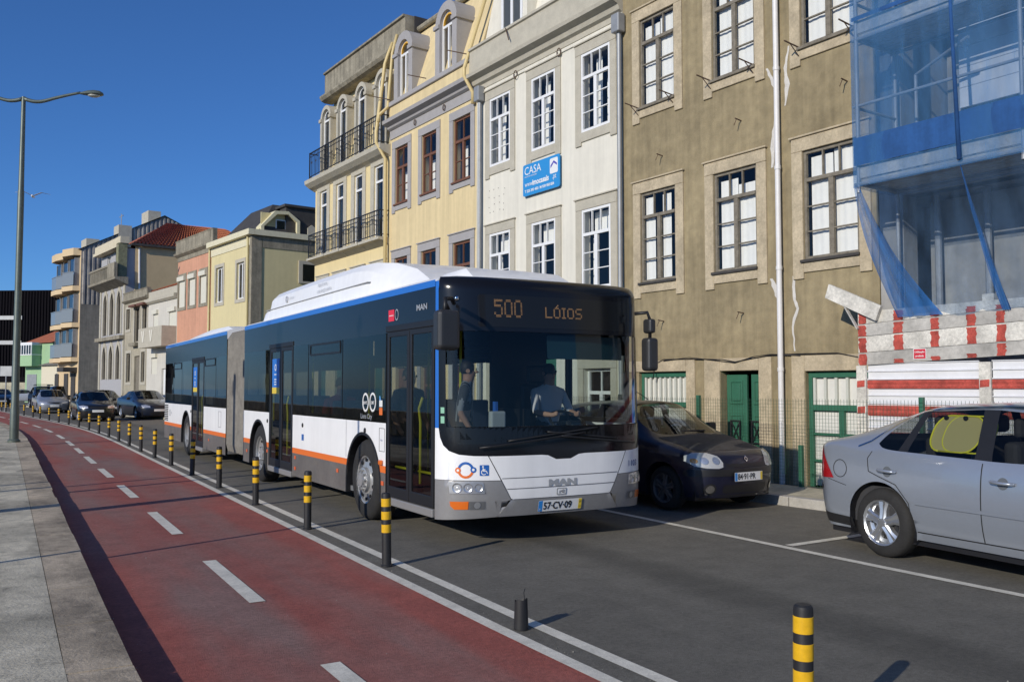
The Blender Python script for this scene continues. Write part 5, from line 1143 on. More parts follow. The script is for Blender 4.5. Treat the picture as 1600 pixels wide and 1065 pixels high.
wins = {-1: [(1.97, 3.465), (3.485, 4.945), (4.965, 5.72), (7.09, 8.86), (10.32, 11.3), (11.32, 12.52), (13.95, 15.25), (15.27, 16.5), (16.52, 17.78)], 1: [(.66, 1.9), (1.93, 3.4), (3.43, 5.2), (5.23, 7.0), (7.03, 8.86), (10.32, 12.2), (12.23, 14.2), (14.23, 16.0), (16.03, 17.78)]}
for s in (-1, 1):
    for i, (a, b) in enumerate(wins[s]):
        w = side(s, a + .006, b - .006, 1.19, 2.22, bgl if s < 0 else bgr, 'window', -.001, arches=False)
        f = MB(); f.ring([(a, 1.19), (b, 1.19), (b, 2.22), (a, 2.22)], [(a + .05, 1.24), (b - .05, 1.24), (b - .05, 2.17), (a + .05, 2.17)], s * 1.243, s * 1.215, 'yz'); f.build('window_frame', bkm, w)
        if s > 0: side(s, a + .03, b - .03, 1.97, 2.22, bk, 'window_head', -.03, w, False)
        if (s < 0 and i in (1, 5, 7)) or (s > 0 and i in (1, 3, 6)):
            h = MB(); 
            for z in (2.06, 2.20): h.box(min(s * 1.25, s * 1.258), max(s * 1.25, s * 1.258), a + .08, b - .08, z - .012, z + .012)
            for y in (a + .08, b - .08): h.box(min(s * 1.25, s * 1.258), max(s * 1.25, s * 1.258), y - .012, y + .012, 2.06, 2.2)
            h.build('hopper_frame', bkm, w)
    for a in AX:
        ar = MB(); n = 24; o = circ(a, .46, RAD + .035, n, 0, 180); i_ = circ(a, .46, RAD, n, 0, 180); o = [(a + RAD + .035, .28)] + o + [(a - RAD - .035, .28)]; i_ = [(a + RAD, .28)] + i_ + [(a - RAD, .28)]
        ar.ring(o, i_, s * 1.257, s * 1.2, 'yz', closed=False); A = ar.build('wheel_arch', bkm, bus)
        ar = MB(); i2 = [(s * 1.2, y, z) for y, z in i_] + [(s * .7, y, z) for y, z in i_]; k = len(i_); ar.add(i2, [(j, j + 1, k + j + 1, k + j) for j in range(k - 1)] + [tuple(range(k, 2 * k))]); ar.build('arch_liner', m['ink'], A)
# wheels
def tyre_prof(r, w, rr): return [(rr, 0), (rr + .02, -.004), (r * .88, 0), (r * .965, .02), (r, .05), (r, w - .05), (r * .965, w - .02), (r * .88, w), (rr, w)]
steel_w = M('bus_wheel_steel', (.50, .50, .49), .4, .6, var=.12, scale=8)
def bus_wheel(y, s, rear):
    x0 = s * 1.225; W = MB(); W.lathe([(r, x0 - s * h) for r, h in tyre_prof(.485, .29, .29)], (0, y, .485), 'x', 36, False); w = W.build('wheel', m['tyre'], bus, smooth='auto')
    prof = [(.30, -.004), (.30, .01), (.275, .02), (.27, .05), (.20, .10 if rear else .03), (.15, .12 if rear else .02), (.145, .06 if rear else -.02), (.09, .05 if rear else -.035), (.085, .03 if rear else -.06), (0, .03 if rear else -.065)]
    rm = MB(); rm.lathe([(r, x0 - s * h) for r, h in prof], (0, y, .485), 'x', 30, False); rim = rm.build('rim', steel_w, w, smooth='auto')
    for k in range(10):
        t = 2 * math.pi * k / 10; nb = MB(); h = .055 if rear else -.028; nb.lathe([(.0, x0 - s * (h - .03)), (.016, x0 - s * (h - .03)), (.016, x0 - s * h)], (0, y + .115 * math.cos(t), .485 + .115 * math.sin(t)), 'x', 6); nb.build('wheel_nut', steel_w, rim)
        hh = MB(); h = .075 if rear else .026; hh.lathe([(.0, x0 - s * (h - .012)), (.022, x0 - s * (h - .012)), (.022, x0 - s * (h + .004))], (0, y + .235 * math.cos(t + .3), .485 + .235 * math.sin(t + .3)), 'x', 8); hh.build('hand_hole', m['ink'], rim)
for y in AX:
    for s in (-1, 1): bus_wheel(y, s, y > 3)
# doors
def door(y0, y1, z0, z1, poster=False):
    MB().box(-1.262, -1.22, y0 - .02, y1 + .02, z1, z1 + .07).build('door_header', bkm, bus, bevel=.006)
    MB().box(-1.27, -1.0, y0 + .0, y1 - .0, z0 - .09, z0 - .005).build('door_step', M('step_grey', (.30, .29, .28), .5, .3) if 'step_grey' not in bpy.data.materials else bpy.data.materials['step_grey'], bus, bevel=.01)
    ym = (y0 + y1) / 2
    for i, (a, b) in enumerate(((y0 + .012, ym - .008), (ym + .008, y1 - .012))):
        f = MB(); e = .06; f.ring([(a, z0), (b, z0), (b, z1), (a, z1)], [(a + e, z0 + .12), (b - e, z0 + .12), (b - e, z1 - e), (a + e, z1 - e)], -1.252, -1.215, 'yz'); L = f.build('door_leaf', bkm, bus, bevel=.006)
        MB().quad((-1.24, a + e, z0 + .12), (-1.24, a + e, z1 - e), (-1.24, b - e, z1 - e), (-1.24, b - e, z0 + .12)).build('pane', bgd, L, recalc=False)
        yc = b - .12 if i == 0 else a + .14
        MB().tube([(-1.17, yc + (.12 if i else -.05), z0 + 1.12), (-1.17, yc + .04, z0 + 1.0), (-1.17, yc, z0 + .85), (-1.17, yc, z0 + .2)] if i == 0 else [(-1.17, yc - .1, z0 + 1.12), (-1.17, yc, z0 + .95), (-1.17, yc, z0 + .2)], .016, 8).build('handrail', yrail, L, smooth=True)
        MB().tube([(-1.16, a + e, z0 + .33), (-1.16, b - e, z0 + .33)], .015, 8).build('handrail', yrail, L, smooth=True)
        if poster and i == 1:
            spoly(-1, [(a + .1, 1.50), (b - .12, 1.50), (b - .12, 1.60), (a + .1, 1.60)], m['plate_y'], 'poster_foot', -.004, L); P = spoly(-1, [(a + .1, 1.60), (b - .12, 1.60), (b - .12, 2.06), (a + .1, 2.06)], M('poster_blue', (.03, .17, .55), .5) if 'poster_blue' not in bpy.data.materials else bpy.data.materials['poster_blue'], 'poster', -.004, L)
            yc = (a + b) / 2; r = MB(); r.ring([(y, z) for y, z in circ(yc, 1.92, .055, 16)], [(y, z) for y, z in circ(yc, 1.92, .035, 16)], -1.2485, -1.247, 'yz'); r.build('poster_mark', m['plate_w'], P)
            for z in (1.80, 1.68, 1.72, 1.64): spoly(-1, [(yc - .07, z), (yc + .07, z), (yc + .07, z + .016), (yc - .07, z + .016)], m['plate_w'], 'poster_text', -.001, P)
door(.645, 1.94, .37, 2.23); door(5.74, 7.07, .34, 2.23, True); door(12.54, 13.93, .30, 2.2, True)
# floor, interior, roof, tail, bellows, pods
MB().box(-1.2, 1.2, .55, 8.86, .30, .36).build('floor', blin, bus); MB().box(-1.2, 1.2, 10.32, 17.7, .30, .36).build('floor', blin, bus)
def loft(name, st, mat, sec, parent=None, smooth='auto'):
    L = MB(); n = len(sec(*st[0][1:]))
    for q in st: L.v += [(x, q[0], z) for x, z in sec(*q[1:])]
    L.f = [(i * n + k, i * n + (k + 1) % n, (i + 1) * n + (k + 1) % n, (i + 1) * n + k) for i in range(len(st) - 1) for k in range(n)] + [tuple(range(n)), tuple((len(st) - 1) * n + k for k in range(n))]
    return L.build(name, mat, parent or bus, smooth=smooth)
rs = lambda d: [(-1.245 + d, 2.55), (-1.248 + d, 2.69), (-1.20 + d, 2.735), (-1.0, 2.765), (0, 2.785), (1.0, 2.765), (1.20 - d, 2.735), (1.248 - d, 2.69), (1.245 - d, 2.55)]
loft('roof', [(.66, .02), (.78, 0), (8.86, 0)], bw, rs); loft('roof', [(10.32, 0), (17.75, 0), (17.86, .08)], bw, rs)
tl = MB(); ys = [(17.78, 0), (17.86, .03), (17.93, .15)]
tp = [(-1.25, 17.78), (-1.22, 17.86), (-1.1, 17.93), (1.1, 17.93), (1.22, 17.86), (1.25, 17.78)]; tl.prism([(x, y) for x, y in tp], .3, 2.7, 'xy'); tl.build('tail', bw, bus)
for k in range(9): MB().box(-1.262, -1.252, 17.2, 17.72, .74 + k * .048, .766 + k * .048).build('vent_slat', bkm, bus)
bl_ = MB(); n = 16
o_ = [(-1.2, .36), (-1.235, .5), (-1.235, 2.55), (-1.15, 2.68), (-.6, 2.72), (.6, 2.72), (1.15, 2.68), (1.235, 2.55), (1.235, .5), (1.2, .36)]
st = []
for k in range(n + 1):
    y = 8.86 + (10.32 - 8.86) * k / n; e = .935 if k % 2 else 1.0; st.append([(x * e, y, .36 + (z - .36) * (e if z > 1 else 1)) for x, z in o_])
for r in st: bl_.v += r
q = len(o_); bl_.f = [(i * q + k, i * q + (k + 1) % q, (i + 1) * q + (k + 1) % q, (i + 1) * q + k) for i in range(n) for k in range(q)]
bl_.build('bellows', M('bellows_rubber', (.20, .185, .16), .75, var=.2, scale=3), bus)
psec = lambda zt, hw, ch: [(-hw - .05, 2.72), (-hw, max(2.74, zt - ch)), (-hw + ch, zt), (0, zt + .015), (hw - ch, zt), (hw, max(2.74, zt - ch)), (hw + .05, 2.72)]
pod = loft('gas_tank_pod', [(8.16, 2.79, 1.06, .02), (8.14, 2.92, 1.06, .03), (8.06, 2.95, 1.06, .04), (7.82, 2.965, 1.06, .04), (7.80, 3.05, 1.05, .05), (7.74, 3.15, 1.05, .07), (7.6, 3.195, 1.05, .08), (7.0, 3.21, 1.05, .09), (5.2, 3.22, 1.05, .09), (3.6, 3.215, 1.05, .09), (3.1, 3.20, 1.04, .11), (2.65, 3.15, .99, .16), (2.2, 3.03, .94, .18), (1.8, 2.88, .90, .10), (1.6, 2.79, .88, .04)], bw, psec)
loft('roof_unit', [(1.9, 2.78, .72, .03), (1.75, 2.92, .70, .08), (1.2, 2.93, .70, .09), (.95, 2.80, .68, .04)], bw, psec)
loft('roof_pod', [(16.95, 2.78, .9, .03), (16.6, 2.86, .88, .06), (14.1, 2.95, .88, .08), (12.3, 2.93, .88, .08), (11.6, 2.80, .85, .04)], bw, psec)
MB().box(-1.095, -1.02, 3.0, 8.0, 2.932, 2.938).build('pod_seam', M('seam_grey', (.35, .35, .35), .6), bus)
def podtext(s_, y, z, size, mat, sx=.9):
    vs, fs = text2d(s_, size, 0, 'LEFT', sx); p = MB(); p.add([(-1.083 + (z + w - 2.95) * .11, y - u, z + w) for u, w in vs], fs); p.build('pod_lettering', mat, bus, recalc=False)
pt = M('pale_lettering', (.50, .51, .53), .5)
podtext('Naturalmente,', 5.15, 3.075, .085, pt); podtext('a sua energia positiva', 5.15, 2.985, .085, pt)
spl = MB(); o = circ(6.75, 3.03, .055, 16); i_ = circ(6.75, 3.03, .042, 16); spl.ring(o, i_, -1.085, -1.07, 'yz'); spl.build('pod_mark', pt, bus); podtext('gás natural', 6.62, 3.02, .07, pt)
# side lettering and small fittings
stext('MAN', 1.10, 2.42, .085, grey_txt, 'maker_lettering', 1.5, .003); stext('Lions City', 2.78, 1.225, .085, grey_txt, 'model_lettering', 1.1, .001)
spoly(-1, [(1.72, 2.35), (1.89, 2.35), (1.89, 2.48), (1.72, 2.48)], M('sticker_red', (.75, .03, .06), .5), 'red_sticker'); spoly(-1, [(1.74, 2.41), (1.87, 2.41), (1.87, 2.418), (1.74, 2.418)], m['plate_w'], 'sticker_line', .006)
for (yc, zc, r) in ((2.61, 1.42, .115), (2.37, 1.425, .115)):
    lg = MB(); lg.ring([(yc + (y - yc) * .9, z) for y, z in circ(yc, zc, r, 24)], [(yc + (y - yc) * .9, z) for y, z in circ(yc, zc, r * .78, 24)], -1.256, -1.252, 'yz'); lg.build('year_logo', m['plate_w'], bus)
stext('port', 2.69, 1.40, .07, m['plate_w'], 'logo_lettering', 1.0, .001); stext('CMNT', 2.43, 1.40, .055, m['plate_w'], 'logo_lettering', .7, .001)
spoly(-1, [(2.06, 1.28), (2.16, 1.28), (2.16, 1.365), (2.06, 1.365)], m['orange'], 'sticker'); spoly(-1, [(2.06, 1.375), (2.16, 1.375), (2.16, 1.45), (2.06, 1.45)], m['plate_w'], 'sticker'); spoly(-1, [(2.1, 1.45), (2.16, 1.45), (2.16, 1.5), (2.13, 1.5)], M('sticker_blue', (.1, .3, .6), .5), 'sticker')
lg = MB(); lg.ring([(1.65 + (y - 1.65) * .8, z) for y, z in circ(1.65, 2.415, .065, 20)], [(1.65 + (y - 1.65) * .8, z) for y, z in circ(1.65, 2.415, .05, 20)], -1.254, -1.252, 'yz'); lg.build('round_sticker', grey_txt, bus)
for y, z in ((2.04, .50), (3.62, .52), (5.55, .56), (5.55, .40), (7.16, .56), (8.55, .48), (11.9, .5)): MB().box(-1.262, -1.252, y - .035, y + .035, z - .025, z + .025).build('side_marker', M('marker_orange', (.7, .14, .05), .3) if 'marker_orange' not in bpy.data.materials else bpy.data.materials['marker_orange'], bus, bevel=.004)
MB().box(-1.285, -1.252, 2.03, 2.12, .705, .765).build('side_indicator', bpy.data.materials['indicator_amber'], bus, bevel=.015)
for y, z in ((2.63, 1.08), (5.2, 1.05), (7.18, 1.05), (14.0, 1.05)): MB().lathe([(0, -1.262), (.03, -1.26), (.034, -1.25)], (0, y, z), 'x', 14).build('push_button', bkm, bus, smooth=True)
spoly(-1, [(5.14, .83), (5.24, .83), (5.24, .92), (5.14, .92)], bpy.data.materials['logo_blue'], 'wheelchair_sticker')
gv = bpy.data.materials['panel_groove']
def sring(y0, y1, z0, z1): r = MB(); e = .006; r.ring([(y0, z0), (y1, z0), (y1, z1), (y0, z1)], [(y0 + e, z0 + e), (y1 - e, z0 + e), (y1 - e, z1 - e), (y0 + e, z1 - e)], -1.2535, -1.251, 'yz'); r.build('hatch_seam', gv, bus)
sring(1.99, 2.16, .86, 1.13); sring(10.75, 11.0, .80, 1.12); spoly(-1, [(3.3, .72), (3.306, .72), (3.306, 1.19), (3.3, 1.19)], gv, 'panel_seam')
stext('4 bar', 2.12, .98, .035, navy, 'hatch_lettering'); lg = MB(); lg.ring(circ(16.9, .95, .085, 20), circ(16.9, .95, .065, 20), -1.256, -1.251, 'yz'); lg.build('operator_mark', grey_txt, bus); stext('stcp', 16.75, .93, .1, grey_txt, 'operator_lettering')
# mirrors
MB().tube([(-1.19, .32, 2.44), (-1.33, .08, 2.46), (-1.46, -.05, 2.44), (-1.47, -.06, 2.3)], .022, 8).build('mirror_arm', bkm, bus, smooth=True); MB().tube([(-1.21, .36, 2.34), (-1.36, .1, 2.37), (-1.46, -.05, 2.40)], .018, 8).build('mirror_arm', bkm, bus, smooth=True)
mr = MB(); mr.box(-1.575, -1.345, -.16, .0, 1.95, 2.33); mr.build('mirror', M('mirror_housing', (.03, .03, .031), .4), bus, bevel=.045, seg=4)
MB().tube([(1.02, .26, 2.42), (1.12, .16, 2.43), (1.16, .16, 2.34), (1.16, .17, 2.1)], .02, 8).build('mirror_arm', bkm, bus, smooth=True); MB().box(1.11, 1.20, .10, .24, 2.20, 2.36).build('mirror', bpy.data.materials['mirror_housing'], bus, bevel=.03, seg=3); MB().box(1.08, 1.23, .09, .24, 1.78, 2.15).build('mirror', bpy.data.materials['mirror_housing'], bus, bevel=.04, seg=3)
# cab and saloon
MB().box(-1.1, 1.1, .42, .75, .36, 1.0).build('front_bulkhead', bkm, bus); ds = MB(); ds.prism([(.38, .95), (.75, .95), (.98, 1.0), (.95, 1.09), (.7, 1.12), (.42, 1.04)], -.25, 1.15, 'yz'); ds.build('dashboard', bkm, bus, bevel=.02)
sw = MB(); cx, cy, cz = .62, 1.02, 1.20; ring = [(cx + .22 * math.cos(t), cy + .22 * math.sin(t) * .75, cz + .22 * math.sin(t) * .55) for t in [k * math.pi / 12 for k in range(25)]]; sw.tube(ring, .016, 8); sw.bar((cx - .2, cy, cz), (cx + .2, cy, cz), .03, .02); sw.tube([(cx, cy, cz), (cx, cy - .2, cz - .25)], .03, 8); sw.build('steering_wheel', bkm, bus, smooth='auto')
def seat(x, y, z, mat, hr=False, rz=0):
    s = MB(); s.box(x - .22, x + .22, y - .05, y + .38, z + .36, z + .44); s.box(x - .22, x + .22, y + .36, y + .43, z + .42, z + 1.02); s.box(x - .03, x + .03, y + .1, y + .2, z, z + .36)
    if hr: s.box(x - .13, x + .13, y + .37, y + .43, z + 1.03, z + 1.25)
    s.build('seat', mat, bus, bevel=.03)
sm = M('seat_fabric', (.06, .08, .14), .8); seat(.62, 1.32, .62, bkm, True)
for y in (3.6, 4.4, 5.2, 6.0, 10.9, 11.7, 15, 15.8): seat(.95, y, .40, sm); seat(.5, y, .40, sm)
for y in (3.7, 4.5, 10.9, 11.6, 15.2): seat(-.95, y, .40, sm)
MB().box(.2, 1.2, 1.9, 1.95, .36, 1.25).build('cab_partition', bkm, bus); MB().box(.12, .92, 1.96, 2.0, 1.25, 2.45).build('driver_screen', bkm, bus); MB().box(.16, .22, 1.2, 1.9, .36, 1.35).build('cab_door', bkm, bus)
for x, y in ((-.3, 1.95), (-.35, 3.3), (.3, 4.2), (-.5, 5.6), (-.5, 7.15), (.3, 6.6), (0, 11.5), (-.4, 14.2)): MB().tube([(x, y, .36), (x, y, 2.6)], .017, 8).build('grab_pole', yrail, bus, smooth='auto')
for x in (-.62, .62): MB().tube([(x, 2.0, 2.02), (x, 8.6, 2.02)], .016, 8).build('grab_rail', bkm, bus, smooth='auto')
MB().box(-1.2, 1.2, .75, 8.8, 2.5, 2.54).build('ceiling', blin, bus); MB().box(-1.2, 1.2, 10.4, 17.7, 2.5, 2.54).build('ceiling', blin, bus)
MB().box(-.55, -.52, .62, .68, .95, 1.45).build('ticket_post', M('ticket_blue', (.03, .12, .45), .5), bus); tk = MB(); tk.box(-.62, -.44, .58, .66, 1.02, 1.35); tk.build('ticket_reader', M('ticket_grey', (.4, .42, .42), .5), bus, bevel=.02)
# ------------------------------------------------------------------ cars
def car_mesh(sp, lvl):
    W = sp['W']; C = sp['cols']; m0 = len(C); ids = {}; V = []; key = {}
    def put(k, p):
        if k not in key: key[k] = len(V); V.append(p)
        return key[k]
    zr = sp['rows']; xo = sp.get('xo', (-.075, -.015, 0, -.015, -.05))
    def side(s, r, c):
        yl, y4, z4 = C[c][:3]
        z = z4 if r == 4 else (z4 - .10 if r == 3 else min(zr[r], z4 - .30 + .14 * r))
        t = {0: 0, 1: 0, 2: .15, 3: .75, 4: 1}[r]
        end = sp.get('end', {}).get(c, 0)
        return put((s, r, c), (s * (W + xo[r] - end), yl + (y4 - yl) * t, z))
    def wrap(s, r, e, k):      # e: 'f' or 'b'; k = 0 centre .. 2
        x, y = sp[e][k]; d = sp[e + 'o'][r]; yl, y4, z4 = C[0 if e == 'f' else -1][:3]
        zc = sp[e + 'z'][k]; z = zc if r == 4 else (zc - .10 if r == 3 else min(zr[r], zc - .30 + .14 * r))
        return put((0 if k == 0 else s, r, e, k), (s * x * (1 if r in (1, 2) else .985), y + d, z))
    def top(s, r, c):
        if r == 4: return side(s, 4, c)
        if c == 0: return wrap(s, 4, 'f', 7 - r)
        if c == m0 - 1: return wrap(s, 4, 'b', 7 - r)
        q = C[c][3 + r - 5] if r < 7 else (0, *C[c][5])
        return put((0 if r == 7 else s, r, c), (s * q[0], q[1], q[2]))
    faces = []; reg = []
    for s in (1, -1):
        def add(f, g): faces.append(f if s > 0 else f[::-1]); reg.append(g)
        for r in range(4):
            for c in range(m0 - 1): add([side(s, r, c), side(s, r, c + 1), side(s, r + 1, c + 1), side(s, r + 1, c)], 0)
            for k in range(3):
                A = lambda e, kk, rr: side(s, rr, 0 if e == 'f' else m0 - 1) if kk == 3 else wrap(s, rr, e, kk)
                add([A('f', k, r), A('f', k + 1, r), A('f', k + 1, r + 1), A('f', k, r + 1)], 0); add([A('b', k + 1, r), A('b', k, r), A('b', k, r + 1), A('b', k + 1, r + 1)], 0)
        for r in range(4, 7):
            for c in range(m0 - 1):
                add([top(s, r, c), top(s, r, c + 1), top(s, r + 1, c + 1), top(s, r + 1, c)], sp['reg'].get((r, c), sp['reg'].get((4 if r == 4 else 'top', c), 0)) if True else 0)
    me = bpy.data.meshes.new('car_ctrl'); me.from_pydata(V, [], faces)
    for _ in range(8): me.materials.append(None)
    for p, g_ in zip(me.polygons, reg): p.material_index = g_
    bm = bmesh.new(); bm.from_mesh(me); cl = bm.edges.layers.float.new('crease_edge')
    for e in bm.edges:
        if len(e.link_faces) == 2 and e.link_faces[0].material_index != e.link_faces[1].material_index: e[cl] = .92
        zs = [v.co.z for v in e.verts]
    for (a, b, v) in sp.get('crease', []):
        for s in (1, -1):
            i, j = key.get((s, *a)), key.get((s, *b))
            if i is None or j is None: continue
            bm.verts.ensure_lookup_table(); e = bm.edges.get((bm.verts[i], bm.verts[j]))
            if e: e[cl] = v
    bmesh.ops.recalc_face_normals(bm, faces=bm.faces); bm.to_mesh(me); bm.free()
    o = bpy.data.objects.new('car_ctrl', me); col.objects.link(o); md = o.modifiers.new('s', 'SUBSURF'); md.levels = lvl; md.render_levels = lvl
    ev = o.evaluated_get(bpy.context.evaluated_depsgraph_get()); em = bpy.data.meshes.new_from_object(ev)
    bpy.data.objects.remove(o); bpy.data.meshes.remove(me); return em
def bvh_of(me): return BVHTree.FromPolygons([v.co.copy() for v in me.vertices], [list(p.vertices) for p in me.polygons])

CLIO = dict(W=.82, rows=(.20, .34, .56), fz=(.765, .765, .75), bz=(.90, .90, .89), f=[(0, .0), (.34, .02), (.64, .12)], b=[(0, 3.77), (.34, 3.76), (.64, 3.70)], fo=(.04, .0, -.015, .02, .06), bo=(-.05, 0, .0, -.03, -.06),
    cols=[(.36, .40, .765), (.78, .78, .855, (.66, .66, .875), (.35, .60, .895), (.58, .90)), (1.10, 1.12, .915, (.66, 1.04, .94), (.35, .95, .96), (.92, .965)), (1.30, 1.42, .935, (.56, 1.76, 1.33), (.39, 1.69, 1.385), (1.66, 1.40)),
          (2.15, 2.15, .955, (.575, 2.12, 1.36), (.42, 2.1, 1.41), (2.1, 1.42)), (2.25, 2.25, .96, (.575, 2.22, 1.36), (.42, 2.2, 1.41), (2.2, 1.42)), (3.0, 3.0, .99, (.55, 2.9, 1.33), (.40, 2.9, 1.385), (2.9, 1.40)), (3.3, 3.36, 1.0, (.52, 3.2, 1.28), (.38, 3.26, 1.33), (3.28, 1.36)), (3.46, 3.52, .98, (.60, 3.64, .97), (.35, 3.68, .96), (3.69, .96)), (3.52, 3.58, .90)],
    reg={('top', 2): 1, ('top', 7): 2, (4, 3): 3, (4, 4): 5, (4, 5): 4}, axles=(.73, 3.20), R=.29, arch=.345, L=3.77)
MOND = dict(W=.905, rows=(.22, .40, .62), fz=(.74, .74, .73), bz=(1.09, 1.085, 1.06), f=[(0, .0), (.38, .03), (.72, .16)], b=[(0, 4.70), (.38, 4.68), (.72, 4.60)], fo=(.05, .0, -.01, .03, .08), bo=(-.07, .02, .03, -.02, -.05),
    cols=[(.45, .48, .75), (.95, .95, .88, (.72, .85, .90), (.4, .78, .93), (.74, .94)), (1.40, 1.42, .95, (.70, 1.30, .975), (.38, 1.18, .995), (1.14, 1.0)), (1.62, 1.80, .965, (.60, 2.22, 1.38), (.41, 2.12, 1.44), (2.08, 1.455)),
          (2.55, 2.56, .975, (.615, 2.63, 1.415), (.43, 2.60, 1.465), (2.60, 1.475)), (2.68, 2.69, .98, (.615, 2.76, 1.415), (.43, 2.72, 1.465), (2.72, 1.475)), (3.50, 3.42, 1.0, (.605, 3.34, 1.385), (.42, 3.30, 1.44), (3.29, 1.455)), (3.62, 3.50, 1.003, (.60, 3.41, 1.37), (.42, 3.38, 1.43), (3.36, 1.445)), (3.80, 3.86, 1.02, (.585, 3.54, 1.335), (.40, 3.52, 1.40), (3.51, 1.415)), (4.0, 4.08, 1.05, (.565, 3.72, 1.28), (.38, 3.72, 1.345), (3.72, 1.365)), (4.28, 4.30, 1.085, (.66, 4.24, 1.105), (.38, 4.28, 1.11), (4.29, 1.115)), (4.40, 4.46, 1.05)],
    reg={('top', 2): 1, ('top', 9): 2, (4, 3): 3, (4, 4): 5, (4, 5): 4, (4, 6): 7, (4, 7): 6}, axles=(.95, 3.70), R=.325, arch=.385, L=4.70)
SUV = dict(W=.90, rows=(.28, .46, .72), fz=(.92, .92, .90), bz=(1.02, 1.02, 1.0), f=[(0, .0), (.36, .02), (.70, .10)], b=[(0, 4.4), (.36, 4.39), (.70, 4.32)], fo=(.05, .0, -.01, .03, .06), bo=(-.05, 0, .0, -.03, -.06),
    cols=[(.36, .40, .92), (.85, .85, 1.02, (.72, .75, 1.04), (.4, .68, 1.06), (.65, 1.07)), (1.25, 1.28, 1.06, (.70, 1.18, 1.09), (.38, 1.08, 1.10), (1.05, 1.105)), (1.45, 1.58, 1.08, (.64, 1.95, 1.62), (.44, 1.88, 1.69), (1.85, 1.70)), (2.45, 2.45, 1.10, (.66, 2.43, 1.65), (.46, 2.43, 1.71), (2.43, 1.72)), (2.57, 2.57, 1.10, (.66, 2.55, 1.65), (.46, 2.55, 1.71), (2.55, 1.72)), (3.5, 3.5, 1.12, (.65, 3.46, 1.64), (.46, 3.46, 1.69), (3.46, 1.70)), (3.95, 4.0, 1.13, (.62, 3.9, 1.58), (.44, 3.95, 1.63), (3.96, 1.65)), (4.1, 4.14, 1.10, (.66, 4.26, 1.10), (.38, 4.3, 1.10), (4.31, 1.10)), (4.14, 4.2, 1.02)],
    reg={('top', 2): 1, ('top', 7): 2, (4, 3): 3, (4, 4): 5, (4, 5): 4}, axles=(.85, 3.45), R=.35, arch=.41, L=4.4)
cgl = GLASS('car_glass', (.60, .64, .62), 1.5); cgd = GLASS('car_tinted_glass', (.30, .32, .32), 1.5)
REG = {0: 'body', 1: 'windscreen', 2: 'rear_window', 3: 'front_side_window', 4: 'rear_side_window', 5: 'window_pillar', 6: 'quarter_window', 7: 'window_pillar'}
_cache = {}
def car(name, label, sp, paint_m, loc, rz, lvl=2, wheel='plain', glass=None, cat='car', group='parked cars'):
    t = thing(name, label, cat, loc, rz, group); key = (id(sp), lvl)
    if key not in _cache: _cache[key] = car_mesh(sp, lvl)
    me = _cache[key]; bv = bvh_of(me); co = [v.co.copy() for v in me.vertices]
    parts = {}
    for p in me.polygons:
        g = p.material_index; sx = 0 if g in (0, 1, 2) else (1 if p.center.x > 0 else -1)
        if g == 0 and abs(p.center.x) > .55 * sp['W']:
            if any(all((co[i].y - a) ** 2 + (co[i].z - sp['R']) ** 2 < sp['arch'] ** 2 for i in p.vertices) for a in sp['axles']): continue
        parts.setdefault((g, sx), []).append(list(p.vertices))
    for (g, sx), fs in parts.items():
        used = {}; vs = []
        for f in fs:
            for i in f:
                if i not in used:
                    used[i] = len(vs); q = co[i].copy()
                    if g == 0 and abs(q.x) > .5 * sp['W']:
                        for a in sp['axles']:
                            d = Vector((q.y - a, q.z - sp['R'])); l = d.length
                            if l < sp['arch'] and l > 1e-4: d *= sp['arch'] / l; q.y = a + d.x; q.z = sp['R'] + d.y
                    vs.append(q[:])
        mb = MB(); mb.v = vs; mb.f = [tuple(used[i] for i in f) for f in fs]
        mat = paint_m if g == 0 else (m['black_p'] if g in (5, 7) else (glass or cgl))
        mb.build(REG[g], mat, t, smooth=True, recalc=False)
    W = sp['W']; L = sp['L']; zb = sp['cols'][4][2]
    ub = MB(); ub.box(-W + .12, W - .12, .25, L - .3, .16, .45); ub.build('underbody', m['ink'], t)
    for a in sp['axles']:
        for s in (-1, 1):
            li = MB(); pts = circ(a, sp['R'], sp['arch'] + .004, 16, -20, 200); k = len(pts)
            li.add([(s * (W - .03), y, z) for y, z in pts] + [(s * .45, y, z) for y, z in pts], [(j, j + 1, k + j + 1, k + j) for j in range(k - 1)] + [tuple(range(k, 2 * k))]); li.build('arch_liner', m['ink'], t)
            car_wheel(t, s * (W - .035), a, sp['R'], s, wheel)
    # cabin
    c = sp['cols']; y0, y1 = c[2][1], c[-3][1]; it = MB(); it.box(-W + .1, W - .1, y0, y1, .3, zb - .32); it.box(-W + .12, W - .12, y0 - .02, y0 + .35, zb - .34, zb - .06); it.build('cabin_floor', m['interior'], t)
    for s in (-1, 1):
        for y in (y0 + .95, y0 + 1.75):
            se = MB(); se.box(s * .36 - .24, s * .36 + .24, y + .12, y + .26, zb - .5, zb + .16); se.box(s * .36 - .13, s * .36 + .13, y + .16, y + .25, zb + .19, zb + .36); se.build('seat', m['interior'], t, bevel=.04)
    stw = MB(); stw.tube([(.36 + .18 * math.cos(q), y0 + .46 + .09 * math.sin(q), zb - .02 + .15 * math.sin(q)) for q in [k * math.pi / 10 for k in range(21)]], .014, 6); stw.build('steering_wheel', m['black_p'], t, smooth=True)
    for s in (-1, 1):
        q = MB(); ym = c[3][1] + .02; q.box(min(s * (W + .0), s * (W + .17)), max(s * (W + .0), s * (W + .17)), ym, ym + .09, zb - .0, zb + .13); q.build('door_mirror', paint_m if wheel == 'alloy' else m['black_p'], t, bevel=.03, seg=3)
    t['_'] = 0; del t['_']
    return t, bv
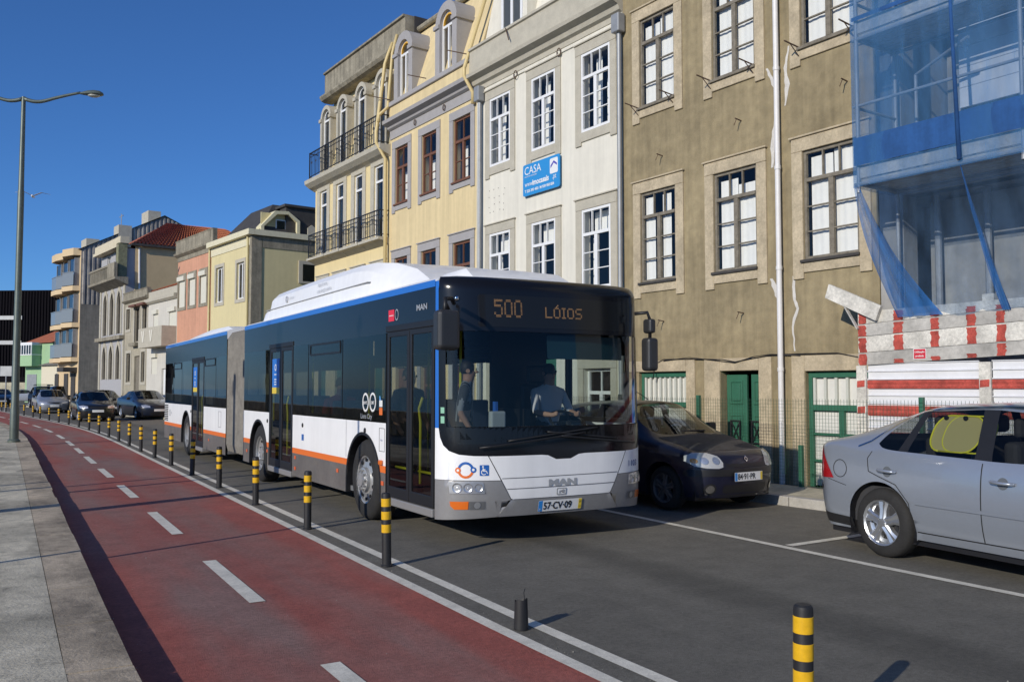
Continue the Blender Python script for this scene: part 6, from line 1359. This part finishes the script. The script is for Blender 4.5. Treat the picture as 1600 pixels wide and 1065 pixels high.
def car_wheel(t, x, y, R_, s, kind):
    rr = R_ * (.66 if kind != 'plain' else .64); w = MB(); w.lathe([(r, x - s * h) for r, h in tyre_prof(R_, .195, rr)], (0, y, R_), 'x', 32, False); T = w.build('wheel', m['tyre'], t, smooth='auto')
    mat = m['alloy'] if kind == 'alloy' else M('wheel_trim', (.10, .10, .105), .4, .3) if kind == 'dark' and 'wheel_trim' not in bpy.data.materials else (bpy.data.materials['wheel_trim'] if kind == 'dark' else m['alloy'])
    rm = MB(); rm.lathe([(rr, x - s * h) if i < 3 else (q, x - s * h) for i, (q, h) in enumerate(((rr, -.006), (rr, .002), (rr, .0), (rr * .93, .012), (rr * .90, .06), (rr * .6, .09), (0.02, .09)))], (0, y, R_), 'x', 32, False); rim = rm.build('rim', mat, T, smooth='auto')
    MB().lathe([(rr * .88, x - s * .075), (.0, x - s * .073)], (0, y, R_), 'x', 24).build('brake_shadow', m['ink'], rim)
    n = 5
    for k in range(n):
        a = 2 * math.pi * (k + .25) / n; sp_ = MB(); ca, sa = math.cos(a), math.sin(a); w0, w1 = rr * .20, rr * .33
        P = []
        for (r, w_, h) in ((rr * .16, w0, .002), (rr * .55, w0 * .95, .012), (rr * .92, w1, .014)):
            for d_, hh in ((-1, h + .012), (-.55, h), (0, h + .010), (.55, h), (1, h + .012)): P.append((x - s * hh, y + r * ca - d_ * w_ * sa, R_ + r * sa + d_ * w_ * ca))
        sp_.add(P, [(i * 5 + j, i * 5 + j + 1, (i + 1) * 5 + j + 1, (i + 1) * 5 + j) for i in range(2) for j in range(4)]); P2 = [(px - s * .05, py, pz) for px, py, pz in P]
        for j0 in (0, 4): sp_.add([P[j0], P[5 + j0], P[10 + j0], P2[j0], P2[5 + j0], P2[10 + j0]], [(0, 1, 4, 3), (1, 2, 5, 4)])
        sp_.build('spoke', mat, rim, smooth='auto')
    MB().lathe([(0, x + s * .002), (rr * .17, x), (rr * .2, x - s * .02)], (0, y, R_), 'x', 18).build('hub_cap', mat, rim, smooth='auto')
def cpatch(t, bv, poly, mode, mat, name, off=.004, step=.05, parent=None, label=None):
    vs, fs = grid_poly(poly, (step, step)); out = []
    for u, w in vs:
        if mode in ('l', 'r'): s = -1 if mode == 'l' else 1; o, d = Vector((s * 2, u, w)), Vector((-s, 0, 0))
        elif mode == 'f': o, d = Vector((u, -1, w)), Vector((0, 1, 0))
        elif mode == 'b': o, d = Vector((u, 8, w)), Vector((0, -1, 0))
        else: o, d = Vector((u, w, 3)), Vector((0, 0, -1))
        h = bv.ray_cast(o, d)
        if h[0] is None: h = bv.find_nearest(o + d * (1.2 if mode in 'lr' else 1.0))
        nn = h[1] if h[1].dot(d) < 0 else -h[1]; out.append((h[0] + nn * off)[:])
    p = MB(); p.add(out, fs); return p.build(name, mat, parent or t, smooth=True, recalc=True, label=label)
def cline(t, bv, pts, mode, w, mat, name, off=.003, parent=None):
    P = MB()
    for (a, b) in zip(pts, pts[1:]):
        d = Vector((b[0] - a[0], b[1] - a[1])); l = d.length; d /= l; nx = Vector((-d.y, d.x)) * w / 2; k = max(1, int(l / .05)); r0 = []
        for i in range(k + 1):
            q = Vector(a) + d * l * i / k
            for sg in (1, -1):
                u, ww = q + nx * sg
                if mode in ('l', 'r'): s = -1 if mode == 'l' else 1; o, dd = Vector((s * 2, u, ww)), Vector((-s, 0, 0))
                elif mode == 'f': o, dd = Vector((u, -1, ww)), Vector((0, 1, 0))
                elif mode == 'b': o, dd = Vector((u, 8, ww)), Vector((0, -1, 0))
                else: o, dd = Vector((u, ww, 3)), Vector((0, 0, -1))
                h = bv.ray_cast(o, dd)
                if h[0] is None: h = bv.find_nearest(o + dd * 1.1)
                nn = h[1] if h[1].dot(dd) < 0 else -h[1]; r0.append((h[0] + nn * off)[:])
        P.add(r0, [(2 * i, 2 * i + 1, 2 * i + 3, 2 * i + 2) for i in range(k)])
    return P.build(name, mat, parent or t)
def place(sp_x, sp_y, wx, wy, th): return (wx - (sp_x * math.cos(th) - sp_y * math.sin(th)), wy - (sp_x * math.sin(th) + sp_y * math.cos(th)), 0)
def plate(t, bv, mode, x0, x1, z0, z1, txt, far=False):
    p = cpatch(t, bv, rrect(x0, x1, z0, z1, .008, 2), mode, m['plate_w'], 'number_plate', .016, .2)
    if far: return p
    P = p.data.vertices; y = min(v.co.y for v in P) - .004
    for v in P: v.co.y = y
    for a, b, mt in ((x0 + .003, x0 + .045, 'plate_b'), (x1 - .04, x1 - .003, 'plate_y')): MB().quad((a, y - .002, z0 + .004), (b, y - .002, z0 + .004), (b, y - .002, z1 - .004), (a, y - .002, z1 - .004)).build('plate_band', m[mt], p, recalc=False)
    vs, fs = text2d(txt, .104, .0018, 'LEFT', .88); q = MB(); q.add([(x0 + .053 + u, y - .003, z0 + .02 + w) for u, w in vs], fs); q.build('plate_figures', m['ink'], p, recalc=False)
    return p
gap = M('panel_gap', (.01, .01, .01), .8)

# dark blue hatchback beside the bus
TH = math.atan2(.56150, .82748)
navyp = M('navy_car_paint', (.006, .007, .023), .45, coat=.4, var=.1, scale=3); dust = M('dusty_navy', (.052, .047, .043), .75, var=.35, scale=4)
ren, bv = car('blue_hatchback', 'dusty dark blue hatchback parked beside the bus, plate 84-91-PR', CLIO, navyp, place(-.80, .73, 1.97, 11.80, TH), TH, 3, 'dark')
cpatch(ren, bv, [(-.60, .30), (-.38, .22), (0, .18), (.38, .22), (.60, .30), (.66, .95), (.35, .90), (-.35, .90), (-.66, .95)], 't', dust, 'bonnet_dust', .002, .04)
for s in (-1, 1):
    P = [(s * .40, .585), (s * .46, .57), (s * .60, .575), (s * .71, .60), (s * .765, .66), (s * .75, .725), (s * .66, .765), (s * .52, .76), (s * .43, .72), (s * .39, .64)]
    h = cpatch(ren, bv, P, 'f', M('lamp_bowl', (.70, .69, .66), .35, .15) if 'lamp_bowl' not in bpy.data.materials else bpy.data.materials['lamp_bowl'], 'headlamp', .004, .03); cpatch(ren, bv, P, 'f', m['lamp_glass'], 'lens', .02, .03, h)
    for cx_, r_, mt in ((.48, .045, m['reflector']), (.61, .042, m['reflector']), (.70, .03, M('lamp_amber', (.8, .35, .05), .3) if 'lamp_amber' not in bpy.data.materials else bpy.data.materials['lamp_amber'])): cpatch(ren, bv, circ(s * cx_, .665, r_, 14), 'f', mt, 'reflector', .012, .05, h)
    f = cpatch(ren, bv, circ(s * .56, .31, .075, 16), 'f', m['black_p'], 'fog_lamp', .004); cpatch(ren, bv, circ(s * .56, .31, .05, 14), 'f', m['chrome'], 'reflector', .01, .05, f)
cpatch(ren, bv, rrect(-.40, .40, .255, .36, .04), 'f', m['ink'], 'lower_grille', .004); cpatch(ren, bv, rrect(-.36, .36, .585, .625, .012), 'f', m['ink'], 'upper_grille', .004)
cpatch(ren, bv, rrect(-.78, .78, .47, .56, .03), 'f', m['black_p'], 'bumper_strip', .006); cpatch(ren, bv, rrect(-.76, .76, .20, .235, .01), 'f', m['black_p'], 'front_spoiler', .006)
cline(ren, bv, [(-.33, .60), (-.38, .70), (-.60, .76)], 'f', .008, gap, 'bonnet_gap'); cline(ren, bv, [(.33, .60), (.38, .70), (.60, .76)], 'f', .008, gap, 'bonnet_gap'); cline(ren, bv, [(-.8, .575), (.8, .575)], 'f', .008, gap, 'bumper_gap')
b = cpatch(ren, bv, [(0, .64), (.032, .675), (0, .715), (-.032, .675)], 'f', m['chrome'], 'maker_badge', .012); cpatch(ren, bv, [(0, .658), (.017, .676), (0, .697), (-.017, .676)], 'f', navyp, 'badge_field', .016, .05, b)
plate(ren, bv, 'f', -.26, .26, .405, .515, '84·91·PR')
for y in ((1.35, 2.2)): cline(ren, bv, [(y, .28), (y, .92)], 'l', .008, gap, 'door_gap')
MB().tube([(-.45, 1.05, .97), (-.1, 1.0, 1.0), (.25, .98, 1.0)], .012, 6).build('wiper', m['black_p'], ren); MB().tube([(.1, 1.02, .98), (.5, 1.08, .985)], .012, 6).build('wiper', m['black_p'], ren)
MB().tube([(0, 1.85, 1.42), (-.02, 2.0, 1.5), (-.03, 2.15, 1.56)], .006, 6).build('aerial', m['black_p'], ren)
# silver saloon
silver = M('silver_car_paint', (.40, .435, .49), .30, .55, coat=.8, var=.02, scale=4)
TH2 = R(25)
cgm = GLASS('saloon_glass', (.62, .64, .62), 1.4)
mon, bv = car('silver_saloon', 'silver saloon car at the right edge with yellow sunshade in window', MOND, silver, place(-.86, 3.70, 3.50, 8.55, TH2), TH2, 3, 'alloy', cgm)
red = M('tail_lamp_red', (.34, .008, .012), .2, coat=.9)
cpatch(mon, bv, [(4.55, 1.0), (4.50, 1.02), (4.45, 1.0), (4.26, .70), (4.58, .69)], 'l', red, 'tail_lamp', .006, .03); cpatch(mon, bv, [(4.55, .935), (4.49, .945), (4.44, .93), (4.27, .70), (4.58, .69)], 'r', red, 'tail_lamp', .006, .03); cpatch(mon, bv, [(-.80, .70), (-.58, .72), (-.58, 1.0), (-.74, 1.0)], 'b', red, 'tail_lamp', .006, .03); cpatch(mon, bv, [(.78, .70), (.60, .72), (.60, .93), (.74, .93)], 'b', red, 'tail_lamp', .006, .03)
seam = M('seam_highlight', (.16, .17, .19), .5)
cline(mon, bv, [(2.62, .30), (2.62, .96)], 'l', .009, gap, 'door_gap'); cline(mon, bv, [(3.80, .99), (3.84, .92), (3.82, .80), (3.70, .76), (3.5, .70), (3.36, .55), (3.32, .33)], 'l', .008, gap, 'door_gap'); cline(mon, bv, [(1.62, .30), (1.62, .9)], 'l', .009, gap, 'door_gap'); cline(mon, bv, [(1.6, .295), (3.3, .295)], 'l', .01, gap, 'sill_gap')
tr = cpatch(mon, bv, [(1.2, .535), (3.28, .545), (3.28, .575), (1.2, .565)], 'l', silver, 'side_moulding', .014, .04)
fc = cline(mon, bv, circ(4.18, .80, .085, 24) + circ(4.18, .80, .085, 24)[:1], 'l', .007, gap, 'fuel_flap'); cpatch(mon, bv, rrect(4.44, 4.72, .575, .62, .01), 'l', m['black_p'], 'bumper_strip', .005, .03)
cpatch(mon, bv, [(4.05, .24), (4.6, .26), (4.64, .36), (4.06, .33)], 'l', m['black_p'], 'bumper_lower', .004, .03); cline(mon, bv, [(4.10, .64), (4.34, .69)], 'l', .006, gap, 'bumper_gap')
for y in (3.60, 2.42):
    hm = MB(); hx = -.93; hm.tube([(hx + .03, y - .105, .815), (hx, y - .08, .818), (hx - .012, y, .82), (hx, y + .08, .822), (hx + .03, y + .105, .822)], .014, 8); cp = cpatch(mon, bv, circ(y, .812, .05, 16), 'l', M('handle_recess', (.12, .13, .14), .4) if 'handle_recess' not in bpy.data.materials else bpy.data.materials['handle_recess'], 'handle_recess', .003); hm.build('handle', silver, cp, smooth=True)
wl = [(3.98, 1.025), (3.86, 1.08), (3.62, 1.30), (3.48, 1.365), (3.2, 1.405), (2.6, 1.43), (2.0, 1.40)]; cline(mon, bv, wl, 'l', .016, m['chrome'], 'window_trim', .006)
# yellow sunshades behind the rear door glass
shade = GLASS('sunshade_mesh', (.55, .50, .35), 1.1); edge = M('sunshade_edge', (.80, .78, .05), .5)
for cx_, w_, off in ((3.02, .25, 0), (2.90, .25, .012)):
    o = rrect(cx_ - w_, cx_ + w_, 1.03, 1.345, .13, 5); pts = []
    for y, z in o: pts.append((-.775 + (z - 1.0) * .60 + off, y, z))
    sd = MB(); sd.quad(*pts); S_ = sd.build('sunshade', M('sunshade_film', (.50, .45, .20), .8) if off == 0 else shade, mon, recalc=False); MB().tube([(x - .006, y, z) for x, y, z in pts + pts[:1]], .008, 6).build('sunshade_rim', edge, S_, smooth=True)
for y in (3.18, 2.98): MB().lathe([(0, -.005), (.022, -.003), (.022, .01)], (-.60, y, 1.325), 'x', 10).build('suction_cup', m['ink'], mon)
# distant cars
blk = M('black_car_paint', (.006, .0065, .008), .3, coat=.8); dgr = M('dark_grey_car_paint', (.02, .022, .027), .35, .2, coat=.8); wht = M('white_car_paint', (.62, .63, .65), .35, .2, coat=.6); sil2 = M('pale_silver_car_paint', (.36, .38, .41), .35, .5, coat=.6); dbl = M('dark_blue_car_paint', (.008, .013, .028), .35, coat=.8)
def far_car(name, label, sp, pm, x, y, th, rack=False, group='cars farther up the street'):
    t, bv = car(name, label, sp, pm, (x, y, 0), th, 2, 'plain', cgd, group=group)
    z = sp['fz'][0]
    for s in (-1, 1):
        P = [(s * .42, z - .14), (s * .74, z - .13), (s * .78, z - .03), (s * .6, z - .0), (s * .42, z - .05)]; cpatch(t, bv, P, 'f', m['reflector'], 'headlamp', .008, .08)
    cpatch(t, bv, rrect(-.4, .4, .24, .36, .03), 'f', m['ink'], 'lower_grille', .005, .1); cpatch(t, bv, rrect(-.34, .34, z - .14, z - .05, .02), 'f', m['ink'], 'upper_grille', .005, .1); plate(t, bv, 'f', -.25, .25, z - .32, z - .21, '', True)
    if rack:
        for y_ in (2.0, 2.9): MB().box(-.6, .6, y_, y_ + .05, 1.8, 1.84).build('roof_bar', m['black_p'], t)
        for s in (-1, 1): MB().box(s * .58 - .02, s * .58 + .02, 1.8, 3.6, 1.74, 1.79).build('roof_rail', m['black_p'], t)
    return t
far_car('black_hatchback', 'black hatchback driving up behind the bus with bright headlamps', CLIO, blk, -19.3, 41.9, R(32))
far_car('dark_estate', 'dark estate car parked near the rear corner of the bus', MOND, dbl, -17.5, 44.6, R(38))
far_car('pale_silver_saloon', 'pale silver saloon following in the lane, left of black hatchback', MOND, sil2, -28.1, 55.2, R(33))
far_car('dark_suv', 'dark grey off-roader parked to the right of the silver saloon', SUV, dgr, -31.7, 64.0, R(37))
far_car('dark_van', 'dark people carrier with roof rack behind the silver saloon', SUV, dbl, -35.4, 68.5, R(35), True)
far_car('grey_hatchback', 'dark hatchback with only its roof showing behind black hatchback', CLIO, dgr, -25.0, 54.4, R(38))
far_car('parked_estate', 'dark car half hidden between black hatchback and dark estate', MOND, blk, -22.2, 50.0, R(38))
far_car('white_hatchback', 'small white car turning at the far end of the street', CLIO, wht, -53.0, 92.5, R(-60))
far_car('far_dark_car', 'dark car at the far left edge beyond the lamp post', MOND, blk, -42.2, 74.5, R(34))

# ------------------------------------------------------------------ people in the bus
def person(label, loc, rz, J, shirt, trousers, hair=True, glasses=False, cap=False, stripes=None):
    t = thing('person', label, 'person', loc, rz, 'people on the bus')
    names = list(J); edges = [('pelvis', 'waist'), ('waist', 'chest'), ('chest', 'neck'), ('neck', 'jaw'), ('jaw', 'crown')]
    for s in 'LR': edges += [('chest', 'sho' + s), ('sho' + s, 'elb' + s), ('elb' + s, 'wri' + s), ('wri' + s, 'han' + s), ('pelvis', 'hip' + s), ('hip' + s, 'kne' + s), ('kne' + s, 'ank' + s), ('ank' + s, 'toe' + s)]
    rad = dict(pelvis=(.15, .115), waist=(.14, .105), chest=(.165, .115), neck=(.055, .055), jaw=(.068, .078), crown=(.075, .085))
    for s in 'LR': rad.update({'sho' + s: (.065, .065), 'elb' + s: (.043, .043), 'wri' + s: (.028, .03), 'han' + s: (.036, .022), 'hip' + s: (.095, .095), 'kne' + s: (.06, .06), 'ank' + s: (.042, .042), 'toe' + s: (.045, .03)})
    me = bpy.data.meshes.new('figure'); me.from_pydata([J[n] for n in names], [(names.index(a), names.index(b)) for a, b in edges], [])
    o = bpy.data.objects.new('figure', me); col.objects.link(o); sk = o.modifiers.new('s', 'SKIN'); su = o.modifiers.new('u', 'SUBSURF'); su.levels = 2; su.render_levels = 2
    for i, n in enumerate(names): me.skin_vertices[0].data[i].radius = rad[n]; me.skin_vertices[0].data[i].use_root = (n == 'pelvis')
    ev = o.evaluated_get(bpy.context.evaluated_depsgraph_get()); bm_ = bpy.data.meshes.new_from_object(ev); bpy.data.objects.remove(o)
    body = bpy.data.objects.new('body', bm_); col.objects.link(body); body.parent = t; bm_.materials.clear()
    for mt in (shirt, trousers, m['skin'], stripes or shirt): bm_.materials.append(mt)
    bone = [(Vector(J[a]), Vector(J[b]), a, b) for a, b in edges]
    for p in bm_.polygons:
        c = p.center; best = None
        for a, b, na, nb in bone:
            ab = b - a; k = max(0, min(1, (c - a).dot(ab) / max(1e-6, ab.length_squared))); d = (c - a - ab * k).length
            if best is None or d < best[0]: best = (d, na, nb, k)
        n2 = best[2]
        p.material_index = 2 if n2 in ('jaw', 'crown') or n2[:3] in ('wri', 'han') else (1 if n2[:3] in ('kne', 'ank', 'toe', 'hip') else (3 if stripes and math.sin(c.x * 60) > .2 else 0)); p.use_smooth = True
    cr = Vector(J['crown']); 
    hd = MB(); hd.lathe([(0, .10), (.04, .094), (.068, .07), (.079, .03), (.077, -.005), (.066, -.05)], (cr.x, cr.y + .022, cr.z), 'z', 16); hd.build('hair' if not cap else 'cap', m['hair'] if not cap else m['black_p'], t, smooth=True)
    ns = MB(); ns.lathe([(0, -.115), (.012, -.09), (.016, -.07)], (cr.x, cr.y, cr.z - .03), 'y', 8); ns.build('nose', m['skin'], t, smooth=True)
    for s in (-1, 1):
        e = MB(); e.lathe([(0, -.006), (.016, -.004), (.014, .004)], (cr.x + s * .033, cr.y - .078, cr.z + .0), 'y', 10); e.build('sunglass_lens' if glasses else 'eye', m['ink'], t)
        e = MB(); e.lathe([(0, .012), (.02, .006), (.024, -.006)], (cr.x + s * .082, cr.y + .01, cr.z - .02), 'x', 10); e.build('ear', m['skin'], t)
    MB().box(cr.x - .022, cr.x + .022, cr.y - .078, cr.y - .07, cr.z - .078, cr.z - .07).build('mouth', M('lips', (.3, .12, .1), .6) if 'lips' not in bpy.data.materials else bpy.data.materials['lips'], t)
    return t
def stand(h=1.62, lean=0, armf=.1):
    k = h / 1.75; J = dict(pelvis=(0, 0, .95 * k), waist=(0, -lean * .3, 1.12 * k), chest=(0, -lean * .6, 1.36 * k), neck=(0, -lean, 1.50 * k), jaw=(0, -lean - .02, 1.58 * k), crown=(0, -lean - .02, 1.66 * k))
    for s, x in (('L', -1), ('R', 1)): J.update({'sho' + s: (x * .19, -lean * .7, 1.41 * k), 'elb' + s: (x * .25, .02, 1.13 * k), 'wri' + s: (x * .24, -armf, .90 * k), 'han' + s: (x * .23, -armf - .05, .82 * k), 'hip' + s: (x * .09, 0, .90 * k), 'kne' + s: (x * .10, -.02, .50 * k), 'ank' + s: (x * .10, .03, .07), 'toe' + s: (x * .11, -.12, .03)})
    return J
def sit(arm=.35, up=.12):
    J = dict(pelvis=(0, 0, .10), waist=(0, .02, .28), chest=(0, .02, .50), neck=(0, .0, .65), jaw=(0, -.02, .73), crown=(0, -.02, .81))
    for s, x in (('L', -1), ('R', 1)): J.update({'sho' + s: (x * .19, .02, .56), 'elb' + s: (x * .25, -.10, .32), 'wri' + s: (x * .17, -arm, .30 + up), 'han' + s: (x * .15, -arm - .07, .33 + up), 'hip' + s: (x * .10, -.02, .10), 'kne' + s: (x * .13, -.44, .12), 'ank' + s: (x * .13, -.42, -.33), 'toe' + s: (x * .13, -.56, -.37)})
    return J
def in_bus(x, y): b = bus.location; return (b.x + x * RN.x + y * RD.x, b.y + x * RN.y + y * RD.y)
wsh = M('white_shirt', (.55, .56, .6), .8); dtr = M('dark_trousers', (.02, .02, .03), .8); stp = M('grey_shirt', (.05, .055, .065), .8); stp2 = M('pale_stripe', (.30, .32, .34), .8); rsh = M('red_top', (.30, .03, .04), .8)
x, y = in_bus(.62, 1.42); person('bus driver in pale shirt and sunglasses behind the steering wheel', (x, y, .98), ROAD_A, sit(.36, .0), wsh, dtr, glasses=True)
x, y = in_bus(-.62, 1.25); person('standing passenger in striped grey shirt behind the left of the windscreen', (x, y, .36), ROAD_A + R(60), stand(1.52, .05), stp, dtr, stripes=stp2)
x, y = in_bus(-.80, 2.35); person('passenger in dark cap behind the front bus door', (x, y, .36), ROAD_A + R(20), stand(1.45), dtr, dtr, cap=True)
x, y = in_bus(-.88, 4.6); person('seated passenger with bare head at the side window of the bus', (x, y, .84), ROAD_A - R(8), sit(.3, .05), rsh, dtr)
